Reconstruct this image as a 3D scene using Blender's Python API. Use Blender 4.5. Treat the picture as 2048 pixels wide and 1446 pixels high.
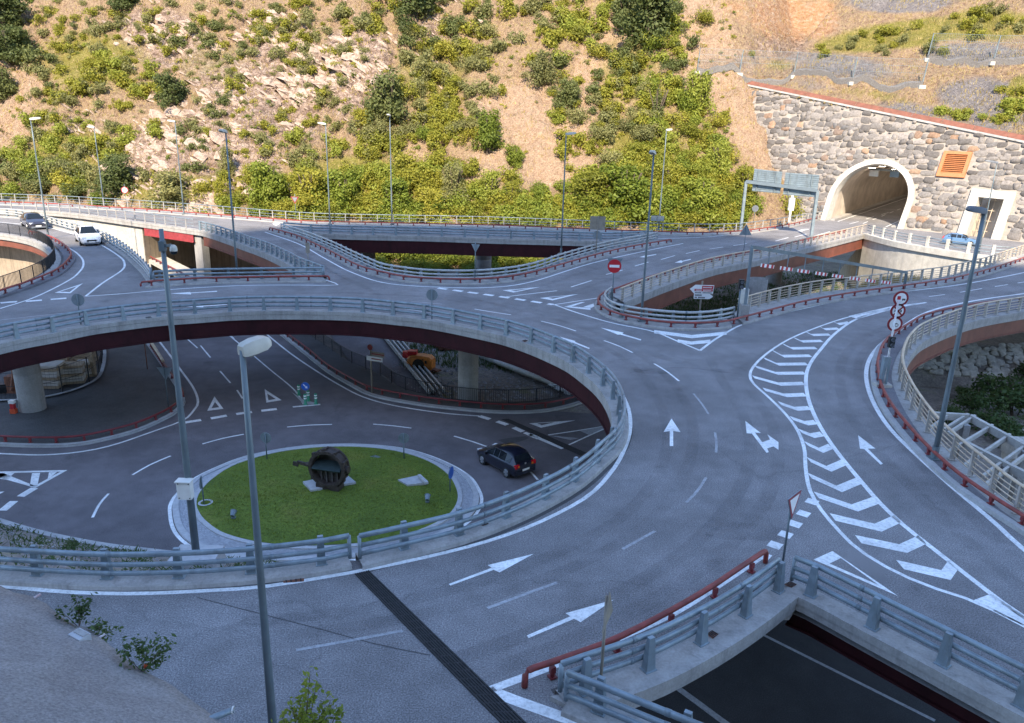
import bpy, bmesh, math, random
import numpy as np
from mathutils import Vector, Matrix
from mathutils.geometry import delaunay_2d_cdt

random.seed(11); rng = np.random.default_rng(11)
for o in list(bpy.data.objects): bpy.data.objects.remove(o)
scene = bpy.context.scene
COL = scene.collection
RAD = math.radians

# ------------------------------------------------------------------ camera
F_PX, PITCH, ROLL, CAM_H = 1550.0, RAD(17.25), RAD(1.5), 12.0
_F = Vector((0, math.cos(PITCH), -math.sin(PITCH)))
_R0 = Vector((1, 0, 0)); _U0 = _R0.cross(_F)
_R = math.cos(ROLL) * _R0 + math.sin(ROLL) * _U0
_U = -math.sin(ROLL) * _R0 + math.cos(ROLL) * _U0
CAM = Vector((0, 0, CAM_H))
cd = bpy.data.cameras.new('camera'); cam = bpy.data.objects.new('camera', cd); COL.objects.link(cam)
cd.sensor_width = 36.0; cd.lens = F_PX / 2048 * 36.0; cd.clip_start = 0.1; cd.clip_end = 4000
m = Matrix((( _R.x, _U.x, -_F.x, CAM.x), (_R.y, _U.y, -_F.y, CAM.y), (_R.z, _U.z, -_F.z, CAM.z), (0, 0, 0, 1)))
cam.matrix_world = m
scene.camera = cam
scene.render.resolution_x, scene.render.resolution_y = 1024, 723

# ------------------------------------------------------------------ sky, sun, exposure
SUN_EL, SUN_AZ = RAD(38), RAD(-173)      # azimuth measured from +Y towards +X: sun stands behind the camera, a little left
SUN = Vector((math.sin(SUN_AZ) * math.cos(SUN_EL), math.cos(SUN_AZ) * math.cos(SUN_EL), math.sin(SUN_EL)))
w = bpy.data.worlds.new('World'); scene.world = w; w.use_nodes = True
nt = w.node_tree; bg = nt.nodes['Background']
sky = nt.nodes.new('ShaderNodeTexSky'); sky.sky_type = 'NISHITA'; sky.sun_disc = False
sky.sun_elevation = SUN_EL; sky.sun_rotation = SUN_AZ % (2 * math.pi)
sky.altitude = 1000; sky.air_density = 1.0; sky.dust_density = 0.6; sky.ozone_density = 1.6
nt.links.new(sky.outputs[0], bg.inputs[0]); bg.inputs[1].default_value = 0.15
sl = bpy.data.lights.new('sun', 'SUN'); sl.energy = 3.3; sl.angle = RAD(0.5); sl.color = (1.0, 0.87, 0.68)
so = bpy.data.objects.new('sun', sl); COL.objects.link(so)
so.rotation_euler = (-SUN).to_track_quat('-Z', 'Y').to_euler(); so.location = (0, -50, 120)
scene.view_settings.view_transform = 'Standard'; scene.view_settings.look = 'None'
scene.view_settings.exposure = 1.85; scene.view_settings.gamma = 1.0
scene.view_settings.use_curve_mapping = False

# ------------------------------------------------------------------ survey: photograph pixel -> point on a level of the place
LOW = -7.0
def ray(x, y): return _F * F_PX + _R * (x - 1024) - _U * (y - 723)
def at(x, y, z=0.0):
    d = ray(x, y); return CAM + d * ((z - CAM_H) / d.z)
def hit(x, y, p0, n):
    d = ray(x, y); return CAM + d * ((p0 - CAM).dot(n) / d.dot(n))
def height_to(base, py):
    v = base - CAM
    return ((723 - py) * v.dot(_F) - F_PX * v.dot(_U)) / (F_PX * _U.z - (723 - py) * _F.z)
def px_of(p):
    v = Vector(p) - CAM; z = v.dot(_F)
    return 1024 + F_PX * v.dot(_R) / z, 723 - F_PX * v.dot(_U) / z
def cr(pts, n=6, closed=False):
    """Catmull-Rom through 2D points"""
    P = [tuple(p) for p in pts]
    if closed: Q = [P[-1]] + P + [P[0], P[1]]
    else: Q = [tuple(2 * a - b for a, b in zip(P[0], P[1]))] + P + [tuple(2 * a - b for a, b in zip(P[-1], P[-2]))]
    out = []
    for i in range(1, len(Q) - 2):
        p0, p1, p2, p3 = (np.array(q, float) for q in Q[i - 1:i + 3])
        for k in range(n):
            t = k / n
            out.append(tuple(0.5 * (2 * p1 + (p2 - p0) * t + (2 * p0 - 5 * p1 + 4 * p2 - p3) * t * t + (3 * p1 - p0 - 3 * p2 + p3) * t ** 3)))
    if not closed: out.append(P[-1])
    return out
def W(px, z=0.0, n=6, closed=False):
    """smoothed pixel polyline -> world points on level z"""
    return [at(x, y, z) for x, y in cr(px, n, closed)]
def resample(path, step=None, n=None):
    P = [Vector(p) for p in path]; L = [0.0]
    for a, b in zip(P, P[1:]): L.append(L[-1] + (b - a).length)
    if n is None: n = max(1, int(round(L[-1] / step)))
    out = []; j = 0
    for i in range(n + 1):
        s = L[-1] * i / n
        while j < len(L) - 2 and L[j + 1] < s: j += 1
        t = (s - L[j]) / max(1e-9, L[j + 1] - L[j]); out.append(P[j].lerp(P[j + 1], t))
    return out
def normals(path):
    N = []
    for i in range(len(path)):
        a = path[max(0, i - 1)]; b = path[min(len(path) - 1, i + 1)]
        t = Vector((b.x - a.x, b.y - a.y, 0)); t = t.normalized() if t.length > 1e-9 else Vector((1, 0, 0))
        N.append(Vector((-t.y, t.x, 0)))
    return N
def offset(path, d): return [p + n * d for p, n in zip(path, normals(path))]

# ------------------------------------------------------------------ materials
MATS = {}
def _nodes(name):
    m = bpy.data.materials.new(name); m.use_nodes = True
    return m, m.node_tree, m.node_tree.nodes['Principled BSDF']
def noise_node(nt, scale, detail=4, rough=0.55, coord='pos', sx=None):
    n = nt.nodes.new('ShaderNodeTexNoise'); n.inputs['Scale'].default_value = scale
    n.inputs['Detail'].default_value = detail; n.inputs['Roughness'].default_value = rough
    if coord == 'pos': c = nt.nodes.new('ShaderNodeNewGeometry').outputs['Position']
    else: c = nt.nodes.new('ShaderNodeTexCoord').outputs['Object']
    if sx:
        mp = nt.nodes.new('ShaderNodeMapping'); mp.inputs['Scale'].default_value = sx
        nt.links.new(c, mp.inputs[0]); c = mp.outputs[0]
    nt.links.new(c, n.inputs['Vector']); return n
def ramp(nt, src, stops):
    r = nt.nodes.new('ShaderNodeValToRGB'); e = r.color_ramp.elements
    while len(e) < len(stops): e.new(0.5)
    for el, (p, c) in zip(e, stops):
        el.position = p; el.color = (c[0], c[1], c[2], 1) if not isinstance(c, (int, float)) else (c, c, c, 1)
    nt.links.new(src, r.inputs[0]); return r
def mixc(nt, a, b, fac, mode='MIX'):
    m = nt.nodes.new('ShaderNodeMix'); m.data_type = 'RGBA'; m.blend_type = mode
    for sock, v in ((m.inputs[0], fac), (m.inputs[6], a), (m.inputs[7], b)):
        if hasattr(v, 'type') and hasattr(v, 'links'): nt.links.new(v, sock)
        elif isinstance(v, (int, float)): sock.default_value = v
        else: sock.default_value = (*v, 1)
    return m.outputs[2]
def bump(nt, b, src, strength=0.3, dist=0.02):
    n = nt.nodes.new('ShaderNodeBump'); n.inputs['Strength'].default_value = strength; n.inputs['Distance'].default_value = dist
    nt.links.new(src, n.inputs['Height']); nt.links.new(n.outputs[0], b.inputs['Normal'])
def simple(name, col, rough=0.6, metal=0.0, var=0.25, scale=3.0, bmp=0.0, spec=0.5, dirt=None, coord='pos'):
    """painted / plain material with uneven tone"""
    m, nt, b = _nodes(name)
    n = noise_node(nt, scale, 5, 0.6, coord)
    lo = tuple(c * (1 - var) for c in col); hi = tuple(min(1, c * (1 + var)) for c in col)
    r = ramp(nt, n.outputs['Fac'], [(0.3, lo), (0.7, hi)])
    out = r.outputs[0]
    if dirt:
        n2 = noise_node(nt, 1.3, 6, 0.7, coord, (1, 1, 0.35)); f = ramp(nt, n2.outputs['Fac'], [(0.5, 0.0), (0.72, 0.75)])
        out = mixc(nt, out, dirt, f.outputs[0])
    nt.links.new(out, b.inputs['Base Color'])
    b.inputs['Roughness'].default_value = rough; b.inputs['Metallic'].default_value = metal
    b.inputs['Specular IOR Level'].default_value = spec
    if bmp: bump(nt, b, noise_node(nt, scale * 6, 5, 0.6, coord).outputs['Fac'], bmp)
    MATS[name] = m; return m
def asphalt(name, lo, hi, patch=(0.02, 0.02, 0.023), grain=1.0):
    m, nt, b = _nodes(name)
    g = noise_node(nt, 26, 2, 0.7); big = noise_node(nt, 0.22, 5, 0.62); mid = noise_node(nt, 1.4, 5, 0.6)
    c = ramp(nt, g.outputs['Fac'], [(0.28, tuple(x * (1 - 0.42 * grain) for x in lo)), (0.5, tuple((a + b_) / 2 for a, b_ in zip(lo, hi))), (0.72, tuple(x * (1 + 0.5 * grain) for x in hi))]).outputs[0]
    f = ramp(nt, big.outputs['Fac'], [(0.32, 0.72), (0.68, 1.22)]).outputs[0]
    c = mixc(nt, c, f, 1.0, 'MULTIPLY')
    f2 = ramp(nt, mid.outputs['Fac'], [(0.3, 0.88), (0.7, 1.1)]).outputs[0]
    c = mixc(nt, c, f2, 1.0, 'MULTIPLY')
    st = noise_node(nt, 0.5, 6, 0.7, 'pos', (1, 0.55, 1)); fs = ramp(nt, st.outputs['Fac'], [(0.63, 0.0), (0.78, 0.55)]).outputs[0]
    c = mixc(nt, c, patch, fs)
    # thin sealed cracks
    v = nt.nodes.new('ShaderNodeTexVoronoi'); v.feature = 'DISTANCE_TO_EDGE'; v.inputs['Scale'].default_value = 0.09
    wn = noise_node(nt, 0.8, 4, 0.6); geo = nt.nodes.new('ShaderNodeNewGeometry')
    vm = nt.nodes.new('ShaderNodeVectorMath'); vm.operation = 'MULTIPLY_ADD'; vm.inputs[1].default_value = (1.6, 1.6, 0)
    nt.links.new(wn.outputs['Color'], vm.inputs[0]); nt.links.new(geo.outputs['Position'], vm.inputs[2]); nt.links.new(vm.outputs[0], v.inputs['Vector'])
    cf = ramp(nt, v.outputs['Distance'], [(0.0, 0.22), (0.003, 0.0)]).outputs[0]
    c = mixc(nt, c, (0.03, 0.03, 0.035), cf)
    nt.links.new(c, b.inputs['Base Color']); b.inputs['Roughness'].default_value = 0.78; b.inputs['Specular IOR Level'].default_value = 0.35
    bump(nt, b, g.outputs['Fac'], 0.35, 0.01); MATS[name] = m; return m
def concrete(name, col, streak=0.5, joints=0.0):
    m, nt, b = _nodes(name)
    n = noise_node(nt, 1.2, 7, 0.65); f = noise_node(nt, 14, 4, 0.6)
    c = ramp(nt, n.outputs['Fac'], [(0.25, tuple(x * 0.72 for x in col)), (0.75, tuple(min(1, x * 1.15) for x in col))]).outputs[0]
    c = mixc(nt, c, ramp(nt, f.outputs['Fac'], [(0.3, 0.86), (0.7, 1.08)]).outputs[0], 1.0, 'MULTIPLY')
    s = noise_node(nt, 1.0, 5, 0.7, 'pos', (2.6, 2.6, 0.16)); fs = ramp(nt, s.outputs['Fac'], [(0.5, 0.0), (0.75, streak)]).outputs[0]
    c = mixc(nt, c, tuple(x * 0.34 for x in col), fs)
    nt.links.new(c, b.inputs['Base Color']); b.inputs['Roughness'].default_value = 0.85; b.inputs['Specular IOR Level'].default_value = 0.3
    bump(nt, b, f.outputs['Fac'], 0.25, 0.02); MATS[name] = m; return m
def marking(name, col, wear):
    m, nt, b = _nodes(name)
    n = noise_node(nt, 9, 6, 0.75); big = noise_node(nt, 0.9, 4, 0.6)
    c = ramp(nt, n.outputs['Fac'], [(0.28 + wear * 0.1, tuple(x * 0.6 for x in col)), (0.5 + wear * 0.1, col)]).outputs[0]
    c = mixc(nt, c, ramp(nt, big.outputs['Fac'], [(0.3, 0.72), (0.65, 1.05)]).outputs[0], 1.0, 'MULTIPLY')
    nt.links.new(c, b.inputs['Base Color']); b.inputs['Roughness'].default_value = 0.6; MATS[name] = m; return m
def leafmat(name, cols, trans=0.35, rough=0.55):
    m, nt, b = _nodes(name)
    oi = nt.nodes.new('ShaderNodeObjectInfo'); geo = nt.nodes.new('ShaderNodeNewGeometry')
    n = noise_node(nt, 0.9, 4, 0.6)
    add = nt.nodes.new('ShaderNodeMath'); add.operation = 'MULTIPLY_ADD'; add.inputs[1].default_value = 0.55
    nt.links.new(oi.outputs['Random'], add.inputs[0])
    a2 = nt.nodes.new('ShaderNodeMath'); a2.operation = 'MULTIPLY_ADD'; a2.inputs[1].default_value = 0.75; a2.inputs[2].default_value = -0.15
    nt.links.new(n.outputs['Fac'], a2.inputs[0]); nt.links.new(a2.outputs[0], add.inputs[2])
    rpi = nt.nodes.new('ShaderNodeMath'); rpi.operation = 'MULTIPLY_ADD'; rpi.inputs[1].default_value = 0.28
    nt.links.new(geo.outputs['Random Per Island'], rpi.inputs[0]); nt.links.new(add.outputs[0], rpi.inputs[2])
    k = len(cols); c = ramp(nt, rpi.outputs[0], [(0.15 + 0.8 * i / (k - 1), col) for i, col in enumerate(cols)]).outputs[0]
    nt.links.new(c, b.inputs['Base Color']); b.inputs['Roughness'].default_value = rough; b.inputs['Specular IOR Level'].default_value = 0.25
    tr = nt.nodes.new('ShaderNodeBsdfTranslucent'); nt.links.new(c, tr.inputs[0])
    mx = nt.nodes.new('ShaderNodeMixShader'); mx.inputs[0].default_value = trans
    nt.links.new(b.outputs[0], mx.inputs[1]); nt.links.new(tr.outputs[0], mx.inputs[2])
    nt.links.new(mx.outputs[0], nt.nodes['Material Output'].inputs[0]); MATS[name] = m; return m

asphalt('asphalt', (0.166, 0.158, 0.160), (0.216, 0.207, 0.209), grain=1.15)
asphalt('asphalt_shade_black', (0.028, 0.028, 0.030), (0.042, 0.042, 0.045), grain=0.7)  # dark asphalt with the underpass shade put into its colour
asphalt('asphalt_low', (0.12, 0.109, 0.116), (0.155, 0.141, 0.15), grain=0.8)
asphalt('asphalt_pave', (0.13, 0.125, 0.14), (0.17, 0.165, 0.18), grain=0.7)
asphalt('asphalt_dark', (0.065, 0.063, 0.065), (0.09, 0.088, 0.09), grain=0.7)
marking('white_paint', (0.84, 0.85, 0.85), 0.4)
marking('worn_paint', (0.40, 0.41, 0.43), 0.9)
concrete('concrete', (0.36, 0.345, 0.33), 0.6); concrete('concrete_light', (0.50, 0.475, 0.43), 0.35)
concrete('concrete_pier', (0.34, 0.33, 0.32), 0.35); concrete('concrete_stained', (0.33, 0.27, 0.21), 0.9)
concrete('kerb_stone', (0.40, 0.40, 0.40), 0.2)
simple('galv', (0.215, 0.265, 0.30), 0.45, 0.3, 0.2, 2.5, 0.0, dirt=(0.11, 0.12, 0.12))
simple('galv_light', (0.38, 0.39, 0.39), 0.5, 0.2, 0.15, 2.5, dirt=(0.24, 0.23, 0.21))
simple('galv_dark', (0.16, 0.20, 0.23), 0.5, 0.3, 0.15, 2.0)
simple('pole_grey', (0.13, 0.165, 0.185), 0.5, 0.25, 0.2, 1.0, dirt=(0.09, 0.10, 0.10))
simple('beige_paint', (0.50, 0.40, 0.29), 0.5, 0.0, 0.15, 1.5, dirt=(0.3, 0.2, 0.14))
simple('beige_post', (0.40, 0.37, 0.34), 0.55, 0.1, 0.15, 1.5)
simple('red_pipe', (0.24, 0.045, 0.036), 0.55, 0.0, 0.35, 2.2, dirt=(0.12, 0.035, 0.03))
simple('red_low', (0.17, 0.02, 0.024), 0.5, 0.0, 0.3, 1.2)
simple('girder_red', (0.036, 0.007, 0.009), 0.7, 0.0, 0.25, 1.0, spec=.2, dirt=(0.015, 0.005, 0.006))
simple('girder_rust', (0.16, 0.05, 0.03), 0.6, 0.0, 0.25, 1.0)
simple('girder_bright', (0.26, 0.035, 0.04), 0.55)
simple('black_iron', (0.02, 0.022, 0.026), 0.5, 0.2)
simple('rubber', (0.022, 0.022, 0.024), 0.8, 0.0, 0.4, 8, 0.4)
simple('sign_white', (0.75, 0.75, 0.75), 0.4, var=0.05); simple('sign_red', (0.45, 0.02, 0.03), 0.4, var=0.1)
simple('sign_darkred', (0.24, 0.02, 0.025), 0.4, var=0.15)
simple('sign_blue', (0.02, 0.10, 0.42), 0.4, var=0.1); simple('sign_back', (0.22, 0.26, 0.29), 0.5, 0.4, 0.15)
simple('sign_tan', (0.24, 0.21, 0.17), 0.6, 0.1, 0.2); simple('sign_black', (0.015, 0.015, 0.017), 0.5)
simple('lamp_shell', (0.44, 0.415, 0.36), 0.45, 0, 0.15, 3); simple('lamp_dark', (0.12, 0.13, 0.15), 0.5)
simple('lamp_glass', (0.5, 0.47, 0.38), 0.15, 0, 0.1)
simple('box_white', (0.66, 0.64, 0.6), 0.5, 0, 0.08); simple('green_plastic', (0.02, 0.22, 0.12), 0.45, 0, 0.2)
simple('green_box', (0.10, 0.42, 0.18), 0.5); simple('orange_red', (0.62, 0.09, 0.03), 0.5)
simple('vent_orange', (0.42, 0.165, 0.065), 0.6, 0, 0.15); simple('coping_rust', (0.18, 0.07, 0.045), 0.75, 0, 0.25, 1.5)
simple('tunnel_lining', (0.56, 0.49, 0.42), 0.8, 0, 0.2, 0.6); simple('digger_orange', (0.62, 0.20, 0.03), 0.55, 0, 0.3, 4, dirt=(0.2, 0.06, 0.02))
simple('rust', (0.18, 0.07, 0.04), 0.8, 0, 0.4, 5); simple('cast_iron', (0.075, 0.058, 0.05), 0.6, 0.5, 0.35, 5, 0.4, coord='obj')
simple('cast_iron_light', (0.13, 0.115, 0.11), 0.6, 0.4, 0.25, 5, 0.3, coord='obj'); simple('plate_green', (0.05, 0.075, 0.075), 0.45, 0.5, 0.2, 3)
simple('pallet_wood', (0.33, 0.25, 0.17), 0.8, 0, 0.3, 4); simple('pale_board', (0.45, 0.41, 0.37), 0.8, 0, 0.2, 2)
simple('tyre', (0.015, 0.015, 0.016), 0.8); simple('rim', (0.55, 0.56, 0.58), 0.3, 0.8, 0.08)
simple('paving', (0.36, 0.37, 0.40), 0.8, 0, 0.2, 6, 0.2); simple('slab_pale', (0.40, 0.405, 0.42), 0.8, 0, 0.15, 5, 0.2)
simple('bark', (0.10, 0.075, 0.055), 0.9, 0, 0.4, 6); simple('tarp_blue', (0.10, 0.22, 0.42), 0.5, 0, 0.15, 3)
simple('gabion', (0.15, 0.14, 0.135), 0.9, 0, 0.5, 9, 0.5); simple('plate_white', (0.7, 0.7, 0.68), 0.4, var=0.05)
simple('mast_white', (0.6, 0.6, 0.62), 0.5, 0, 0.2, 5, dirt=(0.35, 0.06, 0.05))
for nm, c in (('paint_navy', (0.006, 0.008, 0.018)), ('paint_white', (0.72, 0.73, 0.75)), ('paint_dark', (0.03, 0.03, 0.045)), ('paint_blue', (0.10, 0.19, 0.33))):
    mm, nt_, b_ = _nodes(nm); b_.inputs['Base Color'].default_value = (*c, 1); b_.inputs['Roughness'].default_value = 0.28; b_.inputs['Coat Weight'].default_value = 0.8; b_.inputs['Coat Roughness'].default_value = 0.06; MATS[nm] = mm
for nm, c, r_ in (('car_glass', (0.012, 0.016, 0.02), 0.06), ('lens_red', (0.5, 0.01, 0.015), 0.2), ('lens_clear', (0.75, 0.76, 0.78), 0.12), ('lens_amber', (0.6, 0.2, 0.02), 0.2)):
    mm, nt_, b_ = _nodes(nm); b_.inputs['Base Color'].default_value = (*c, 1); b_.inputs['Roughness'].default_value = r_; MATS[nm] = mm
leafmat('leaf_yellow', [(0.12, 0.13, 0.018), (0.20, 0.21, 0.03), (0.28, 0.275, 0.04), (0.36, 0.325, 0.05)], 0.42)
leafmat('leaf_green', [(0.09, 0.125, 0.018), (0.16, 0.205, 0.03), (0.23, 0.27, 0.04), (0.30, 0.32, 0.055)], 0.42)
leafmat('leaf_dark', [(0.065, 0.085, 0.03), (0.11, 0.135, 0.044), (0.17, 0.185, 0.062)], 0.4)
leafmat('leaf_olive', [(0.14, 0.14, 0.055), (0.21, 0.21, 0.08), (0.29, 0.275, 0.105)], 0.4)
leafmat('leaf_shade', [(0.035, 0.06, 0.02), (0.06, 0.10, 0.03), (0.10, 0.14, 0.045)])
leafmat('grass_blade', [(0.07, 0.11, 0.008), (0.11, 0.155, 0.011), (0.17, 0.18, 0.02)], 0.2)
mm = bpy.data.materials.new('tyre_wear'); mm.use_nodes = True; nt_ = mm.node_tree; b_ = nt_.nodes['Principled BSDF']; b_.inputs['Base Color'].default_value = (.03, .03, .035, 1); b_.inputs['Roughness'].default_value = .6
n_ = noise_node(nt_, .6, 6, .7); f_ = ramp(nt_, n_.outputs['Fac'], [(.35, .0), (.75, .19)]); nt_.links.new(f_.outputs[0], b_.inputs['Alpha']); MATS['tyre_wear'] = mm
leafmat('dry_grass', [(0.20, 0.15, 0.06), (0.32, 0.24, 0.09), (0.42, 0.33, 0.14), (0.3, 0.27, 0.09)], 0.25)

# ------------------------------------------------------------------ object helpers
def wloc(o):
    v = Vector((0, 0, 0))
    while o is not None: v = v + Vector(o.location); o = o.parent
    return v
def tag(o, label=None, cat=None, group=None, kind=None):
    if label: o['label'] = label
    if cat: o['category'] = cat
    if group: o['group'] = group
    if kind: o['kind'] = kind
    return o
def thing(name, label, cat, loc=(0, 0, 0), rz=0.0, group=None):
    o = bpy.data.objects.new(name, None); COL.objects.link(o); o.location = loc; o.rotation_euler = (0, 0, rz)
    o.empty_display_size = 0.2
    return tag(o, label, cat, group)
class MB:
    def __init__(s): s.v = []; s.f = []
    def quad(s, a, b, c, d):
        i = len(s.v); s.v += [tuple(a), tuple(b), tuple(c), tuple(d)]; s.f.append((i, i + 1, i + 2, i + 3))
    def poly(s, pts):
        i = len(s.v); s.v += [tuple(p) for p in pts]; s.f.append(tuple(range(i, i + len(pts))))
    def grid(s, rows, close_u=False, close_v=False):
        i0 = len(s.v); n = len(rows[0]); m_ = len(rows)
        for r in rows: s.v += [tuple(p) for p in r]
        for a in range(m_ - (0 if close_v else 1)):
            a2 = (a + 1) % m_
            for b in range(n - (0 if close_u else 1)):
                b2 = (b + 1) % n; s.f.append((i0 + a * n + b, i0 + a * n + b2, i0 + a2 * n + b2, i0 + a2 * n + b))
    def box(s, c, size, rz=0.0, M=None):
        c = Vector(c); hx, hy, hz = (q / 2 for q in size); i = len(s.v); ca, sa = math.cos(rz), math.sin(rz)
        for x, y, z in ((-hx, -hy, -hz), (hx, -hy, -hz), (hx, hy, -hz), (-hx, hy, -hz), (-hx, -hy, hz), (hx, -hy, hz), (hx, hy, hz), (-hx, hy, hz)):
            p = Vector((x * ca - y * sa, x * sa + y * ca, z))
            if M: p = M @ Vector((x, y, z))
            s.v.append(tuple(c + p))
        s.f += [(i, i + 3, i + 2, i + 1), (i + 4, i + 5, i + 6, i + 7), (i, i + 1, i + 5, i + 4), (i + 1, i + 2, i + 6, i + 5), (i + 2, i + 3, i + 7, i + 6), (i + 3, i, i + 4, i + 7)]
    def bar(s, a, b, wx, wz, up=(0, 0, 1)):
        a, b = Vector(a), Vector(b); t = (b - a).normalized(); u = Vector(up)
        if abs(t.dot(u)) > 0.98: u = Vector((1, 0, 0))
        x = t.cross(u).normalized(); z = x.cross(t).normalized(); i = len(s.v)
        for p in (a, b):
            for sx, sz in ((-1, -1), (1, -1), (1, 1), (-1, 1)): s.v.append(tuple(p + x * sx * wx / 2 + z * sz * wz / 2))
        s.f += [(i, i + 1, i + 2, i + 3), (i + 4, i + 7, i + 6, i + 5)] + [(i + k, i + 4 + k, i + 4 + (k + 1) % 4, i + (k + 1) % 4) for k in range(4)]
    def tube(s, pts, r, n=7, cap=True, rz=None, taper=None):
        pts = [Vector(p) for p in pts]; rows = []
        for i, p in enumerate(pts):
            t = (pts[min(i + 1, len(pts) - 1)] - pts[max(i - 1, 0)]).normalized()
            u = Vector((0, 0, 1)) if abs(t.z) < 0.95 else Vector((1, 0, 0))
            x = t.cross(u).normalized(); z = x.cross(t).normalized()
            q = r if taper is None else r + (taper - r) * i / max(1, len(pts) - 1)
            q2 = (rz if rz else q)
            rows.append([p + x * math.cos(2 * math.pi * k / n) * q + z * math.sin(2 * math.pi * k / n) * q2 for k in range(n)])
        i0 = len(s.v); s.grid(rows, close_u=True)
        if cap: s.f.append(tuple(range(i0, i0 + n))[::-1]); e = len(s.v) - n; s.f.append(tuple(range(e, e + n)))
    def lathe(s, prof, c=(0, 0, 0), n=16, axis='z', M=None):
        rows = []; c = Vector(c)
        for r, h in prof:
            row = []
            for k in range(n):
                a = 2 * math.pi * k / n
                p = Vector((r * math.cos(a), r * math.sin(a), h))
                if axis == 'y': p = Vector((p.x, p.z, p.y))
                if axis == 'x': p = Vector((p.z, p.x, p.y))
                if M: p = M @ p
                row.append(c + p)
            rows.append(row)
        s.grid(rows, close_u=True)
    def build(s, name, mat, parent=None, smooth=False, world=True):
        me = bpy.data.meshes.new(name)
        off = wloc(parent) if (parent is not None and world) else Vector((0, 0, 0))
        vv = np.array(s.v, dtype=float).reshape(-1, 3) - np.array(off)
        me.from_pydata(vv.tolist(), [], s.f); me.update()
        mats = mat if isinstance(mat, (list, tuple)) else [mat]
        for q in mats: me.materials.append(MATS[q])
        if smooth: me.polygons.foreach_set('use_smooth', [True] * len(me.polygons))
        o = bpy.data.objects.new(name, me); COL.objects.link(o); o.parent = parent
        return o
def inst(src_mesh, name, loc, rz=0.0, parent=None, scale=None, rot=None):
    o = bpy.data.objects.new(name, src_mesh); COL.objects.link(o); o.parent = parent
    o.location = Vector(loc) - (wloc(parent) if parent else Vector((0, 0, 0))); o.rotation_euler = rot if rot else (0, 0, rz)
    if scale: o.scale = scale
    return o
def mesh_of(mb, name, mat, smooth=False):
    o = mb.build(name, mat, None, smooth); me = o.data; bpy.data.objects.remove(o); return me
def smoothmod(o, ang=40):
    me = o.data; me.polygons.foreach_set('use_smooth', [True] * len(me.polygons)); me.set_sharp_from_angle(angle=RAD(ang)); return o
def stripe(mb, path, width, z=None):
    N = normals(path); rows = []
    for p, n in zip(path, N):
        a = p + n * width / 2; b = p - n * width / 2
        if z is not None: a.z = b.z = z
        rows.append([a, b])
    mb.grid(rows)
def fill(name, outer, holes, mat, z, parent=None, flip=False, extra=()):
    """triangulated sheet inside outer minus holes (2D world polygons)"""
    verts = []; edges = []
    for loop in [outer] + list(holes):
        i0 = len(verts); verts += [Vector((p[0], p[1])) for p in loop]
        edges += [(i0 + k, i0 + (k + 1) % len(loop)) for k in range(len(loop))]
    verts += [Vector((p[0], p[1])) for p in extra]
    V, E, Fc, *_ = delaunay_2d_cdt(verts, edges, [], 0, 1e-4)
    def inside(p, L):
        c = False; j = len(L) - 1
        for i in range(len(L)):
            if (L[i][1] > p[1]) != (L[j][1] > p[1]) and p[0] < (L[j][0] - L[i][0]) * (p[1] - L[i][1]) / (L[j][1] - L[i][1]) + L[i][0]: c = not c
            j = i
        return c
    faces = []
    for f in Fc:
        c = (V[f[0]] + V[f[1]] + V[f[2]]) / 3
        if inside(c, outer) and not any(inside(c, h) for h in holes): faces.append(tuple(f) if not flip else tuple(f)[::-1])
    mb = MB(); mb.v = [(v.x, v.y, z) for v in V]; mb.f = faces
    return mb.build(name, mat, parent)
# ================================================================== upper level: surveyed edge lines (photograph pixels, level of the rail foot)
R1 = [(-160,722),(-60,699),(34,677),(106,664),(174,650),(248,640),(318,632),(390,627),(460,622),(528,620),(595,620),(661,621),(726,624),(786,630),(848,637),(906,647),(960,658),(1013,670),(1062,686),(1106,704),(1145,723),(1177,746),(1205,770),(1225,797),(1237,828),(1238,860),(1224,893),(1193,923),(1150,960),(1090,996),(1012,1033),(918,1068),(808,1096),(717,1117)]
R2 = [(-200,1122),(-60,1138),(78,1148),(216,1155),(360,1153),(501,1144),(642,1127),(697,1116)]
R3 = [(1128,1400),(1170,1384),(1296,1339),(1403,1285),(1490,1231),(1562,1177)]
R4 = [(1577,1172),(1621,1190),(1742,1254),(1883,1328),(2039,1411),(2200,1496),(2480,1640)]
R5 = [(1138,1398),(1197,1422),(1368,1494),(1560,1575)]
R6 = [(1473,627),(1494,620),(1545,605.6),(1596,594),(1649,585),(1703,579),(1755,573),(1808,566),(1874,558),(1911,550.6),(1942,542),(1971,535),(2007,522),(2039,511),(2110,485)]
R7 = [(1226,598),(1214,608),(1216,619),(1230,629),(1257,637),(1315,645),(1381,649),(1435,644),(1462,638)]
R8 = [(1240,604),(1290,583),(1338,565),(1421,538),(1526,516),(1606,496),(1700,473),(1732,465)]
R9 = [(566,463),(617,479),(670,501),(708,520),(749,539),(771,547.5),(807,554),(856,559.5),(916,561),(969,559.5),(1019,554),(1053,547.5),(1082,539),(1109,529),(1137,520),(1184,506),(1232,494.5),(1277,486),(1311,479)]
R10 = [(566,461),(622,465),(661,466.5),(704,468),(747,469),(792,470),(838,471),(884,472.3),(930,474),(976,475.5),(1022,476.8),(1068,478),(1114,479.3),(1159,480.6),(1201,481.2),(1245,480.8),(1306,477)]
R11 = [(-160,409),(0,416),(137,424.4),(280,443),(383,457),(413,462),(463,478),(492,488.7),(519,498),(548,510),(580,526),(598,536),(644,554)]
R12 = [(309,564.5),(390,560),(478,558),(564,556.5),(646,556)]
R13 = [(-160,424),(0,431),(51,436),(102,449),(143,460),(188,472),(222,487),(256,509),(290,540),(307,562)]
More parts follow.
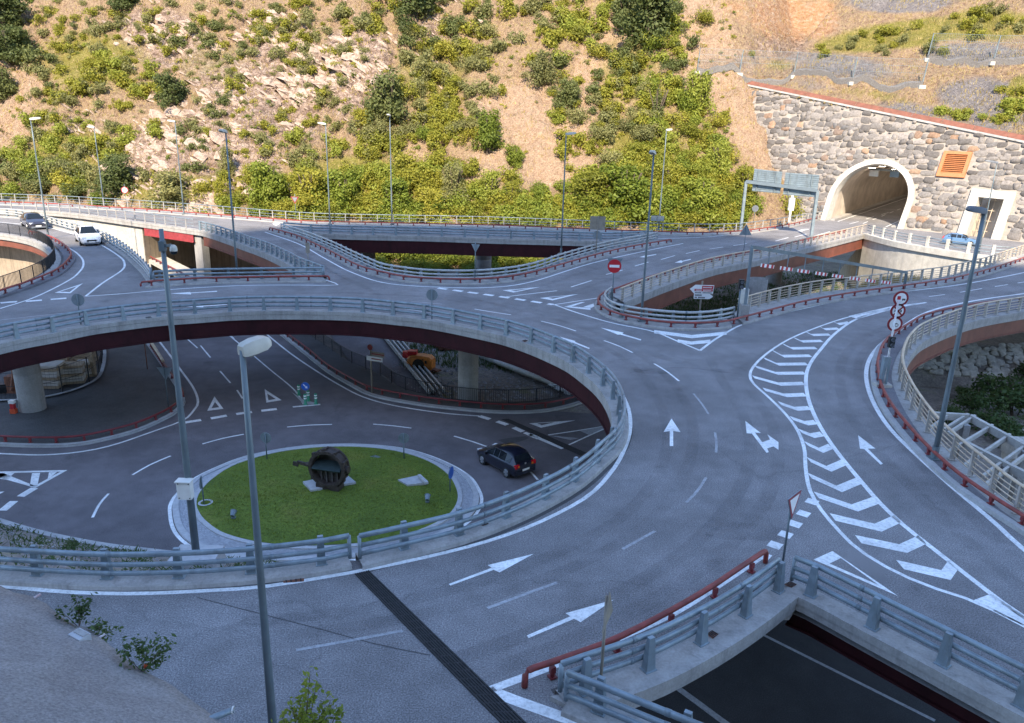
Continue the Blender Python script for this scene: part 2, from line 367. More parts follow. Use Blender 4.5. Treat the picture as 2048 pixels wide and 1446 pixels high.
R14 = [(-160,459),(-60,461),(0,466),(34,471),(68,479),(96,493),(110,510),(109,527),(89,547),(51,566),(0,585),(-160,640)]
R15 = [(2300,592),(2160,604),(2048,620),(1936,641),(1849,674),(1818,698),(1803,726),(1799,760),(1815,802),(1842,847),(1877,892),(1919,933),(1960,968),(2005,1006),(2048,1037),(2150,1105),(2300,1195),(2600,1365)]
FR = [(-160,397),(0,402.5),(120,407),(240,414),(330,420),(420,427),(500,434),(590,441),(660,444.5),(780,447),(900,449),(1020,452),(1140,457),(1240,461),(1320,464),(1400,465.5),(1470,464),(1530,457),(1590,447),(1650,436)]
# red crash-pipe lines
Q9 = [(541,461),(570,469),(600,479),(660,508),(716,537),(765,551),(819,561),(907,565.6),(993,563),(1060,552),(1112,538),(1181,518),(1240,503),(1297,492),(1340,485)]
Q12 = [(288,572),(335,568),(400,564),(478,562),(564,560.5),(653,560)]
Q14 = [(60,468),(102,479),(126,493),(141,508),(140,522),(113,547),(51,573),(0,590),(-160,648)]
Q7 = [(1213,589),(1199,600),(1196,611),(1205,622),(1230,634),(1275,645),(1330,653),(1390,655),(1445,652),(1488,642),(1540,628),(1600,612),(1660,600),(1727,589),(1800,579),(1880,567),(1942,554),(2000,537),(2060,516)]
Q8 = [(1222,588),(1300,560),(1421,525),(1526,504),(1606,485),(1690,466)]
Q15 = [(2300,575),(2160,588),(2048,602),(1940,617),(1856,635),(1822,652),(1787,675),(1766,695),(1756,722),(1754,743),(1761,781),(1780,819),(1815,864),(1856,909),(1919,965),(1988,1013),(2048,1051),(2150,1117),(2300,1206),(2600,1375)]
Q3 = [(1066,1358),(1130,1336),(1223,1301),(1325,1249),(1415,1196),(1475,1155),(1524,1122)]
QF = [(-160,402),(0,407.5),(120,412),(240,419),(330,425),(420,432),(500,438),(590,445),(660,447.5),(780,450),(900,452.5),(1020,455.5),(1140,460.5),(1240,464.5),(1320,467.5),(1400,469),(1470,467),(1530,460),(1590,450),(1668,428)]

def wp(px, z=0.15, step=0.6): return resample(W(px, z, 8), step)
PW = {k: wp(v) for k, v in dict(R1=R1, R2=R2, R3=R3, R4=R4, R5=R5, R6=R6, R7=R7, R8=R8, R9=R9, R10=R10, R11=R11, R12=R12, R13=R13, R14=R14, R15=R15, FR=FR).items()}
QW = {k: wp(v) for k, v in dict(Q9=Q9, Q12=Q12, Q14=Q14, Q7=Q7, Q8=Q8, Q15=Q15, Q3=Q3, QF=QF).items()}
HOLE = dict(R1=-1, R2=1, R3=-1, R4=-1, R5=1, R6=1, R7=1, R8=-1, R9=1, R10=-1, R11=-1, R12=1, R13=1, R14=-1, R15=1, FR=1)
def edge(k, d=0.15): return [(p.x, p.y) for p in offset(PW[k], HOLE[k] * d)]

# ------------------------------------------------------------------ tunnel wall frame (battered plane)
WA = at(1809, 458, 0)
WD = Vector((math.cos(RAD(-47)), math.sin(RAD(-47)), 0)); WN = Vector((-WD.y, WD.x, 0))      # WN points back into the mountain
if WN.y < 0: WN = -WN
BAT = RAD(67); WU = WN * math.cos(BAT) + Vector((0, 0, math.sin(BAT))); WNORM = WD.cross(WU)
if WNORM.y > 0: WNORM = -WNORM
def wall_sv(px, py):
    p = hit(px, py, WA, WNORM) - WA; return p.dot(WD), p.dot(WU)
def wall_pt(s, v, out=0.0): return WA + WD * s + WU * v + WNORM * out
TUN_S, TUN_R = -5.6, 4.9     # tunnel centre along the wall, inner half width

# ------------------------------------------------------------------ carriageway sheet
TX = Vector((math.cos(RAD(55)), math.sin(RAD(55)), 0))     # direction of the tunnel bore
tl = WA + WD * (TUN_S - TUN_R) ; tr = WA + WD * (TUN_S + TUN_R)
outer = []
outer += edge('R2') + edge('R1')[::-1]
outer += edge('R14')[::-1]
outer += edge('R13') + edge('R12') + edge('R11')[::-1]
outer += edge('FR')
outer += [tuple((tl + WN * 0.4)[:2]), tuple((tl + TX * 75)[:2]), tuple((tr + TX * 75)[:2]), tuple((tr + WN * 0.4)[:2])]
outer += [tuple((WA + WD * 40 + WN * 0.4)[:2]), (100, 60)]
outer += edge('R15') + edge('R4')[::-1] + edge('R3')[::-1] + edge('R5')
outer += [(14, 2), (-30, 2), tuple(at(-700, 1250)[:2]), tuple(at(-700, 1130)[:2])]
PLZ = [(1734,470),(1800,487),(1880,501),(1960,513),(2032,519)]            # kerb of the apron beside the tunnel
plz = [(p.x, p.y) for p in resample(W(PLZ, 0, 6), 1.0)]
holeC = edge('R9') + edge('R10')[::-1]
i6 = [p for p in PW['R6'] if px_of(p)[0] < 2030]
holeD = edge('R7') + [(p.x, p.y) for p in offset(i6, 0.15)] + plz[::-1] + edge('R8')[::-1]
road = fill('road', outer, [holeC, holeD], 'asphalt', 0.0); tag(road, kind='structure')
viaduct = thing('viaduct', 'grey concrete road viaduct on round piers with dark red girders under its edges', 'viaduct', (0, 50, -7))
slab = fill('deck_slab', outer, [holeC, holeD], 'concrete_pier', -0.52, viaduct, True)

# ------------------------------------------------------------------ edge beams (kerb, ledge, fascia) and girders
def edge_beam(k, road_path, mat='concrete', lip=0.32, rd=0.40, zt=0.15, zb=-0.52, name='edge_beam'):
    P = PW[k]; s = HOLE[k]; B = offset(P, s * lip); zz = list(HOLE).index(k) * .0016; zt -= zz; zb = (-.28 if k in ('R3', 'R4', 'R5') else -.41) - zz
    n = len(P) - 1
    A = resample(road_path, n=n) if road_path is not None else offset(P, -s * rd)
    rows = []
    for i in range(n + 1):
        a, b = A[i].copy(), B[i].copy(); d = (b - a); d.z = 0; d = d.normalized() if d.length > 1e-6 else Vector((0, 1, 0))
        rows.append([Vector((a.x, a.y, -0.03)), Vector((a.x, a.y, zt - 0.03)) + d * 0.02, Vector((a.x, a.y, zt)) + d * 0.06, Vector((b.x, b.y, zt)), Vector((b.x, b.y, zt - 0.22)), Vector((b.x, b.y, zt - 0.24)) - d * 0.03, Vector((b.x, b.y, zb)) - d * 0.03, Vector((b.x, b.y, zb)) - d * 0.5])
    mb = MB(); mb.grid(rows); return mb.build(name, mat, viaduct)
def clip(path, f): return [p for p in path if f(*px_of(p))]
for k in ('R1', 'R2', 'R3', 'R4', 'R5', 'R10', 'R11'): edge_beam(k, None, lip={'R3': .5, 'R4': .32}.get(k, .32))
def kerb_path(q, s, d=0.25): return offset(QW[q], -s * d)
edge_beam('R9', kerb_path('Q9', 1), 'concrete')
edge_beam('R12', kerb_path('Q12', 1))
edge_beam('R7', clip(kerb_path('Q7', 1), lambda x, y: x < 1470), 'concrete')
edge_beam('R6', clip(kerb_path('Q7', 1), lambda x, y: x > 1478), 'concrete')
edge_beam('R8', kerb_path('Q8', -1, 0.15))
def corner(px):
    mb = MB(); t_ = [at(x, y, .118) for x, y in px]; b_ = [p - Vector((0, 0, .62)) for p in t_]; mb.poly(t_); mb.poly(b_[::-1])
    for i in range(len(t_)): j = (i + 1) % len(t_); mb.quad(b_[i], b_[j], t_[j], t_[i])
    mb.build('corner_slab', 'concrete', viaduct)
corner([(1100,1392),(1128,1388),(1185,1372),(1236,1388),(1220,1424),(1190,1426),(1150,1418)]); corner([(1548,1180),(1562,1166),(1577,1162),(1600,1178),(1584,1200),(1562,1200)])
# raised walkways between crash pipe and railing
def walkway(label, A, B, mat='asphalt_pave', z=0.15, n=90):
    A = resample(A, n=n); B = resample(B, n=n); rows = []
    for a, b in zip(A, B):
        d = Vector((b.x - a.x, b.y - a.y, 0)).normalized()
        rows.append([Vector((a.x, a.y, -0.03)), Vector((a.x, a.y, z - .02)), Vector((a.x, a.y, z)) + d * 0.03, Vector((b.x, b.y, z))])
    mb = MB(); mb.grid(rows); o = mb.build('pavement', mat); return tag(o, kind='structure')
edge_beam('R15', None, 'concrete', 0.3); 
walkway('', kerb_path('Q15', 1, 0.10), offset(PW['R15'], -0.35), z=0.146, n=140)
mb = MB(); a_ = kerb_path('Q15', 1, 0.30); b_ = kerb_path('Q15', 1, 0.08)
rows = [[Vector((p.x, p.y, -.02)), Vector((p.x, p.y, .155)), Vector((q.x, q.y, .165)), Vector((q.x, q.y, .1))] for p, q in zip(a_, b_)]
mb.grid(rows); tag(mb.build('kerb', 'kerb_stone'), kind='structure')
edge_beam('R14', None, 'concrete', 0.3)
walkway('', kerb_path('Q14', -1, 0.3)[12:], clip(offset(PW['R14'], 0.55), lambda x, y: y > 474 or x > 60), z=0.146)
edge_beam('R13', None, 'concrete', 0.3)
edge_beam('FR', kerb_path('QF', 1, 0.2), 'concrete', 0.3)
# apron kerb and retaining wall at the loop
pz = resample(W(PLZ, 0, 6), 1.0)
rw = thing('retaining_wall', 'pale sunlit retaining wall below the apron beside the tunnel', 'wall', (pz[0].x, pz[0].y, -7))
mb = MB(); rows = [[Vector((p.x, p.y, -.4)), Vector((p.x, p.y, LOW - .2))] for p in offset(pz, -0.35)]; mb.grid(rows); mb.build('wall_face', 'concrete_light', rw)
mb = MB(); rows = []
for p, q in zip(offset(pz, 0.5), offset(pz, -0.62)): rows.append([Vector((p.x, p.y, -.02)), Vector((p.x, p.y, .2)), Vector((q.x, q.y, .2)), Vector((q.x, q.y, -.4)), Vector((p.x, p.y, -.45))])
mb.grid(rows); mb.build('coping', 'concrete_light', rw)
w0 = at(1730, 478, -0.5); w1 = at(1676, 545, LOW)                     # sloping wing wall at its left end
w2 = w1 + Vector((1.5, 2.5, 0)); w3 = Vector((w0.x, w0.y, LOW))
mb = MB(); mb.poly([w0, w1, w3]); mb.poly([w0 + Vector((.7, -.5, 0)), w1 + Vector((.9, -.4, 0)), w3 + Vector((.7, -.5, 0))]); mb.quad(w0, w0 + Vector((.7, -.5, 0)), w1 + Vector((.9, -.4, 0)), w1); mb.build('wing_wall', 'concrete_stained', rw)

def girder(k, mat, zt=-0.40, zb=-1.40, inset=0.12, f=None, name='girder'):
    P = PW[k]; s = HOLE[k]
    if f: P = clip(P, f)
    A = offset(P, s * (0.30 - inset)); B = offset(P, s * (0.30 - inset - 0.28)); rows = []
    Fa = offset(P, s * (0.30 - inset + 0.1)); 
    for a, b, c in zip(A, B, Fa):
        rows.append([Vector((a.x, a.y, zt)), Vector((a.x, a.y, zb + .06)), Vector((c.x, c.y, zb + .06)), Vector((c.x, c.y, zb)), Vector((b.x, b.y, zb)), Vector((b.x, b.y, zt))])
    mb = MB(); mb.grid(rows); return mb.build(name, mat, viaduct)
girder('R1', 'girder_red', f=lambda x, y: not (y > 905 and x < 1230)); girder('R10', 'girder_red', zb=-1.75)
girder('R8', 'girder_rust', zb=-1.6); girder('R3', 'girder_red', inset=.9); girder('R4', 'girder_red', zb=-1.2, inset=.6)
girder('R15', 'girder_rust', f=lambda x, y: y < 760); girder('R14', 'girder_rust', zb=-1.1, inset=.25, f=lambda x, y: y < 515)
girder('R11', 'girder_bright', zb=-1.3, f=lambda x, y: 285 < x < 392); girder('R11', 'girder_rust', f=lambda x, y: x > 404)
# inner girders below the deck
for dd in (3.2, 6.4):
    mb = MB(); rows = []
    for a in offset(clip(PW['R1'], lambda x, y: y < 860), 0.0 + dd): rows.append([Vector((a.x, a.y, -.52)), Vector((a.x, a.y, -1.45))])
    mb.grid(rows); mb.build('girder', 'girder_red', viaduct)
def pier(px, py, r, top=-0.53, cap=True):
    b = at(px, py, LOW); mb = MB()
    mb.lathe([(r, LOW - .1 - LOW), (r, 2.6), (r * 0.985, 2.62), (r * 0.985, 2.66), (r, 2.68), (r, top - LOW)], (b.x, b.y, LOW), 24)
    o = smoothmod(mb.build('pier', 'concrete_pier', viaduct)); return b
pier(936, 797, .72); pier(67, 822, .78); pier(967, 560, .95); pier(1546, 566, 1.0); pier(1500, 700, .8)
# abutment walls seen through the gaps
abut = thing('abutment', 'pale concrete abutment wall below the sunlit far left road', 'wall', tuple(at(200, 432, LOW)))
mb = MB(); P = clip(PW['R11'], lambda x, y: x < 288); mb.grid([[Vector((p.x, p.y, -.5)), Vector((p.x, p.y, LOW))] for p in offset(P, 0.1)]); mb.build('wall_face', 'concrete_light', abut)
e0 = P[-1]; mb = MB(); mb.quad((e0.x, e0.y, -.5), (e0.x, e0.y, LOW), (e0.x + 3, e0.y + 9, LOW), (e0.x + 3, e0.y + 9, -.5)); mb.build('wall_return', 'concrete_stained', abut)
abut2 = thing('underpass_wall', 'stained brown concrete wall deep under the far left bridge', 'wall', tuple(at(480, 470, LOW)))
mb = MB(); P = clip(PW['FR'], lambda x, y: 150 < x < 760); mb.grid([[Vector((p.x, p.y, -.5)), Vector((p.x, p.y, LOW))] for p in offset(P, -1.2)]); mb.build('wall_face', 'concrete_stained', abut2)
mb = MB(); q = clip(PW['R11'], lambda x, y: 385 < x < 404)
for a in (0.1,):
    c0 = q[0]; c1 = q[-1]; mb.bar((c0.x, c0.y + .6, -3.7), (c1.x, c1.y + .6, -3.7), .9, 6.6)
mb.build('pier', 'concrete_pier', viaduct)
# wall below the far arm of the ramp on the left
gw = thing('ramp_wall', 'sunlit stained wall under the curved ramp at the left edge', 'wall', tuple(at(30, 480, LOW)))
mb = MB(); P = clip(PW['R14'], lambda x, y: y < 520); mb.grid([[Vector((p.x, p.y, -1.2)), Vector((p.x, p.y, LOW))] for p in offset(P, 2.2)]); mb.build('wall_face', 'concrete_stained', gw)

for k in ('R1', 'R2', 'R3', 'R4'):
    mb = MB(); stripe(mb, [Vector((p.x, p.y, .004)) for p in offset(PW[k], -HOLE[k] * .47)], .16); tag(mb.build('gutter', 'asphalt_dark'), kind='structure')
# ------------------------------------------------------------------ painted markings on the upper level
ZM = 0.006
def line_mark(px, width, mat='white_paint', z=ZM, parent=None, name='edge_line', n=6, step=0.7):
    mb = MB(); stripe(mb, resample(W(px, z, n), step), width); return mb.build(name, mat, parent or road)
def dashes(px, width, on, gap, mat='white_paint', z=ZM, parent=None, name='dash', start=0.0):
    P = resample(W(px, z, 8), 0.1); L = int(on / .1); G = int(gap / .1); i = int(start / .1)
    while i + L // 2 < len(P):
        seg = P[i:i + L + 1]
        if len(seg) > 2: mb = MB(); stripe(mb, seg[::max(1, len(seg) // 6)] if len(seg) > 8 else seg, width); mb.build(name, mat, parent or road)
        i += L + G
def poly_mark(px, name, mat='white_paint', z=ZM, parent=None):
    mb = MB(); mb.poly([at(x, y, z) for x, y in px]); return mb.build(name, mat, parent or road)
def tri_mark(out, inn, name='give_way_triangle', mat='white_paint', z=ZM, parent=None):
    a = [at(x, y, z) for x, y in out]; b = [at(x, y, z) for x, y in inn]; mb = MB()
    for i in range(3): j = (i + 1) % 3; mb.quad(a[i], a[j], b[j], b[i])
    return mb.build(name, mat, parent or road)
line_mark([(-160,1160),(0,1172),(138,1184),(277,1187),(415,1181),(519,1174),(632,1157),(759,1134),(886,1106),(982,1080),(1077,1045),(1173,994),(1220,947),(1246,905),(1260,862),(1258,820),(1243,785)], .16)
line_mark([(-160,660),(0,640),(171,622.5),(340,612),(500,606),(620,606),(760,611),(880,625),(980,645),(1080,672),(1160,708),(1215,748),(1243,785)], .1, 'worn_paint')
line_mark([(530,464),(600,489),(650,517),(702,544),(771,566),(873,574),(976,575),(1061,564),(1181,527),(1300,500),(1366,487)], .16)
line_mark([(171,592.5),(205,566),(243,541),(249,527),(239,513),(195,486),(140,466),(60,450),(-160,432)], .16)
line_mark([(171,592.5),(250,587),(340,579),(478,571),(600,570),(676,570),(651,560)], .14, n=2)
line_mark([(0,617),(68,595),(137,561),(161,541),(167,527),(161,513),(137,496),(80,476)], .15)
line_mark([(1110,609.5),(1150,624),(1225,646),(1304,662),(1352,681),(1400,701)], .16, n=4)
line_mark([(1400,701),(1425,682),(1453,665),(1486,648.5),(1553,630),(1633,611),(1700,598),(1727,593),(1800,584),(1869,576),(1940,566),(2048,545),(2160,518)], .16)
line_mark([(1853,605),(1780,618),(1715,637),(1670,667),(1642,698),(1621,726),(1612,754),(1616,795),(1632,837),(1656,878),(1687,920),(1721,961),(1760,1006),(1808,1051),(1870,1100),(1983,1188),(2048,1234),(2160,1300)], .18)
line_mark([(1780,616),(1697,634),(1628,657),(1573,681),(1531,709),(1507,733),(1500,750),(1507,767),(1538,795),(1573,830),(1597,864),(1609,899),(1611,933),(1618,975),(1635,1009),(1665,1047),(1716,1098),(1798,1147),(1896,1186),(1950,1203),(2048,1252),(2160,1312)], .14)
line_mark([(2300,560),(2160,572),(2048,587),(1940,603),(1850,626),(1784,670),(1749,702),(1734,733),(1734,767),(1749,809),(1780,857),(1832,909),(1901,971),(1988,1044),(2048,1099),(2160,1182),(2420,1345)], .2)
line_mark([(1522,1113),(1440,1168),(1338,1231),(1200,1292),(1100,1334),(978,1380)], .22)
line_mark([(978,1380),(1040,1404),(1159,1446),(1260,1484)], .3)
line_mark([(1300,478),(1420,473.5),(1500,465),(1560,455),(1620,443),(1690,430)], .14, n=4)
line_mark([(1330,473),(1180,469),(1000,464),(800,459),(640,455),(560,449)], .12, 'worn_paint')
for seg in ([(1308,727),(1334,743),(1358,762)], [(949,618),(985,624),(1022,629.5)], [(1082,642),(1118,651),(1152,662)], [(1208,681),(1238,692),(1265,705)], [(1858,593),(1890,589)], [(1920,584.5),(1964,577)], [(1990,573),(2016,569)], [(2035,566),(2060,562)]):
    line_mark(seg, .11, 'white_paint', n=3, name='dash')
for seg in ([(1387,787),(1404,808),(1417,828)], [(1430,865),(1433,885),(1432,905)], [(1412,955),(1395,982),(1372,1005)], [(1310,1062),(1245,1098)], [(1114,1165),(1045,1190),(975,1216)], [(805,1261),(700,1281),(592,1300)], [(822,603),(884,608)]):
    line_mark(seg, .1, 'worn_paint', n=3, name='dash')
for seg in ([(1212,549),(1245,540)], [(1142,574),(1183,561)], [(1270,532),(1297,524)], [(1322,519),(1350,511)], [(1372,507),(1399,501)], [(1419,498),(1446,494)], [(1467,491),(1494,487)], [(1551,482),(1577,475)], [(1589,474),(1613,468)], [(1628,472),(1660,463)], [(1699,448),(1717,443)], [(1732,438),(1748,433)], [(1763,429),(1777,425)]):
    line_mark(seg, .13, n=2, name='dash')
dashes([(876,576),(935,584),(1000,593),(1060,602),(1106,609)], .42, .8, .5, name='give_way_dash')
dashes([(-100,621),(0,606),(60,602),(110,598),(150,595)], .42, .95, .6, name='give_way_dash')
for cx, cy in ((1624,1003),(1607,1027),(1590,1048),(1571,1069),(1550,1090),(1527,1112)):
    c = at(cx, cy, ZM); d = (at(1624,1003,ZM) - at(1527,1112,ZM)).normalized(); n_ = Vector((-d.y, d.x, 0))
    mb = MB(); mb.quad(c - d * .2 - n_ * .19, c + d * .2 - n_ * .19, c + d * .2 + n_ * .19, c - d * .2 + n_ * .19); mb.build('give_way_dash', 'white_paint', road)
CHEV = [((770,240),(800,255),(860,245)), ((690,268),(720,285),(800,280)), ((612,300),(650,318),(750,315)), ((545,335),(590,355),(705,352)), ((480,370),(530,395),(672,393)), ((420,408),(480,440),(640,438)), ((370,452),(450,487),(618,485)), ((320,500),(445,540),(605,538)), ((308,560),(460,602),(600,598)), ((370,632),(495,667),(608,663)), ((460,712),(555,745),(632,740)), ((528,798),(615,828),(668,822)), ((578,872),(650,900),(705,890)), ((612,944),(700,985),(755,962)), ((628,1038),(745,1092),(830,1055)), ((633,1130),(805,1208),(925,1158)), ((672,1242),(895,1318),(1022,1272)), ((766,1370),(1030,1432),(1145,1380))]
CHEV = [tuple((1400 + x / 2.892, 560 + y / 2.892) for x, y in c) for c in CHEV] + [((1716,1078),(1806,1097),(1845,1079)), ((1800,1129),(1892,1150),(1906,1130))]
for c in CHEV:
    mb = MB(); rows = []
    for x, y in c:
        p = at(x, y, ZM); rows.append([p + Vector((0, .25, 0)), p - Vector((0, .25, 0))])
    mb.grid(rows); mb.build('hatch_chevron', 'white_paint', road)
poly_mark([(1853,604),(1780,613),(1697,632),(1715,638),(1780,620)], 'hatch_wedge'); poly_mark([(1945,1201),(1983,1187),(2048,1232),(2160,1304),(2048,1252)], 'hatch_wedge')
def z7(l): return [(1400 + x / 2.892, 560 + y / 2.892) for x, y in l]
def z6(l): return [(600 + x / 3.143, 740 + y / 3.143) for x, y in l]
def z8(l): return [(1000 + x / 1.954, 950 + y / 1.954) for x, y in l]
def z3(l): return [(1150 + x / 3.724, 380 + y / 3.724) for x, y in l]
def z2(l): return [(600 + x / 2.926, 380 + y / 2.926) for x, y in l]
def z1(l): return [(x / 2.926, 380 + y / 2.926) for x, y in l]
def z5(l): return [(x / 2.891, 700 + y / 2.891) for x, y in l]
A_ = 'arrow_marking'
poly_mark([(1343,837),(1361,864),(1346.5,862),(1346.5,892),(1339.5,892),(1339.5,862),(1327,864)], A_)
poly_mark(z7([(262,815),(352,885),(318,882),(360,938),(405,922),(390,893),(454,938),(454,982),(425,962),(388,974),(398,995),(385,1000),(300,888),(270,886)]), A_)
poly_mark(z7([(915,898),(1015,975),(970,975),(1058,1062),(1045,1068),(950,978),(925,975)]), A_)
poly_mark(z6([(1470,1155),(1255,1272),(1217,1256),(945,1355),(935,1345),(1205,1243),(1180,1226)]), A_)
poly_mark(z8([(445,487),(315,575),(290,562),(112,637),(105,627),(275,552),(256,540)]), A_)
poly_mark(z3([(190,1025),(362,1062),(352,1070),(494,1113),(488,1120),(335,1076),(320,1078)]), A_)
poly_mark(z2([(1520,858),(1612,884),(1608,888),(1697,925),(1690,930),(1592,892),(1580,895)]), A_)
poly_mark(z1([(995,606),(1110,597),(1115,600),(1270,590),(1270,595),(1118,604),(1118,611)]), A_)
poly_mark(z1([(1060,682),(1190,674),(1190,677),(1330,668),(1330,671),(1190,681),(1190,686)]), A_)
poly_mark(z2([(600,695),(720,697),(720,700),(760,703),(760,707),(720,705),(715,710)]), A_)
poly_mark(z3([(480,500),(530,484),(535,488),(605,477),(605,482),(540,495),(532,502)]), A_)
poly_mark(z3([(742,541),(790,523),(798,528),(862,513),(862,519),(800,534),(797,542)]), A_)
poly_mark(z3([(1655,306),(1690,293),(1740,290),(1740,294),(1700,302),(1695,308)]), A_); poly_mark(z3([(1840,336),(1870,322),(1930,315),(1930,320),(1880,330),(1876,338)]), A_)
tri_mark([(1627,1119),(1665,1102),(1796,1192)], [(1659,1127),(1682,1116),(1757,1170)])
tri_mark(z1([(320,601),(412,604),(485,546)]), z1([(350,595),(408,597),(450,563)]))
tri_mark(z2([(1185,587),(1250,600),(1408,567)]), z2([(1232,586),(1262,592),(1340,577)]))
tri_mark(z2([(1403,632),(1478,646),(1628,609)]), z2([(1450,630),(1480,637),(1570,617)]))
line_mark(z2([(1200,625),(1350,607),(1505,589)]), .13, n=2, name='dash'); line_mark(z2([(1480,672),(1610,652),(1740,632)]), .13, n=2, name='edge_line')
poly_mark(z2([(1545,684),(1650,655),(1668,656),(1590,682),(1700,690),(1700,702)]), 'hatch_wedge'); poly_mark(z2([(1655,685),(1718,664),(1722,680),(1705,690)]), 'hatch_wedge')
mb = MB()
for c in (z3([(590,1055),(870,1092),(1130,1066)]), z3([(765,1124),(865,1140),(1008,1126)])):
    mb = MB(); rows = [[at(x, y - 3.2, ZM), at(x, y + 3.2, ZM)] for x, y in c]; mb.grid(rows); mb.build('hatch_chevron', 'white_paint', road)
for s_ in ([(545,447),(555,443),(560,447),(552,452)],): poly_mark(s_, 'give_way_dash')

# tyre wear along the lanes, seams and small tar patches
for px, wd_ in (([(480,1245),(700,1222),(900,1180),(1080,1120),(1220,1050),(1300,975),(1335,890),(1325,820),(1280,745),(1200,690),(1080,645),(900,600),(700,585)], .45), ([(520,1275),(720,1252),(930,1208),(1120,1145),(1265,1070),(1350,985),(1385,895),(1375,815),(1320,740),(1230,682),(1100,635),(920,592)], .45), ([(880,1330),(1050,1270),(1220,1195),(1360,1110),(1460,1010),(1500,920),(1490,840),(1450,770),(1420,720)], .5), ([(960,1350),(1110,1295),(1280,1215),(1420,1125),(1520,1020),(1555,930),(1545,850),(1500,780)], .5), ([(2048,1180),(1900,1050),(1780,930),(1700,830),(1680,740),(1720,680),(1820,640),(2048,580)], .5), ([(2048,1130),(1940,1030),(1830,915),(1745,815),(1715,740),(1745,690),(1840,655)], .45), ([(1560,690),(1480,740),(1400,735),(1280,700)], .7), ([(700,585),(500,590),(300,605),(100,628)], .5), ([(690,560),(620,520),(560,478)], .5), ([(760,590),(660,540),(600,505)], .5), ([(1100,600),(1250,550),(1420,505),(1600,465)], .5), ([(1040,585),(1200,535),(1380,490),(1560,455)], .5)):
    mb = MB(); stripe(mb, resample(W(px, .0035, 6), 1.0), wd_); mb.build('tyre_wear', 'tyre_wear', road)
for px in ([(395,1195),(500,1222),(640,1258),(760,1290),(860,1310)], [(1260,745),(1360,735),(1480,748)]): line_mark(px, .035, 'asphalt_dark', .0045, name='seam')
for cx, cy, r_ in ((1500,1065,1.1), (1352,1040,.07), (1300,742,.9), (1455,1130,.7)):
    c = at(cx, cy, .003); mb = MB(); mb.poly([c + Vector((r_ * 1.3 * math.cos(a) * random.uniform(.7, 1.1), r_ * .6 * math.sin(a) * random.uniform(.7, 1.1), 0)) for a in [6.283 * k / 14 for k in range(14)]]); mb.build('stain', 'tyre_wear', road)
# ------------------------------------------------------------------ expansion joint across the near carriageway
j0, j1, j2, j3 = at(709,1149), at(738,1142), at(1052,1446), at(1000,1446)
je = thing('expansion_joint', 'black ribbed rubber expansion joint crossing the near carriageway', 'expansion joint', tuple((j0 + j1) / 2))
mb = MB(); mb.quad(*(p + Vector((0, 0, .008)) for p in (j0, j1, j2 + (j2 - j1) * .2, j3 + (j3 - j0) * .2))); mb.build('rubber_mat', 'rubber', je)
for t in (.06, .2, .36, .5, .64, .8, .94):
    a = j0.lerp(j1, t); b = (j3 + (j3 - j0) * .2).lerp(j2 + (j2 - j1) * .2, t); mb = MB(); mb.bar(a + Vector((0, 0, .02)), b + Vector((0, 0, .02)), .035, .03); mb.build('rib', 'rubber', je)
n_ = 26; mb = MB()
for i in range(n_):
    t = (i + .5) / n_; a = j0.lerp(j3 + (j3 - j0) * .2, t); b = j1.lerp(j2 + (j2 - j1) * .2, t); mb.bar(a + Vector((0, 0, .016)), b + Vector((0, 0, .016)), .02, .02)
tag(mb.build('cross_groove', 'asphalt_dark', je), kind='stuff')
# drain gratings and small covers
def cover(px, label, name='drain_cover', mat='rust', z=0.16, cat='drain cover', group=None):
    ps = [at(x, y, z) for x, y in px]; o = thing(name, label, cat, tuple(sum(ps, Vector()) / len(ps)), group=group)
    mb = MB(); top = [p + Vector((0, 0, .006)) for p in ps]; mb.poly(top)
    for i in range(len(ps)): mb.quad(ps[i], ps[(i + 1) % len(ps)], top[(i + 1) % len(ps)], top[i])
    mb.build('plate', mat, o)
    mb = MB()
    for t in (.15, .38, .62, .85): mb.bar(top[0].lerp(top[1], t) + Vector((0, 0, .006)), top[3].lerp(top[2], t) + Vector((0, 0, .006)), .03, .012)
    mb.build('bars', 'rubber', o)
cover([(565,1160),(608,1157),(608,1163),(567,1166)], 'long rusty drain grating in the gutter left of the black joint', z=.004)
cover(z6([(1115,965),(1150,953),(1187,965),(1150,980)]), 'small rusty cover on the ledge below the near railing')
cover(z8([(1110,428),(1135,415),(1160,427),(1140,440)]), 'small brown cover at the tip where two railings meet')
cover(z8([(808,622),(830,607),(855,622),(832,640)]), 'small brown cover on the ledge outside the railing with the red pipe')
cover(z2([(1300,882),(1320,876),(1335,881),(1315,890)]), 'small rusty cover on the curved ledge over the yard'); cover(z1([(848,745),(880,740),(890,746),(856,751)]), 'small grey cover on the ledge of the far curved edge', mat='galv_dark')
# ================================================================== lower level
g = MB(); g.quad((-900, -300, LOW - .06), (900, -300, LOW - .06), (900, 900, LOW - .06), (-900, 900, LOW - .06))
mm, nt_, b_ = _nodes('dirt'); n1 = noise_node(nt_, .5, 7, .65); n2 = noise_node(nt_, 5, 6, .7)
c_ = ramp(nt_, n1.outputs['Fac'], [(.3, (.16, .135, .12)), (.55, (.26, .225, .20)), (.75, (.18, .18, .07))]).outputs[0]
c_ = mixc(nt_, c_, ramp(nt_, n2.outputs['Fac'], [(.3, .55), (.7, 1.35)]).outputs[0], 1.0, 'MULTIPLY')
nt_.links.new(c_, b_.inputs['Base Color']); b_.inputs['Roughness'].default_value = .95; bump(nt_, b_, n2.outputs['Fac'], .6, .1); MATS['dirt'] = mm
tag(g.build('ground', 'dirt'), kind='structure')
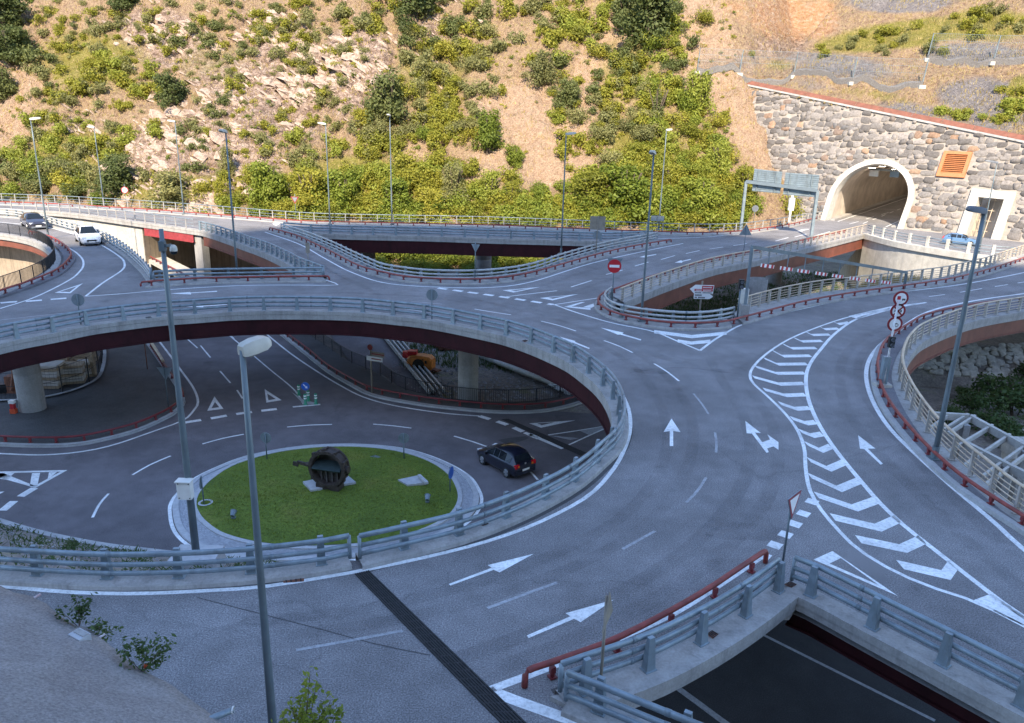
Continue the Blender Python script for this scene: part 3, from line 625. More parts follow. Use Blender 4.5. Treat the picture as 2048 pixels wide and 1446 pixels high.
# asphalt of the lower roads
LO = [(-300,1000),(-300,1120),(0,1240),(400,1300),(900,1420),(1500,1800),(2600,1700),(2600,1150),(1700,1050),(1300,930),(1215,830),(1109,822),(1014,828),(905,820),(823,809),(743,793),(695,770),(652,745),(600,703),(553,666),(520,640),(300,500),(150,520),(250,640),(318,690),(300,760),(-300,800)]
lower_road = fill('lower_road', [tuple(at(x, y, LOW)[:2]) for x, y in LO], [], 'asphalt_low', LOW); tag(lower_road, kind='structure')
ZL = LOW + .006
fill('underpass_road_shade', [tuple(at(x, y, LOW)[:2]) for x, y in ((1120,1300),(1420,1150),(1640,1100),(2300,1300),(2500,1800),(1300,1800))], [], 'asphalt_shade_black', LOW + .003).__setitem__('kind', 'structure')  # near-black sheet over the lower road, painting in the shade below the decks
# left lower pavement: a dark paved forecourt bounded by the red pipe
SL = [(-300,868),(-100,884),(0,893),(86,895.5),(149,893),(207,883),(277,864),(329,841),(356,825),(371,806),(366,788),(346,757),(322,722),(300,690),(290,672)]
slw = W(SL, LOW, 6); back = [at(x, y, LOW) for x, y in ((130,650),(-300,640))]
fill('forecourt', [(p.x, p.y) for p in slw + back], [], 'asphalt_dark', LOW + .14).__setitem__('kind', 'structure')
def kerb_low(px, s, wd=.28, z=.15):
    P = resample(W(px, LOW, 6), .6); mb = MB(); rows = []
    for p, q in zip(P, offset(P, s * wd)): rows.append([Vector((p.x, p.y, LOW - .02)), Vector((p.x, p.y, LOW + z - .03)), Vector((p.x, p.y, LOW + z)).lerp(Vector((q.x, q.y, LOW + z)), .12), Vector((q.x, q.y, LOW + z + .004)), Vector((q.x, q.y, LOW))])
    mb.grid(rows); return tag(mb.build('kerb', 'kerb_stone'), kind='structure')
kerb_low(SL, 1)
SR = [(520,640),(553,664.5),(600,702),(652,744),(695,770),(743,793.5),(823,809.5),(905,820),(1014,828),(1109,822),(1198,795),(1260,760)]
BR = [(560,630),(605,662),(650,692),(700,725),(759,750),(804,778),(880,797),(918,802),(982,807),(1077,804),(1173,781),(1230,755)]
walk = W(SR, LOW, 6) + W(BR, LOW, 6)[::-1]
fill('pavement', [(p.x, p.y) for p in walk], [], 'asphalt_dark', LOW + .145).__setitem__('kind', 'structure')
kerb_low(SR, 1)
LK = [(-300,968),(-100,1006),(0,1040),(90,1066),(200,1088),(300,1101),(420,1113),(520,1121)]
kerb_low(LK, -1, .35)
# markings on the lower level
kw = dict(z=ZL, parent=lower_road)
line_mark([(-200,896),(0,907),(104,909),(207,895),(311,861),(367,840),(387,821),(396,804),(387,776),(360,738),(332,700),(305,665)], .16, **kw)
line_mark([(505,645),(528,664),(580,706),(633,742),(679,770),(727,794),(791,811.6),(886,826),(959,832)], .16, **kw)
line_mark([(455,668),(494,700),(540,739),(588,779),(607,808)], .12, **kw)
for sgm in ([(401,691),(421,715)], [(440,742),(461,766)], [(474,780),(485,797)], [(376,679),(395,696)], [(455,665),(468,677)]): line_mark(sgm, .12, n=2, name='dash', **kw)
dashes([(369,845),(420,837),(480,827),(578,815)], .4, 1.0, .65, name='give_way_dash', **kw)
poly_mark([(585,812.5),(640,808),(641,810),(586,815)], 'give_way_line', **kw)
tri_mark(z5([(1240,268),(1198,352),(1292,340)]), z5([(1243,300),(1222,337),(1268,331)]), **kw); tri_mark(z5([(1530,226),(1540,304),(1628,290)]), z5([(1545,252),(1552,290),(1594,283)]), **kw)
for sgm in ([(535,968),(575,890),(628,830)], [(765,722),(870,662),(987,612)], [(1170,543),(1290,510),(1410,487)], [(1660,445),(1790,434),(1920,430)]): line_mark(z5(sgm), .13, n=4, name='dash', **kw)
for sgm in ([(460,340),(580,350),(700,365)], [(968,415),(1085,450),(1205,492)], [(1450,640),(1472,664),(1495,690)]): line_mark(z6(sgm), .13, n=3, name='dash', **kw)
dashes([(959,832),(1010,848),(1050,865),(1090,882)], .4, .95, .65, name='give_way_dash', **kw); line_mark([(1049,865),(1088,881),(1126,897)], .3, n=2, name='give_way_line', **kw)
tri_mark(z6([(1440,335),(1515,363),(1732,316)]), z6([(1490,335),(1520,347),(1600,328)]), **kw)
line_mark(z6([(1560,408),(1750,380),(1955,346)]), .13, n=2, name='edge_line', **kw); line_mark(z6([(1690,470),(1810,415),(1955,350)]), .13, n=2, name='edge_line', **kw)
poly_mark(z6([(1560,410),(1755,428),(1700,440)]), 'hatch_wedge', 'worn_paint', **kw); poly_mark(z6([(1755,380),(1955,346),(1820,410)]), 'hatch_wedge', 'worn_paint', **kw)
tri_mark(z5([(-120,705),(390,694),(205,797)]), z5([(20,712),(350,703),(200,785)]), 'splitter_island_outline', **kw)
for q in ([(172,785),(185,712),(232,710),(215,790)], [(275,750),(283,707),(330,705)], [(-20,742),(0,712),(85,710),(40,750)]): poly_mark(z5(q), 'hatch_bar', **kw)
dashes([(5,1021),(35,997),(72,974)], .42, 1.0, .6, name='give_way_dash', **kw); poly_mark(z5([(0,820),(25,818),(0,832)]), 'hatch_wedge', **kw)
line_mark(z8([(980,600),(1250,735),(1550,885),(1700,960)]), .14, n=3, name='edge_line', mat='worn_paint', **kw); poly_mark(z8([(1408,725),(1620,810),(1545,805)]), 'hatch_wedge', 'worn_paint', **kw)
line_mark(z8([(650,800),(760,880),(880,969),(980,1040)]), .25, n=3, name='edge_line', mat='worn_paint', **kw)
# drain channel across the exit
mb = MB(); mb.quad(*[at(x, y, LOW + .008) for x, y in z6([(1262,308),(1310,306),(1800,520),(1765,540)])]); dr = thing('drain_channel', 'dark drainage channel crossing the exit of the roundabout', 'drain', tuple(at(1085,872,LOW)))
mb.build('channel_grate', 'rubber', dr)
fill('tar_patch', [tuple(at(x, y, LOW)[:2]) for x, y in z6([(1240,440),(1310,428),(1420,415),(1440,428),(1370,455),(1290,462)])], [], 'asphalt_dark', LOW + .004, lower_road)

# ------------------------------------------------------------------ roundabout island
OUT = [(345,1020),(349,1002),(362,985),(391,959),(432,938),(495,914),(588,896),(680,890),(759,893),(823,903),(886,925),(934,953),(955,984),(958,1004),(950,1023),(931,1044),(880,1075),(800,1100),(700,1118),(600,1124),(500,1121),(430,1110),(380,1087),(353,1058)]
INN = [(393,1010),(400,990),(425,963),(470,935),(540,913),(610,902),(680,898),(750,901),(810,911),(862,930),(897,955),(913,982),(916,1005),(905,1028),(880,1048),(830,1070),(760,1088),(680,1097),(600,1099),(520,1092),(450,1074),(412,1049),(396,1027)]
ow = W(OUT, LOW, 6, True); iw = W(INN, LOW, 6, True)
isl = thing('roundabout_island', 'round grass island with a pale paved ring in the lower roundabout', 'traffic island', tuple(at(650,1000,LOW)))
def ring(pathA, pathB, zs, name, mat, parent):
    mb = MB(); n = 96; A = resample(pathA + [pathA[0]], n=n)[:-1]; B = resample(pathB + [pathB[0]], n=n)[:-1]
    mb.grid([[Vector((a.x, a.y, LOW + zs[0])), Vector((a.x, a.y, LOW + zs[1])), Vector((b.x, b.y, LOW + zs[2])), Vector((b.x, b.y, LOW + zs[3]))] for a, b in zip(A, B)], close_v=True); return mb.build(name, mat, parent)
def shrink(path, d):
    c = sum((Vector((p.x, p.y, 0)) for p in path), Vector()) / len(path); return [p + (Vector((c.x, c.y, p.z)) - p).normalized() * d for p in path]
ring(ow, shrink(ow, .3), (-.02, .10, .12, .06), 'outer_kerb', 'slab_pale', isl)
ring(shrink(ow, -.22), shrink(ow, -.04), (.006, .006, .006, .006), 'edge_line', 'white_paint', isl)
ring(shrink(ow, .3), shrink(iw, -.2), (.06, .07, .12, .1), 'paved_bed', 'paving', isl)
ring(shrink(iw, -.22), shrink(iw, .02), (.1, .2, .2, .1), 'inner_kerb', 'slab_pale', isl)
# paving setts laid in rings on the bed
mm, nt_, b_ = _nodes('setts'); oi = nt_.nodes.new('ShaderNodeNewGeometry'); c_ = ramp(nt_, oi.outputs['Random Per Island'], [(0, (.30, .31, .34)), (1, (.46, .47, .50))]).outputs[0]; nt_.links.new(c_, b_.inputs['Base Color']); b_.inputs['Roughness'].default_value = .8; MATS['setts'] = mm
mb = MB(); nr = 9; N_ = 300; A = resample(shrink(ow, .34) + [shrink(ow, .34)[0]], n=N_)[:-1]; B = resample(shrink(iw, -.24) + [shrink(iw, -.24)[0]], n=N_)[:-1]
for i in range(N_):
    a0, a1, b0, b1 = A[i], A[(i + 1) % N_], B[i], B[(i + 1) % N_]
    for r_ in range(nr):
        t0, t1 = r_ / nr + .012, (r_ + 1) / nr - .012; sh = .0
        q = [a0.lerp(b0, t0), a1.lerp(b1, t0), a1.lerp(b1, t1), a0.lerp(b0, t1)]; c = sum(q, Vector()) / 4
        mb.poly([Vector((c.x + (p.x - c.x) * .93, c.y + (p.y - c.y) * .93, LOW + .085 + .05 * (r_ + .5) / nr + random.uniform(0, .012))) for p in q])
tag(mb.build('paving_setts', 'setts', isl), kind='stuff')
mm, nt_, b_ = _nodes('lawn'); n1 = noise_node(nt_, .35, 5, .6); n2 = noise_node(nt_, 7, 6, .75)
c_ = ramp(nt_, n1.outputs['Fac'], [(.28, (.075, .115, .008)), (.55, (.11, .155, .012)), (.68, (.14, .16, .018)), (.8, (.16, .125, .04))]).outputs[0]
c_ = mixc(nt_, c_, ramp(nt_, n2.outputs['Fac'], [(.3, .5), (.7, 1.4)]).outputs[0], 1.0, 'MULTIPLY'); nt_.links.new(c_, b_.inputs['Base Color']); b_.inputs['Roughness'].default_value = .9; bump(nt_, b_, n2.outputs['Fac'], .7, .06); MATS['lawn'] = mm
gi = shrink(iw, .02); gc = sum((Vector((p.x, p.y, 0)) for p in gi), Vector()) / len(gi)
GEX = max(abs(p.x - gc.x) for p in gi); GEY = max(abs(p.y - gc.y) for p in gi)
def lawn_z(p):
    d = ((p[0] - gc.x) / GEX) ** 2 + ((p[1] - gc.y) / GEY) ** 2
    return LOW + .17 + .22 * max(0, 1 - d)
mb = MB(); rows = []
for k in range(13):
    t = k / 12; rows.append([Vector((gc.x + (p.x - gc.x) * t, gc.y + (p.y - gc.y) * t, 0)) for p in gi])
for r_ in rows:
    for p in r_: p.z = lawn_z(p)
mb.grid(rows, close_u=True); mb.build('lawn', 'lawn', isl, True)
mb = MB(); gpoly = [(p.x, p.y) for p in gi]
for i in range(9000):
    a = random.uniform(0, 2 * math.pi); p = random.choice(gi); p = p + Vector((random.uniform(-.35, .35), random.uniform(-.35, .35), 0)); t = math.sqrt(random.random()) * .94
    q = Vector((gc.x + (p.x - gc.x) * t + random.uniform(-.2, .2) * (1 - t), gc.y + (p.y - gc.y) * t + random.uniform(-.2, .2) * (1 - t), 0)); q.z = lawn_z(q) - .01
    for j in range(2):
        d = Vector((random.uniform(-1, 1), random.uniform(-1, 1), 0)) * .05; h = random.uniform(.04, .1); o_ = d * .5
        mb.poly([q + o_ + Vector((-d.y, d.x, 0)) * .35, q + o_ - Vector((-d.y, d.x, 0)) * .35, q + d + o_ + Vector((0, 0, h))])
tag(mb.build('grass', 'grass_blade', isl), kind='stuff')
# things on the island
def plate_on_lawn(px, label, name, cat, mat='slab_pale', h=.12):
    ps = [at(x, y, LOW + .38) for x, y in px]; c = sum(ps, Vector()) / len(ps)
    o = thing(name, label, cat, tuple(c - Vector((0, 0, .2)))); mb = MB(); top = [p + Vector((0, 0, h)) for p in ps]; bot = [p - Vector((0, 0, .3)) for p in ps]; mb.poly(top)
    for i in range(len(ps)): mb.quad(bot[i], bot[(i + 1) % len(ps)], top[(i + 1) % len(ps)], top[i])
    mb.build('slab', mat, o); return o
o = plate_on_lawn([(606,967),(690,950),(712,968),(622,984)], 'pale concrete plinth under the iron valve on the grass island', 'concrete_plinth', 'plinth')
o = plate_on_lawn([(796,960),(838,951),(852,966),(815,970)], 'small pale concrete slab lying in the grass right of the iron valve', 'concrete_slab', 'slab', h=.03)
mb = MB(); mb.bar(at(838,951,LOW + .56), at(854,966,LOW + .56), .16, .14); mb.build('upstand', 'slab_pale', o)
o = plate_on_lawn([(740,909),(750,906),(762,910),(752,913)], 'small dark inspection cover in the grass behind the iron valve', 'inspection_cover', 'drain cover', 'galv_dark', h=-.12)
# the iron ring valve
vb = at(660, 972, LOW + .5); val = thing('iron_valve', 'large rusty cast iron ring valve standing upright on its plinth as a monument', 'monument', tuple(vb), RAD(-14))
def vpart(mb, name, mat, sm=True):
    o = mb.build(name, mat, val, False, world=False)
    if sm: smoothmod(o, 35)
    return o
CZ = 1.08
mb = MB(); pr = [(.86, -.34), (1.02, -.34), (1.02, -.26), (.94, -.22), (.94, .22), (1.02, .26), (1.02, .34), (.86, .34), (.82, .2), (.82, -.2), (.86, -.34)]
mb.lathe([(r, h) for r, h in pr], (0, 0, CZ), 40, 'y'); vpart(mb, 'ring', 'cast_iron')
mb = MB()
for i in range(1): mb.box((0, -.08, CZ + .12), (1.6, .7, .07), M=Matrix.Rotation(RAD(24), 3, 'X'))
vpart(mb, 'valve_disc_upper', 'plate_green', False)
mb = MB(); mb.poly([(.82 * math.cos(math.pi * k / 14), .24, CZ + .82 * math.sin(math.pi * k / 14)) for k in range(15)]); vpart(mb, 'back_disc', 'cast_iron', False)
mb = MB(); pts = []
for k in range(13):
    a = math.pi + math.pi * k / 12; pts.append((.82 * math.cos(a), .05, CZ - .05 + .82 * math.sin(a)))
mb.poly(pts); vpart(mb, 'valve_disc', 'cast_iron_light', False)
for xx in (-.42, -.12, .2, .5):
    mb = MB(); mb.box((xx, -.02, CZ - .05 - math.sqrt(max(.01, .82 ** 2 - xx * xx)) / 2), (.05, .16, math.sqrt(max(.01, .82 ** 2 - xx * xx)) - .05)); vpart(mb, 'rib', 'cast_iron_light', False)
mb = MB(); mb.tube([(-.9, 0, CZ), (-1.28, 0, CZ)], .13, 12); mb.tube([(-1.0, 0, CZ), (-1.1, 0, CZ)], .2, 12); vpart(mb, 'shaft', 'cast_iron')
mb = MB(); mb.tube([(.9, 0, CZ), (1.12, 0, CZ)], .2, 12); vpart(mb, 'bearing', 'cast_iron')
mb = MB(); mb.box((-1.55, .05, CZ - .02), (.6, .12, .16), M=Matrix.Rotation(RAD(8), 3, 'Y')); mb.box((-1.95, .05, CZ - .1), (.3, .1, .22), M=Matrix.Rotation(RAD(10), 3, 'Y')); vpart(mb, 'lever', 'cast_iron', False)
for a in (25, 62, 100, 135, 215, 330):
    c, s_ = math.cos(RAD(a)), math.sin(RAD(a)); mb = MB(); mb.box((c * 1.05, -.2, CZ + s_ * 1.05), (.12, .2, .14), M=None); mb.tube([(c * 1.0, -.32, CZ + s_ * 1.0), (c * 1.0, .32, CZ + s_ * 1.0)], .05, 8); vpart(mb, 'lug', 'cast_iron', False)
for k in range(24):
    a = 2 * math.pi * (k + .5) / 24; mb = MB() if k == 0 else mb; mb.tube([(.965 * math.cos(a), -.385, CZ + .965 * math.sin(a)), (.965 * math.cos(a), -.33, CZ + .965 * math.sin(a))], .028, 6)
vpart(mb, 'flange_bolts', 'cast_iron', False)['kind'] = 'stuff'
mb = MB(); mb.box((-.4, 0, .06), (.5, .62, .3)); mb.box((.4, 0, .06), (.5, .62, .3)); mb.box((0, 0, -.02), (1.1, .5, .14)); vpart(mb, 'foot', 'cast_iron', False)
# spotlights in the grass
for (x, y, lab) in ((467,1036,'small dark spotlight in the grass at the left of the island'), (855,1004,'small dark green spotlight in the grass at the right of the island')):
    b = at(x, y, LOW + .35); o = thing('garden_spotlight', lab, 'spotlight', tuple(b), group='spotlights on the grass island'); mb = MB(); mb.box(b + Vector((0, 0, .03)), (.2, .14, .06)); mb.build('base', 'galv_dark', o)
    mb = MB(); mb.lathe([(.0, -.16), (.1, -.16), (.15, .12), (.17, .14), (.13, .14), (.0, .1)], b + Vector((0, 0, .26)), 12, M=Matrix.Rotation(RAD(-60), 3, 'X')); mb.build('lamp_housing', 'galv_dark', o)
# weeds bank between the lower kerb and the near carriageway
A = resample(W(LK, LOW + .1, 6), n=50); B = resample([Vector((p.x, p.y, -.45)) for p in offset(resample(W([(-300,1105),(-60,1138),(78,1148),(216,1155),(360,1153),(501,1144),(660,1125)], 0, 6), .5), .3)], n=50)
A = offset(A, -.36)
mb = MB(); rows = []
for i, (a, b) in enumerate(zip(A, B)):
    rows.append([a.lerp(b, t / 10) + Vector((0, 0, (random.uniform(-.12, .15) if 0 < t < 10 else 0))) for t in range(11)])
mb.grid(rows); bank = tag(mb.build('weedy_bank', 'dirt', smooth=True), kind='structure'); BANK = rows
# ================================================================== mountainsides
def vnoise(x, y, seed=0):
    xi = np.floor(x).astype(int); yi = np.floor(y).astype(int); xf = x - xi; yf = y - yi
    def h(a, b):
        n = (a * 374761393 + b * 668265263 + seed * 1442695041) & 0xffffffff
        n = ((n ^ (n >> 13)) * 1274126177) & 0xffffffff; return ((n ^ (n >> 16)) & 0xffff) / 65535.0
    u = xf * xf * (3 - 2 * xf); v = yf * yf * (3 - 2 * yf)
    return (h(xi, yi) * (1 - u) + h(xi + 1, yi) * u) * (1 - v) + (h(xi, yi + 1) * (1 - u) + h(xi + 1, yi + 1) * u) * v
def fbm(x, y, oct=5, seed=0):
    s = 0; a = .5
    for i in range(oct): s = s + a * vnoise(x * 2 ** i, y * 2 ** i, seed + i); a *= .5
    return s
XB = [-240, -150, -110, -69, -45, -22, 0, 16, 26, 31.7, 36.8, 42, 60]
YB = [150, 128, 118, 109, 103.5, 102.5, 104, 104.5, 104.5, 106, 106.5, 111, 150]
SB = [.95, .95, .95, .95, .9, .85, .85, .9, .97, 1.02, 1.02, 1.0, 1.0]
def sstep(a, b, x): t = np.clip((x - a) / (b - a), 0, 1); return t * t * (3 - 2 * t)
def hill_z(x, y, fine=True):
    x = np.asarray(x, float); y = np.asarray(y, float)
    yb = np.interp(x, XB, YB); S = np.interp(x, XB, SB); D = y - yb
    zl = np.where(D > 0, -4.2 + S * D, -4.2 + D * .9)
    zl = np.maximum(zl, LOW - .5)
    s = (x - WA.x) * WD.x + (y - WA.y) * WD.y; q = (x - WA.x) * WN.x + (y - WA.y) * WN.y
    v = 12.2 + (9.9 - s) * .192; qt = v * math.cos(BAT); zt = v * math.sin(BAT)
    qq = q - qt; ter = zt - .35 + .34 * np.clip(qq, 0, 4.5) + .95 * np.clip(qq - 4.5, 0, 5) + .25 * np.clip(qq - 9.5, 0, 3.5) + .72 * np.clip(qq - 13, 0, 200)
    wgt = sstep(-33.5, -28.0, s) * (q > qt - .6)
    z = zl * (1 - wgt) + ter * wgt
    amp = np.clip(D / 6, 0, 1) * (1 - wgt) + wgt * np.clip(qq / 5, 0, 1)
    if fine:
        r1 = fbm(x * .09, y * .09, 4, 3) - .5; r2 = 1 - np.abs(2 * fbm(x * .16 + y * .07, y * .16 - x * .05, 5, 9) - 1)
        z = z + amp * ((r1 * 5.0 + (r2 - .6) * 4.2) * (1 - .62 * wgt) + (fbm(x * .55, y * .55, 4, 21) - .5) * 1.9)
        rmask = sstep(.44, .56, fbm(x * .045 + 3, y * .045, 3, 31)) * np.clip(D / 6, 0, 1) * (1 - .5 * wgt)
        z = z + rmask * ((((z * .42 + x * .16 + fbm(x * .2, y * .2, 3, 41) * 2.2) % 1.0) - .5) * 1.5)
    return z
def grid_z(x, y):
    u = np.clip((x - gx[0]) / (gx[1] - gx[0]), 0, len(gx) - 1.001); v = np.clip((y - gy[0]) / (gy[1] - gy[0]), 0, len(gy) - 1.001); i = u.astype(int); j = v.astype(int); a = u - i; b = v - j
    return (ZZ[j, i] * (1 - a) + ZZ[j, i + 1] * a) * (1 - b) + (ZZ[j + 1, i] * (1 - a) + ZZ[j + 1, i + 1] * a) * b
def hill_hit(px, py, t0=95.5, t1=204):
    d = ray(px, py); d = d / d.y; T = np.arange(t0, t1, .25)
    zz = grid_z(CAM.x + d.x * T, CAM.y + d.y * T); rz = CAM.z + d.z * T; k = np.argmax(zz >= rz)
    if zz[k] < rz[k]: return None
    p = Vector((CAM.x + d.x * T[k], T[k], float(rz[k]))); s = (p - WA).dot(WD); q = (p - WA).dot(WN)
    return None if (s > -14 and q < (12.2 + (9.9 - s) * .192) * math.cos(BAT) + .3) else p
gx = np.arange(-190, 110, .65); gy = np.arange(95, 205, .65); XX, YY = np.meshgrid(gx, gy); ZZ = hill_z(XX, YY)
ss = (XX - WA.x) * WD.x + (YY - WA.y) * WD.y; qq = (XX - WA.x) * WN.x + (YY - WA.y) * WN.y; qtop = (12.2 + (9.9 - ss) * .192) * math.cos(BAT)
nx, ny = len(gx), len(gy); idx = np.arange(nx * ny).reshape(ny, nx)
bad = (ss > -30.0) & (qq < qtop + .2)
badq = ~(XX < 40) & (qq < qtop + .2)
steep = bad & (ZZ > 12)
keep = ~((bad | badq)[:-1, :-1] & (ss[:-1, :-1] > -15)) 
Fq = np.stack([idx[:-1, :-1][keep], idx[:-1, 1:][keep], idx[1:, 1:][keep], idx[1:, :-1][keep]], 1)
me = bpy.data.meshes.new('hillside'); V_ = np.stack([XX.ravel(), YY.ravel(), ZZ.ravel()], 1)
# drop faces that span the wall face
fz = ZZ.ravel()[Fq]; okf = ~(((fz.max(1) - fz.min(1)) > 4.5) & (ss.ravel()[Fq].mean(1) > -31)); Fq = Fq[okf]
me.from_pydata(V_.tolist(), [], Fq.tolist()); me.update()
me.polygons.foreach_set('use_smooth', [True] * len(me.polygons))
vx = V_ - np.array(CAM); zc = vx @ np.array(_F); PX = 1024 + F_PX * (vx @ np.array(_R)) / zc; PY = 723 - F_PX * (vx @ np.array(_U)) / zc
def blobs(L):
    m_ = np.zeros(len(PX))
    for cx, cy, rx, ry, ang, wgt in L:
        ca, sa = math.cos(RAD(ang)), math.sin(RAD(ang)); dx, dy = PX - cx, PY - cy; u = (dx * ca + dy * sa) / rx; v = (-dx * sa + dy * ca) / ry
        m_ = np.maximum(m_, wgt * np.exp(-(u * u + v * v) ** 1.5))
    return m_
SAND = [(1090,240,110,90,20,1), (1130,330,120,60,0,.9), (1000,330,90,70,-35,.8), (1190,120,40,110,20,.9), (1260,60,30,90,10,.8), (1300,180,26,90,8,.7), (1440,160,70,130,-25,1), (1400,60,70,100,-15,1), (1520,280,50,110,-30,1), (1230,360,90,40,0,.8), (980,190,60,40,-30,.7), (840,300,70,40,-40,.5), (30,200,50,120,25,.9), (60,260,60,60,0,.6)]
ROCK = [(450,310,120,110,35,1), (520,190,150,60,30,.9), (620,150,140,60,30,.9), (330,80,120,70,20,.7), (720,120,80,70,30,.9), (560,60,120,40,20,.6), (300,300,60,60,0,.8), (240,350,60,40,0,.5), (390,400,60,40,0,.9), (860,60,60,60,0,.5), (160,260,80,40,0,.5), (1560,90,90,40,0,.5)]
GREY = [(1800,5,120,22,0,1), (1950,110,120,28,0,.9), (1960,190,100,40,0,.9), (1680,130,140,30,8,.7), (1850,230,120,26,12,.7), (1620,170,100,20,10,.5), (2000,230,90,40,0,.8), (1500,120,60,20,0,.5)]
ORNG = [(1560,30,80,60,20,.8), (1640,40,50,50,20,.75), (1480,20,60,40,20,.5)]
GRNS = [(1800,70,200,32,-8,1), (1980,50,120,40,0,.9), (1560,130,60,16,0,.6), (2040,190,30,50,0,.9), (1750,190,120,16,8,.6), (150,300,140,60,0,.8), (600,380,500,40,0,.9), (1300,300,120,120,0,.7), (180,120,160,80,0,.7), (860,160,120,120,0,.6), (700,360,160,60,0,.9), (420,120,140,60,0,.5), (1260,140,90,110,0,.6)]
att = me.attributes.new('ground_kind', 'FLOAT_COLOR', 'POINT'); att2 = me.attributes.new('ground_more', 'FLOAT_COLOR', 'POINT')
buf = np.stack([blobs(SAND), blobs(ROCK), blobs(GREY), np.ones(len(PX))], 1).astype(np.float32); att.data.foreach_set('color', buf.ravel())
buf = np.stack([blobs(ORNG), blobs(GRNS), np.zeros(len(PX)), np.ones(len(PX))], 1).astype(np.float32); att2.data.foreach_set('color', buf.ravel())
mm, nt_, b_ = _nodes('hillside')
a1 = nt_.nodes.new('ShaderNodeAttribute'); a1.attribute_name = 'ground_kind'; s1 = nt_.nodes.new('ShaderNodeSeparateColor'); nt_.links.new(a1.outputs['Color'], s1.inputs[0])
a2 = nt_.nodes.new('ShaderNodeAttribute'); a2.attribute_name = 'ground_more'; s2 = nt_.nodes.new('ShaderNodeSeparateColor'); nt_.links.new(a2.outputs['Color'], s2.inputs[0])
nA = noise_node(nt_, .35, 8, .68); nB = noise_node(nt_, 1.6, 8, .72); nC = noise_node(nt_, .8, 8, .7, 'pos', (1.0, .5, 2.2)); nD = noise_node(nt_, 6, 4, .7)
base = ramp(nt_, nB.outputs['Fac'], [(.25, (.12, .075, .05)), (.40, (.27, .18, .12)), (.55, (.40, .285, .185)), (.66, (.33, .26, .115)), (.78, (.21, .19, .06))]).outputs[0]
def thr(sock, n, lo=.35, hi=.6, k=.6):
    ad = nt_.nodes.new('ShaderNodeMath'); ad.operation = 'MULTIPLY_ADD'; ad.inputs[1].default_value = k; nt_.links.new(n.outputs['Fac'], ad.inputs[0]); nt_.links.new(sock, ad.inputs[2])
    return ramp(nt_, ad.outputs[0], [(min(.95, lo + k * .5), 0.0), (min(1, hi + k * .5), 1.0)]).outputs[0]
sand = ramp(nt_, nB.outputs['Fac'], [(.3, (.32, .20, .13)), (.5, (.44, .305, .21)), (.7, (.50, .38, .26))]).outputs[0]
rock = ramp(nt_, nC.outputs['Fac'], [(.32, (.12, .08, .065)), (.45, (.31, .215, .165)), (.56, (.45, .335, .27)), (.7, (.54, .44, .37))]).outputs[0]
grey = ramp(nt_, nB.outputs['Fac'], [(.3, (.13, .115, .115)), (.5, (.24, .215, .21)), (.7, (.33, .295, .28))]).outputs[0]
orng = ramp(nt_, nC.outputs['Fac'], [(.33, (.30, .16, .09)), (.5, (.45, .27, .16)), (.65, (.50, .38, .29))]).outputs[0]
gras = ramp(nt_, nB.outputs['Fac'], [(.3, (.15, .14, .03)), (.5, (.25, .22, .06)), (.7, (.33, .27, .11))]).outputs[0]
c_ = mixc(nt_, base, sand, thr(s1.outputs[0], nA)); c_ = mixc(nt_, c_, rock, thr(s1.outputs[1], nA, .3, .5)); c_ = mixc(nt_, c_, orng, thr(s2.outputs[0], nA))
c_ = mixc(nt_, c_, grey, thr(s1.outputs[2], nA)); c_ = mixc(nt_, c_, gras, thr(s2.outputs[1], nA, .4, .65))
c_ = mixc(nt_, c_, ramp(nt_, nD.outputs['Fac'], [(.3, .55), (.7, 1.32)]).outputs[0], 1.0, 'MULTIPLY')
vo = nt_.nodes.new('ShaderNodeTexVoronoi'); vo.feature = 'DISTANCE_TO_EDGE'; vo.inputs['Scale'].default_value = .9; mpv = nt_.nodes.new('ShaderNodeMapping'); mpv.inputs['Scale'].default_value = (1, .6, 1.9); mpv.inputs['Rotation'].default_value = (0, RAD(35), 0); gv_ = nt_.nodes.new('ShaderNodeNewGeometry'); av = nt_.nodes.new('ShaderNodeVectorMath'); nt_.links.new(gv_.outputs['Position'], av.inputs[0]); nt_.links.new(nB.outputs['Color'], av.inputs[1]); nt_.links.new(av.outputs[0], mpv.inputs[0]); nt_.links.new(mpv.outputs[0], vo.inputs['Vector'])
kf = nt_.nodes.new('ShaderNodeMath'); kf.operation = 'MULTIPLY'; nt_.links.new(ramp(nt_, vo.outputs['Distance'], [(.0, .75), (.09, .0)]).outputs[0], kf.inputs[0]); nt_.links.new(thr(s1.outputs[1], nA, .2, .45), kf.inputs[1]); c_ = mixc(nt_, c_, (.10, .07, .055), kf.outputs[0])
nt_.links.new(c_, b_.inputs['Base Color']); b_.inputs['Roughness'].default_value = .95; b_.inputs['Specular IOR Level'].default_value = .1
bump(nt_, b_, nB.outputs['Fac'], 1.0, 1.0); MATS['hillside'] = mm; me.materials.append(mm)
hs = bpy.data.objects.new('hillside', me); COL.objects.link(hs); tag(hs, kind='structure')

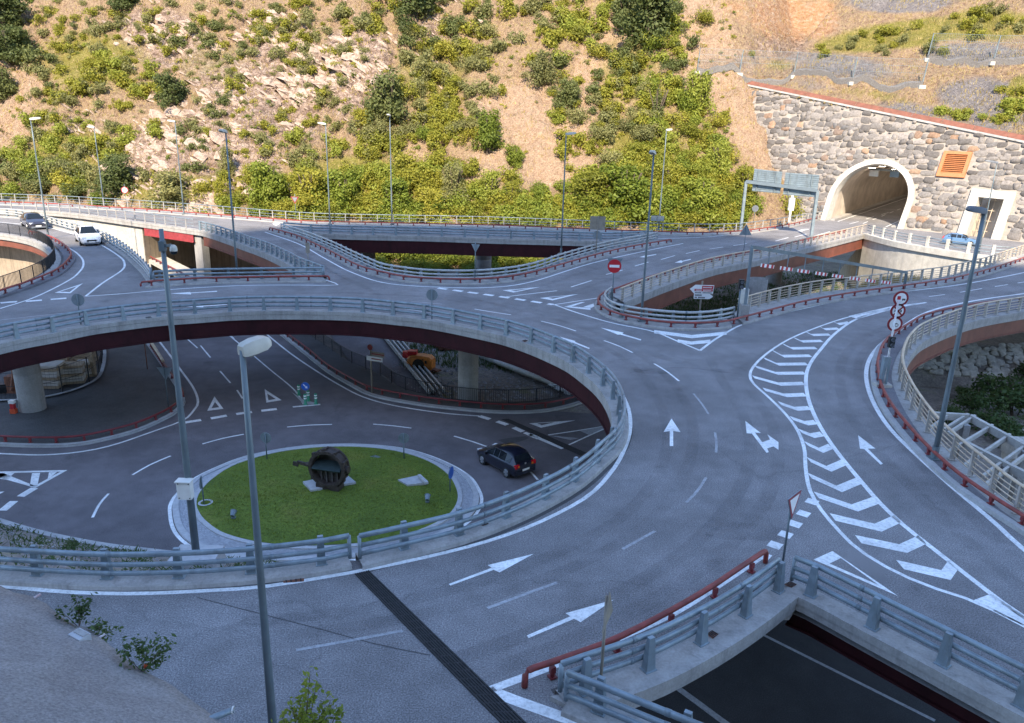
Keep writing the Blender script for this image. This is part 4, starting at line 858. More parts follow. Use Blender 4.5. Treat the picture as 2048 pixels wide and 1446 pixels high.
# mountain behind the viewer: the valley's other side, whose shadow lies over the interchange
E_ = [(-420,-160), (-300,-110), (-200,-50), (-120,10), (-70,48), (-50,63), (-39,73.5), (-31,82), (-26,87), (-20,91.5), (-6,93), (6,93.6), (16,94.5), (22,93.5), (26,91), (30,86), (35,81), (43,77), (52,72), (70,60), (100,38), (160,0), (260,-80), (420,-200)]
sh = Vector((SUN.x, SUN.y, 0)).normalized(); Lr = 300.0; zr = Lr * math.tan(SUN_EL)
ridge = [Vector((x, y, 0)) + sh * Lr + Vector((0, 0, zr)) for x, y in E_]
mb = MB(); rows = []
for i, p in enumerate(ridge):
    f0 = Vector((p.x * .9 - sh.x * 190, min(-42, p.y - sh.y * 235), LOW - .5)); f0.y = min(f0.y, -42)
    row = [f0]
    for t in (.2, .4, .6, .8, .93): q = f0.lerp(p, t); q.z -= math.sin(t * math.pi) * 14 - random.uniform(-4, 2); row.append(q)
    row += [p, p + sh * 40 + Vector((0, 0, -30)), p + sh * 200 + Vector((0, 0, -zr - 8))]; rows.append(row)
mb.grid(rows)
simple('forest_slope', (0.09, 0.10, 0.06), .95, 0, .5, .15, spec=.1)
tag(mb.build('mountain', 'forest_slope'), kind='structure')

# ================================================================== tunnel portal wall
wall = thing('portal_wall', 'battered wall of big rounded stones set in pale mortar around the tunnel mouth', 'wall', tuple(WA))
mm, nt_, b_ = _nodes('mortar'); n1 = noise_node(nt_, 1.5, 6, .7); c_ = ramp(nt_, n1.outputs['Fac'], [(.3, (.22, .19, .165)), (.7, (.35, .31, .275))]).outputs[0]; nt_.links.new(c_, b_.inputs['Base Color']); b_.inputs['Roughness'].default_value = .95; MATS['mortar'] = mm
def vtop(s): return 12.2 + (9.9 - s) * .192
ARC = []                                                    # tunnel opening outline in wall coordinates (s, v)
VC = 3.35
def arch(rad, n=28, foot=-0.4):
    L_ = [(TUN_S - rad * .985, foot)]
    for k in range(n + 1):
        a = math.pi - math.pi * k / n; L_.append((TUN_S + rad * math.cos(a), VC + rad * math.sin(a) * 1.0))
    L_.append((TUN_S + rad * .985, foot)); return L_
inner = arch(TUN_R); outer_a = arch(TUN_R + .72)
door = [(6.3, -.4), (6.3, 5.85), (11.1, 5.75), (11.1, -.4)]
sq = [(-32.2, -1), (26, -1), (26, vtop(26)), (-32.2, vtop(-32.2))]
vs = []; es = []
for L_ in (sq, outer_a, door): i0 = len(vs); vs += [Vector(p) for p in L_]; es += [(i0 + k, i0 + (k + 1) % len(L_)) for k in range(len(L_))]
V2, E2, F2, *_ = delaunay_2d_cdt(vs, es, [], 0, 1e-5)
def inpoly(p, L):
    c = False; j = len(L) - 1
    for i in range(len(L)):
        if (L[i][1] > p[1]) != (L[j][1] > p[1]) and p[0] < (L[j][0] - L[i][0]) * (p[1] - L[i][1]) / (L[j][1] - L[i][1]) + L[i][0]: c = not c
        j = i
    return c
mb = MB(); mb.v = [tuple(wall_pt(v.x, v.y)) for v in V2]
for f in F2:
    c = (V2[f[0]] + V2[f[1]] + V2[f[2]]) / 3
    if inpoly(c, sq) and not inpoly(c, outer_a) and not inpoly(c, door): mb.f.append(tuple(f))
mb.build('mortar_bed', 'mortar', wall)
# stones
stone_cols = [(0, (.095, .085, .08)), (.25, (.145, .13, .122)), (.5, (.195, .175, .162)), (.7, (.26, .23, .21)), (.92, (.12, .115, .115)), (.975, (.25, .155, .10)), (1, (.31, .21, .145))]
def stone_mat(name, per_island):
    m, nt, b = _nodes(name)
    src = nt.nodes.new('ShaderNodeNewGeometry').outputs['Random Per Island'] if per_island else nt.nodes.new('ShaderNodeObjectInfo').outputs['Random']
    c = ramp(nt, src, stone_cols).outputs[0]; n1 = noise_node(nt, 4, 6, .7); c = mixc(nt, c, ramp(nt, n1.outputs['Fac'], [(.3, .6), (.7, 1.3)]).outputs[0], 1.0, 'MULTIPLY')
    nt.links.new(c, b.inputs['Base Color']); b.inputs['Roughness'].default_value = .9; bump(nt, b, n1.outputs['Fac'], .6, .08); MATS[name] = m
stone_mat('wall_stone', False); stone_mat('wall_stone_joined', True)
def stone_verts(r):
    k = 8; a0 = r.uniform(0, 6); ring1 = []; ring2 = []
    for i in range(k):
        a = 2 * math.pi * i / k; j = r.uniform(.8, 1.16)
        sx, sz = math.copysign(abs(math.cos(a)) ** .55, math.cos(a)), math.copysign(abs(math.sin(a)) ** .55, math.sin(a))
        ring1.append((.5 * sx * j, 0, .5 * sz * j)); ring2.append((.42 * sx * j + r.uniform(-.03, .03), -.75 + r.uniform(-.15, .15), .42 * sz * j + r.uniform(-.03, .03)))
    v = ring1 + ring2 + [(0, -1.0, r.uniform(-.05, .05))]
    f = [(i, (i + 1) % k, k + (i + 1) % k, k + i) for i in range(k)] + [(k + i, k + (i + 1) % k, 2 * k) for i in range(k)]
    return v, f
smesh = []
for i in range(14):
    mb = MB(); mb.v, mb.f = stone_verts(random); me_ = mesh_of(mb, 'stone', 'wall_stone', True); smesh.append(me_)
Mw = Matrix((( WD.x, -WNORM.x, WU.x), (WD.y, -WNORM.y, WU.y), (WD.z, -WNORM.z, WU.z)))     # local x along wall, -y out of it, z up the batter
vent_sv = [wall_sv(*p) for p in ((1889.6,303),(1943,308),(1929,357),(1875.6,350))]
vs0 = min(p[0] for p in vent_sv) - .25; vs1 = max(p[0] for p in vent_sv) + .25; vv0 = min(p[1] for p in vent_sv) - .2; vv1 = max(p[1] for p in vent_sv) + .2
stones = []; v = .35; 
while v < 21:
    hgt = random.uniform(.52, .82); s = -36 + random.uniform(0, 1)
    while s < 17:
        wd_ = random.uniform(.6, 1.5) * (1.15 if random.random() < .2 else 1); c = (s + wd_ / 2, v + random.uniform(-.2, .2) + .22 * math.sin(s * .55 + v * 1.7)); s += wd_ * 1.03 + random.uniform(.02, .12)
        if c[1] + hgt * .5 > vtop(c[0]) - .1: continue
        if math.hypot(c[0] - TUN_S, max(0, c[1] - VC)) < TUN_R + .72 + wd_ * .2 and c[1] < 11: continue
        if 6.3 - wd_ * .32 < c[0] < 11.1 + wd_ * .32 and c[1] < 5.85 + hgt * .35: continue
        if vs0 - wd_ * .3 < c[0] < vs1 + wd_ * .3 and vv0 - hgt * .3 < c[1] < vv1 + hgt * .3: continue
        p = wall_pt(*c); x_, y_ = px_of(p)
        if x_ > 2075 or x_ < 1470: continue
        hz = float(hill_z(p.x, p.y)); 
        if hz > p.z + .4 and c[0] < -12 and c[1] < vtop(c[0]) - 2.3: continue
        stones.append((1 / (p - CAM).length * wd_ * hgt, p, wd_ * 1.16, hgt * random.uniform(1.0, 1.36), random.uniform(.15, .3), random.uniform(-9, 9), x_ < 2050))
    v += hgt * 1.0
placed = [(( q[1] - WA).dot(WD), (q[1] - WA).dot(WU), q[2], q[3]) for q in stones]
for _ in range(4200):                                   # small stones packed into the remaining joints
    s = random.uniform(-33, 12); v = random.uniform(.1, 20); a = random.uniform(.28, .6); b = a * random.uniform(.55, .9)
    if v + b * .5 > vtop(s) - .1 or (math.hypot(s - TUN_S, max(0, v - VC)) < TUN_R + .78 + a * .4 and v < 11) or (6.15 - a * .5 < s < 11.25 + a * .5 and v < 5.9 + b * .5) or (vs0 - a * .4 < s < vs1 + a * .4 and vv0 - b * .4 < v < vv1 + b * .4): continue
    if any(abs(s - S_) < (a + A_w) * .5 and abs(v - V_v) < (b + B_h) * .5 and ((s - S_) / ((a + A_w) * .5)) ** 2 + ((v - V_v) / ((b + B_h) * .5)) ** 2 < .92 for S_, V_v, A_w, B_h in placed): continue
    p = wall_pt(s, v); x_, y_ = px_of(p)
    if x_ > 2075 or x_ < 1470 or (float(hill_z(p.x, p.y)) > p.z + .4 and s < -12 and v < vtop(s) - 2.3): continue
    placed.append((s, v, a, b)); stones.append((0.0001 * a * b, p, a, b, random.uniform(.15, .28), random.uniform(-25, 25), False))
stones.sort(key=lambda q: -q[0] * (1 if q[6] else .01)); joined = MB()
for i, (_, p, a, b, dpt, tw, _) in enumerate(stones):
    M3 = Mw @ Matrix.Rotation(RAD(tw), 3, 'Y')
    if i < 300:
        o = inst(smesh[i % 14], 'stone', p, parent=wall); o.rotation_euler = M3.to_euler(); o.scale = (a, dpt, b)
    else:
        vv_, ff_ = stone_verts(random); i0 = len(joined.v); joined.v += [tuple(p + M3 @ Vector((x * a, y * dpt, z * b))) for x, y, z in vv_]; joined.f += [tuple(q + i0 for q in f) for f in ff_]
if joined.v: tag(joined.build('small_stones', 'wall_stone_joined', wall, True), kind='stuff')
print('wall stones', len(stones))
# portal ring, lining and pavement inside
portal = thing('tunnel_portal', 'pale concrete arch of the road tunnel mouth', 'tunnel portal', tuple(WA + WD * TUN_S))
mb = MB(); n = len(inner); rows = []
for (s0, v0), (s1, v1) in zip(inner, outer_a): rows.append([wall_pt(s1, v1, 0), wall_pt(s1, v1, .38), wall_pt(s0, v0, .38), wall_pt(s0, v0, -.3), wall_pt(s0, v0, 0) + WN * 1.2])
mb.grid(rows); smoothmod(mb.build('arch_ring', 'concrete_light', portal), 50)
mb = MB(); rows = []
for s0, v0 in inner:
    p = wall_pt(s0, v0, 0); rows.append([p + TX * t for t in (.9, 5, 12, 25, 45, 75)])
mb.grid(rows); mb.build('lining', 'tunnel_lining', portal, True)
mb = MB(); a = wall_pt(TUN_S - 6, -1) + TX * 74; mb.quad(a, a + WD * 12, a + WD * 12 + Vector((0, 0, 12)), a + Vector((0, 0, 12))); mb.build('lining_end', 'tunnel_lining', portal)
mb = MB()
for sgn in (-1, 1):
    a = WA + WD * (TUN_S + sgn * (TUN_R - .55)); b = a + TX * 70; mb.bar(a + TX * .5 + Vector((0, 0, .08)), b + Vector((0, 0, .08)), 1.0, .18)
mb.build('side_walkway', 'concrete', portal)
for sgn in (-.95, .95):
    line = [WA + WD * (TUN_S + sgn * 3.4) + TX * t + Vector((0, 0, .006)) for t in (0, 10, 30, 60)]; mb = MB(); stripe(mb, line, .15); mb.build('edge_line', 'white_paint', road)
for t in range(1, 50, 6):
    line = [WA + WD * TUN_S + TX * q + Vector((0, 0, .006)) for q in (t, t + 1.5, t + 3)]; mb = MB(); stripe(mb, line, .13); mb.build('dash', 'white_paint', road)
for k, (ds, t) in enumerate(((-.6, 6), (2.0, 7))):
    c = WA + WD * (TUN_S + ds) + TX * t + Vector((0, 0, 6.35)); mb = MB(); mb.box(c, (1.2, .35, .8), math.atan2(WD.y, WD.x)); o = mb.build('signal_box', ['box_white', 'galv_dark'][k], portal)
me_, nt_, b_ = _nodes('tunnel_light'); b_.inputs['Emission Color'].default_value = (1, .84, .66, 1); b_.inputs['Emission Strength'].default_value = 7.0; MATS['tunnel_light'] = me_
for t in (9, 16, 23, 30, 38, 46, 56):
    for ds in (-1.6, 1.6):
        c = WA + WD * (TUN_S + ds) + TX * t + Vector((0, 0, 7.0)); mb = MB(); mb.box(c, (.45, 1.6, .14), math.atan2(WD.y, WD.x)); lf = mb.build('lamp_fitting', 'galv_dark', portal); mb = MB(); mb.box(c - Vector((0, 0, .09)), (.36, 1.5, .03), math.atan2(WD.y, WD.x)); mb.build('lamp_tube', 'tunnel_light', lf)
mb = MB(); c = WA + WD * (TUN_S) + TX * 12 + Vector((0, 0, 6.6)); mb.bar(c - WD * 3, c + WD * 3, .3, .3); mb.build('cable_tray', 'galv', portal)
# louvre vent
vn = thing('vent_louvre', 'orange louvred vent set in the stone wall above the doorway', 'vent', tuple(wall_pt(*vent_sv[3])))
v0, v1, v2, v3 = [Vector(p) for p in vent_sv]
fr = MB(); cs = [(vs0 + .25, vv0 + .2), (vs1 - .25, vv0 + .2), (vs1 - .25, vv1 - .2), (vs0 + .25, vv1 - .2)]
ins = [(cs[0][0] + .4, cs[0][1] + .5), (cs[1][0] - .4, cs[1][1] + .5), (cs[2][0] - .4, cs[2][1] - .4), (cs[3][0] + .4, cs[3][1] - .4)]
for i in range(4):
    j = (i + 1) % 4; fr.quad(wall_pt(*cs[i], .3), wall_pt(*cs[j], .3), wall_pt(*ins[j], .3), wall_pt(*ins[i], .3)); fr.quad(wall_pt(*cs[i], 0), wall_pt(*cs[j], 0), wall_pt(*cs[j], .3), wall_pt(*cs[i], .3)); fr.quad(wall_pt(*ins[i], .3), wall_pt(*ins[j], .3), wall_pt(*ins[j], 0), wall_pt(*ins[i], 0))
fr.build('frame', 'vent_orange', vn); mb = MB(); mb.quad(*[wall_pt(*p, .02) for p in ins]); mb.build('back_panel', 'rust', vn)
for k in range(10):
    t = (k + .5) / 10; a = Vector(ins[0]).lerp(Vector(ins[3]), t); b = Vector(ins[1]).lerp(Vector(ins[2]), t); mb = MB(); pa, pb = wall_pt(a.x, a.y, .14), wall_pt(b.x, b.y, .14); mb.bar(pa, pb, .2, .05, up=(WNORM + WU * .9)); mb.build('slat', 'vent_orange', vn)
# doorway
dw = thing('wall_doorway', 'pale concrete doorway with a barred gate in the stone wall right of the tunnel', 'doorway', tuple(WA + WD * 8.5))
do = [(6.3, -.4), (6.3, 5.85), (11.1, 5.75), (11.1, -.4)]; di = [(7.3, -.4), (7.3, 4.85), (10.1, 4.8), (10.1, -.4)]
mb = MB(); rows = [[wall_pt(*a, 0), wall_pt(*a, .35), wall_pt(*b, .35), wall_pt(*b, 0) + WN * 1.6] for a, b in zip(do, di)]; mb.grid(rows); mb.build('surround', 'concrete_light', dw)
g0 = [wall_pt(*b, 0) + WN * 1.55 for b in di]; mb = MB(); mb.quad(*[q + WN * 2.5 for q in g0]); mb.build('back_wall', 'tunnel_lining', dw)
for a, b in ((0, 1), (3, 2)): mb = MB(); mb.quad(g0[a], g0[b], g0[b] + WN * 2.5, g0[a] + WN * 2.5); mb.build('side_wall', 'tunnel_lining', dw)
for k in range(5): t = k / 4; mb = MB(); mb.bar(g0[0].lerp(g0[3], t), g0[1].lerp(g0[2], t), .07, .07); mb.build('gate_bar', 'beige_paint', dw)
for k in range(4): t = .2 + k / 4; mb = MB(); mb.bar(g0[0].lerp(g0[1], t), g0[3].lerp(g0[2], t), .07, .07); mb.build('gate_bar', 'beige_paint', dw)
# rust coloured channel along the wall top
cp = thing('drain_coping', 'rust coloured sheet channel running along the top of the stone wall', 'coping', tuple(wall_pt(-6, vtop(-6))))
for k in range(14):
    s0 = -32 + k * 4.0; s1 = s0 + 3.94; mb = MB(); rows = []
    for s in (s0, s1): rows.append([wall_pt(s, vtop(s) - .25, .18), wall_pt(s, vtop(s), .2), wall_pt(s, vtop(s), .2) + WN * .5, wall_pt(s, vtop(s), .1) + WN * .55 + Vector((0, 0, .0)), wall_pt(s, vtop(s) + .62, .1) + WN * .9])
    mb.grid(rows); mb.build('channel_plate', ['coping_rust', 'coping_rust', 'coping_rust'][k % 3], cp)
mb = MB(); mb.grid([[wall_pt(s, vtop(s) - .28, .02), wall_pt(s, vtop(s) - .28, .24), wall_pt(s, vtop(s) - .02, .24), wall_pt(s, vtop(s) - .02, .0)] for s in (-32, 0, 26)]); mb.build('capping_beam', 'concrete', cp)
# rockfall fences on the terraces
def rock_fence(pxs, hs, label, group='rockfall fences on the terraces'):
    base = [hill_hit(x, y) for x, y in pxs]; base = [b for b in base if b]
    if len(base) < 2: return
    o = thing('rockfall_fence', label, 'fence', tuple(base[0]), group=None); tops = []
    for b, h in zip(base, hs):
        mb = MB(); tp = b + Vector((.15, -.5, h)); mb.bar(b - Vector((0, 0, .5)), tp, .12, .12); mb.build('post', 'galv', o); mb = MB(); mb.box(b + Vector((0, -.1, .05)), (.9, .7, .5)); mb.build('footing', 'concrete_light', o); tops.append(tp)
    net = MB(); mesh = MB()
    for i in range(len(base) - 1):
        for t in (1.0, .75, .5):
            a = base[i].lerp(tops[i], t); b = base[i + 1].lerp(tops[i + 1], t); net.bar(a, b, .03, .03)
        nseg = 34
        for k in range(nseg):
            t0 = k / nseg
            mesh.bar(base[i].lerp(base[i + 1], t0), tops[i].lerp(tops[i + 1], min(1, t0 + .06)), .012, .012); mesh.bar(base[i].lerp(base[i + 1], min(1, t0 + .06)), tops[i].lerp(tops[i + 1], t0), .012, .012)
        g_ = MB(); nn = 14; rr = []
        for k in range(nn + 1):
            p = base[i].lerp(base[i + 1], k / nn); p.z = float(grid_z(np.array([p.x]), np.array([p.y]))[0]); rr.append([p + Vector((0, -.3, -.3)), p + Vector((0, -.35, .55 + random.uniform(-.1, .1))), p + Vector((0, .4, .75 + random.uniform(-.1, .1)))])
        g_.grid(rr); g_.build('debris_skirt', 'gabion', o)
    tag(net.build('cable', 'galv', o), kind='stuff'); tag(mesh.build('wire_net', 'galv', o), kind='stuff')
rock_fence([(1393,146),(1478,150),(1586,155),(1702,168),(1842,175)], [3.6] * 5, 'long sagging wire rockfall fence on grey posts above the stone wall')
rock_fence([(1853,121),(1984,128),(2120,132)], [3.6] * 3, 'upper wire rockfall fence at the right edge of the terraces')
# rubble stones at the foot of the wall left of the tunnel
for i, (x, y) in enumerate([(1532,398),(1548,403),(1563,398),(1540,412),(1556,415),(1572,410),(1590,402),(1604,408),(1550,424),(1570,421),(1524,410),(1612,420)]):
    p = at(x, y, .6); p = p + (p - CAM) * .03; o = inst(smesh[i % 14], 'boulder', Vector((p.x, p.y, .35)), random.uniform(-.4, .4)); o.scale = (1.9, 1.1, 1.3)
    tag(o, 'rounded grey boulder heaped at the wall foot behind the sign gantry', 'boulder', 'boulders at the wall foot')
# ================================================================== guard rails
def post_mesh_blue():
    mb = MB(); rows = []
    for z, wx, wy, oy in ((0, .32, .26, 0), (.02, .32, .26, 0), (.03, .25, .2, 0), (.45, .2, .15, -.0), (.86, .15, .1, .0)): rows.append([Vector((-wx / 2, -wy / 2 + oy, z)), Vector((wx / 2, -wy / 2 + oy, z)), Vector((wx / 2, wy / 2 + oy, z)), Vector((-wx / 2, wy / 2 + oy, z))])
    mb.grid(rows, close_u=True); mb.poly(rows[-1]); return mesh_of(mb, 'post', 'galv')
PM_BLUE = post_mesh_blue()
mb = MB(); mb.box((0, 0, .48), (.035, .16, .96)); mb.box((0, .08, .48), (.09, .02, .96)); mb.box((0, -.08, .48), (.09, .02, .96)); mb.box((0, 0, .01), (.2, .26, .02)); PM_TAN = mesh_of(mb, 'post', 'beige_post')
mb = MB(); mb.box((0, 0, .5), (.07, .1, 1.0)); PM_FAR = mesh_of(mb, 'post', 'beige_post')
mb = MB(); mb.tube([(0, 0, -.02), (0, 0, .26)], .055, 7); mb.box((0, 0, .02), (.18, .18, .03)); mb.box((0, 0, .2), (.13, .1, .16)); RB = mesh_of(mb, 'bracket', 'red_low')
mb = MB(); mb.box((0, 0, .52), (.05, .05, 1.04)); PM_BLK = mesh_of(mb, 'post', 'black_iron')
def posts_along(path, spacing, first=0.3):
    P = resample(path, .05); out = []; i = int(first / .05)
    N = normals(P)
    while i < len(P): out.append((P[i], math.atan2(-N[i].x, N[i].y))); i += int(spacing / .05)
    return out
def guard_rail(path, hole, kind, label, spacing=2.0, post_px=None, z=0.15, ends=(True, True), first=.4, rm=None):
    path = [Vector((p.x, p.y, z)) for p in path]; o = thing('guard_rail' if kind != 'tan' else 'railing', label, 'guard rail' if kind != 'tan' else 'railing', tuple(path[len(path) // 2]))
    spots = posts_along(path, spacing, first)
    if post_px:
        spots = []; R_ = resample(path, .05); N = normals(R_)
        for x, y in post_px:
            p = at(x, y, z); i = min(range(len(R_)), key=lambda j: (R_[j] - p).length_squared); spots.append((R_[i], math.atan2(-N[i].x, N[i].y)))
    if kind == 'blue': pm, rails = PM_BLUE, [(.24, .055, .075), (.50, .055, .075), (.80, .06, .085)]; sd = -.17
    elif kind == 'tan': pm, rails = PM_TAN, [(.2, .022, .022), (.38, .022, .022), (.56, .022, .022), (.74, .022, .022), (.98, .065, .05)]; sd = 0
    else: pm, rails = PM_FAR, [(.3, .025, .025), (.6, .025, .025), (1.0, .055, .045)]; sd = 0
    for p, a in spots: inst(pm, 'post', p, a + (0 if kind == 'blue' else 0), o)
    rp = offset(path, hole * sd)
    for k, (h, rx, rz) in enumerate(rails):
        mb = MB(); pts = [p + Vector((0, 0, h)) for p in rp]
        mb.tube(pts, rx, 8 if kind == 'blue' else 6, True, rz)
        mb.build('rail', rm if rm else 'galv' if kind == 'blue' else ('beige_paint' if (kind == 'tan') else 'galv'), o, True)
    if kind == 'blue' and (path[len(path) // 2] - CAM).length < 60:
        R_ = resample(rp, 2.0)
        for i in range(1, len(R_) - 1, 2):
            t_ = (R_[i + 1] - R_[i - 1]).normalized()
            for h, rx, rz in rails: mb = MB(); c = R_[i] + Vector((0, 0, h)); mb.tube([c - t_ * .06, c + t_ * .06], rx + .008, 8, True, rz + .008); mb.build('splice', 'galv_dark', o, True)
    if kind == 'blue':
        for e, use in ((0, ends[0]), (-1, ends[1])):
            if use: mb = MB(); p = rp[e]; mb.tube([p + Vector((0, 0, .1)), p + Vector((0, 0, .4)), p + Vector((0, 0, .8))], .055, 8, True); mb.build('end_bend', 'galv', o, True)
    return o
R1P = [(34,677),(106,664),(174,650),(248,640),(318,632),(390,627),(460,622),(528,620),(595,620),(661,621),(726,624),(786,630),(848,637),(906,647),(960,658),(1013,670),(1062,686),(1106,704),(1145,723),(1177,746),(1205,770),(1225,797),(1237,828),(1238,862),(1222,895),(1193,923),(1150,960),(1090,996),(1012,1033),(918,1068),(808,1096)]
guard_rail(PW['R1'], -1, 'blue', 'long blue-grey three-bar guard rail curving right round above the roundabout', post_px=[(-35,692)] + R1P, ends=(False, True))
guard_rail(PW['R2'], 1, 'blue', 'blue-grey three-bar guard rail beside the weedy bank, left of the black joint', post_px=[(-58,1138),(78,1148),(216,1155),(360,1153),(501,1144),(642,1127)], ends=(False, True))
guard_rail(PW['R3'], -1, 'blue', 'blue-grey guard rail behind the thick red pipe in the foreground', post_px=[(1170,1384),(1296,1339),(1403,1285),(1490,1231),(1556,1181)])
guard_rail(PW['R4'], -1, 'blue', 'blue-grey guard rail running to the bottom right corner beside the hatched road', post_px=[(1621,1190),(1742,1254),(1883,1328),(2039,1411)], ends=(True, False))
guard_rail(PW['R5'], 1, 'blue', 'short blue-grey guard rail at the bottom edge beside the dark opening', post_px=[(1197,1422),(1368,1494)], ends=(True, False))
guard_rail(PW['R6'], 1, 'tan', 'beige tubular railing on the far side of the road with the height barrier', 1.35)
guard_rail(PW['R7'], 1, 'blue', 'pale grey guard rail bent round the tip by the no entry sign', 1.7, rm='galv_light')
guard_rail(PW['R8'], -1, 'tan', 'beige railing on the bridge edge leading up to the tunnel', 1.7)
guard_rail(PW['R9'], 1, 'blue', 'blue-grey guard rail sagging in a wide curve above the green gap', 1.45, rm='galv_light')
guard_rail(PW['R10'], -1, 'blue', 'straight blue-grey guard rail on the far bridge with tall posts', 2.3, post_px=[(622,465),(661,466.5),(704,468),(747,469),(792,470),(838,471),(884,472.3),(930,474),(976,475.5),(1022,476.8),(1068,478),(1114,479.3),(1159,480.6),(1201,481.2),(1245,480.8),(1290,478)])
guard_rail(clip(PW['R11'], lambda x, y: x > 395), -1, 'blue', 'blue-grey guard rail descending to the junction at the left bridge', 1.3, ends=(False, True))
guard_rail(clip(PW['R11'], lambda x, y: x <= 395), -1, 'far', 'sunlit light grey railing along the near edge of the far left road', 1.75)
guard_rail(PW['R12'], 1, 'blue', 'low grey guard rail across the triangular gap at the left junction', 2.4)
guard_rail(PW['R13'], 1, 'blue', 'grey guard rail on the right edge of the ramp with the two cars', 1.35, rm='galv_light')
guard_rail(PW['R15'], 1, 'tan', 'beige railing round the tight right-hand curve above the rubble slope', 1.45)
guard_rail(PW['FR'], 1, 'far', 'long thin railing along the far edge of the back road under the hillside', 1.9)
pzr = [Vector((p.x, p.y, .2)) for p in pz]
o = thing('safety_barrier', 'white posted barrier on the apron edge right of the tunnel', 'guard rail', tuple(pzr[5]))
for p, a in posts_along(pzr, 2.3, 1.2): mb = MB(); mb.box(p + Vector((0, 0, .55)), (.28, .28, 1.1), a); mb.build('post', 'concrete_light', o)
for h in (.35, .65, .95): mb = MB(); mb.tube([p + Vector((0, .1, h)) for p in pzr], .05, 6); mb.build('rail', 'galv', o, True)

def red_pipe(path, label, z=0.15, h=.3, r=.07, spacing=1.5, mat='red_pipe', bend=(True, True)):
    path = [Vector((p.x, p.y, z)) for p in path]; o = thing('red_pipe_rail', label, 'crash pipe', tuple(path[len(path) // 2]))
    pts = [p + Vector((0, 0, h)) for p in path]
    for e, use in ((0, bend[0]), (-1, bend[1])):
        if use:
            p = path[e]; t = (path[0] - path[1] if e == 0 else path[-1] - path[-2]).normalized(); L_ = [p + t * .12 + Vector((0, 0, h - .02)), p + t * .2 + Vector((0, 0, h - .12)), p + t * .21 + Vector((0, 0, 0))]
            pts = (L_[::-1] + pts) if e == 0 else (pts + L_)
    mb = MB(); mb.tube(pts, r, 8); mb.build('pipe', mat, o, True)
    for p, a in posts_along(path, spacing, .5): inst(RB, 'bracket', p, a, o)
red_pipe(QW['Q3'], 'thick red crash pipe bent down at its end in the foreground', .02, .42, .075, 1.9)
red_pipe(QW['Q9'], 'red crash pipe along the wide curve above the green gap'); red_pipe(QW['Q12'], 'red crash pipe across the triangular gap at the left junction', spacing=2.2)
red_pipe(QW['Q14'], 'red crash pipe round the curved ramp at the left edge', bend=(True, False)); red_pipe(clip(QW['Q7'], lambda x, y: True), 'red crash pipe round the tip by the no entry sign and along the barrier road', bend=(True, False))
red_pipe(QW['Q8'], 'red crash pipe behind the beige bridge railing towards the tunnel', bend=(False, False)); red_pipe(QW['Q15'], 'red crash pipe round the tight right-hand curve', bend=(False, False), spacing=1.35)
red_pipe(QW['QF'], 'red crash pipe along the far edge of the back road', h=.26, bend=(False, True), spacing=1.9)
lowp = lambda px: [p for p in resample(W(px, LOW, 6), .5)]
red_pipe(lowp([(-200,878),(0,887),(86,890),(149,888),(207,878),(277,859),(329,836),(354,820),(367,802),(362,786),(350,768),(326,735)]), 'dark red crash pipe round the dark forecourt at lower left', LOW + .15, .34, .07, 1.5, 'red_low', (False, False))
red_pipe(lowp([(300,694),(312,712),(328,738)]), 'short dented barrier of rusty pale boards behind the forecourt pole', LOW + .15, .5, .12, .6, 'beige_paint', (False, False))
red_pipe(lowp([(525,638),(556,663),(615,707),(652,738),(695,764),(743,787),(823,803),(905,814),(1014,822),(1109,816),(1198,788),(1260,752)]), 'dark red crash pipe along the lower road below the yard railing', LOW + .15, .34, .06, 1.5, 'red_low', (False, False))
def black_railing(px, z, label, h=1.04, world=None):
    P = world if world else resample(W(px, z, 6), .4); P = [Vector((p.x, p.y, z)) for p in P]
    o = thing('black_railing', label, 'railing', tuple(P[len(P) // 2]))
    for p, a in posts_along(P, 2.0, .2): inst(PM_BLK, 'post', p, a, o)
    for hh, r in ((1.02, .028), (.12, .02)): mb = MB(); mb.tube([p + Vector((0, 0, hh)) for p in P], r, 5); mb.build('rail', 'black_iron', o)
    mb = MB()
    for p in resample(P, .15): mb.bar(p + Vector((0, 0, .12)), p + Vector((0, 0, 1.0)), .024, .024)
    tag(mb.build('balusters', 'black_iron', o), kind='stuff')
black_railing(BR, LOW + .15, 'black barred railing between the lower road and the storage yard')
black_railing(None, .15, 'black barred railing round the curved ramp at the left edge', world=PW['R14'])
black_railing([(310,560),(340,540),(392,552),(430,560)], LOW, 'black railing on the lower walkway under the left bridge')
black_railing([(640,667),(665,672),(700,668),(730,664)], LOW, 'short black railing across the yard path below the deck')
# ================================================================== lamps
def luminaire(mb_shell, mb_glass, tip, d, L=.85, wd=.34, tilt=.12):
    """flattened shell head reaching from the pole tip along d"""
    x = Vector((d[0], d[1], tilt)).normalized(); y = Vector((-x.y, x.x, 0)).normalized(); z = x.cross(y)
    rows = []
    for t, w_, h0, h1 in ((-.06, .24, -.09, .07), (.04, .29, -.1, .1), (.4, .34, -.1, .12), (.75, .34, -.09, .11), (.94, .28, -.06, .08), (1.0, .2, -.03, .04)):
        w2 = w_ * wd / .34 / 2 * 1.0; c = tip + x * (t * L)
        rows.append([c + y * (w2 * a) + z * b for a, b in ((-1, h0), (-1, (h0 + h1) / 2), (-.7, h1), (.7, h1), (1, (h0 + h1) / 2), (1, h0))])
    mb_shell.grid(rows, close_u=True); mb_shell.poly(rows[0]); mb_shell.poly(rows[-1])
    a, b = tip + x * (L * .15) - z * .135, tip + x * (L * .85) - z * .12
    mb_glass.quad(a - y * wd * .33, a + y * wd * .33, b + y * wd * .28, b - y * wd * .28)
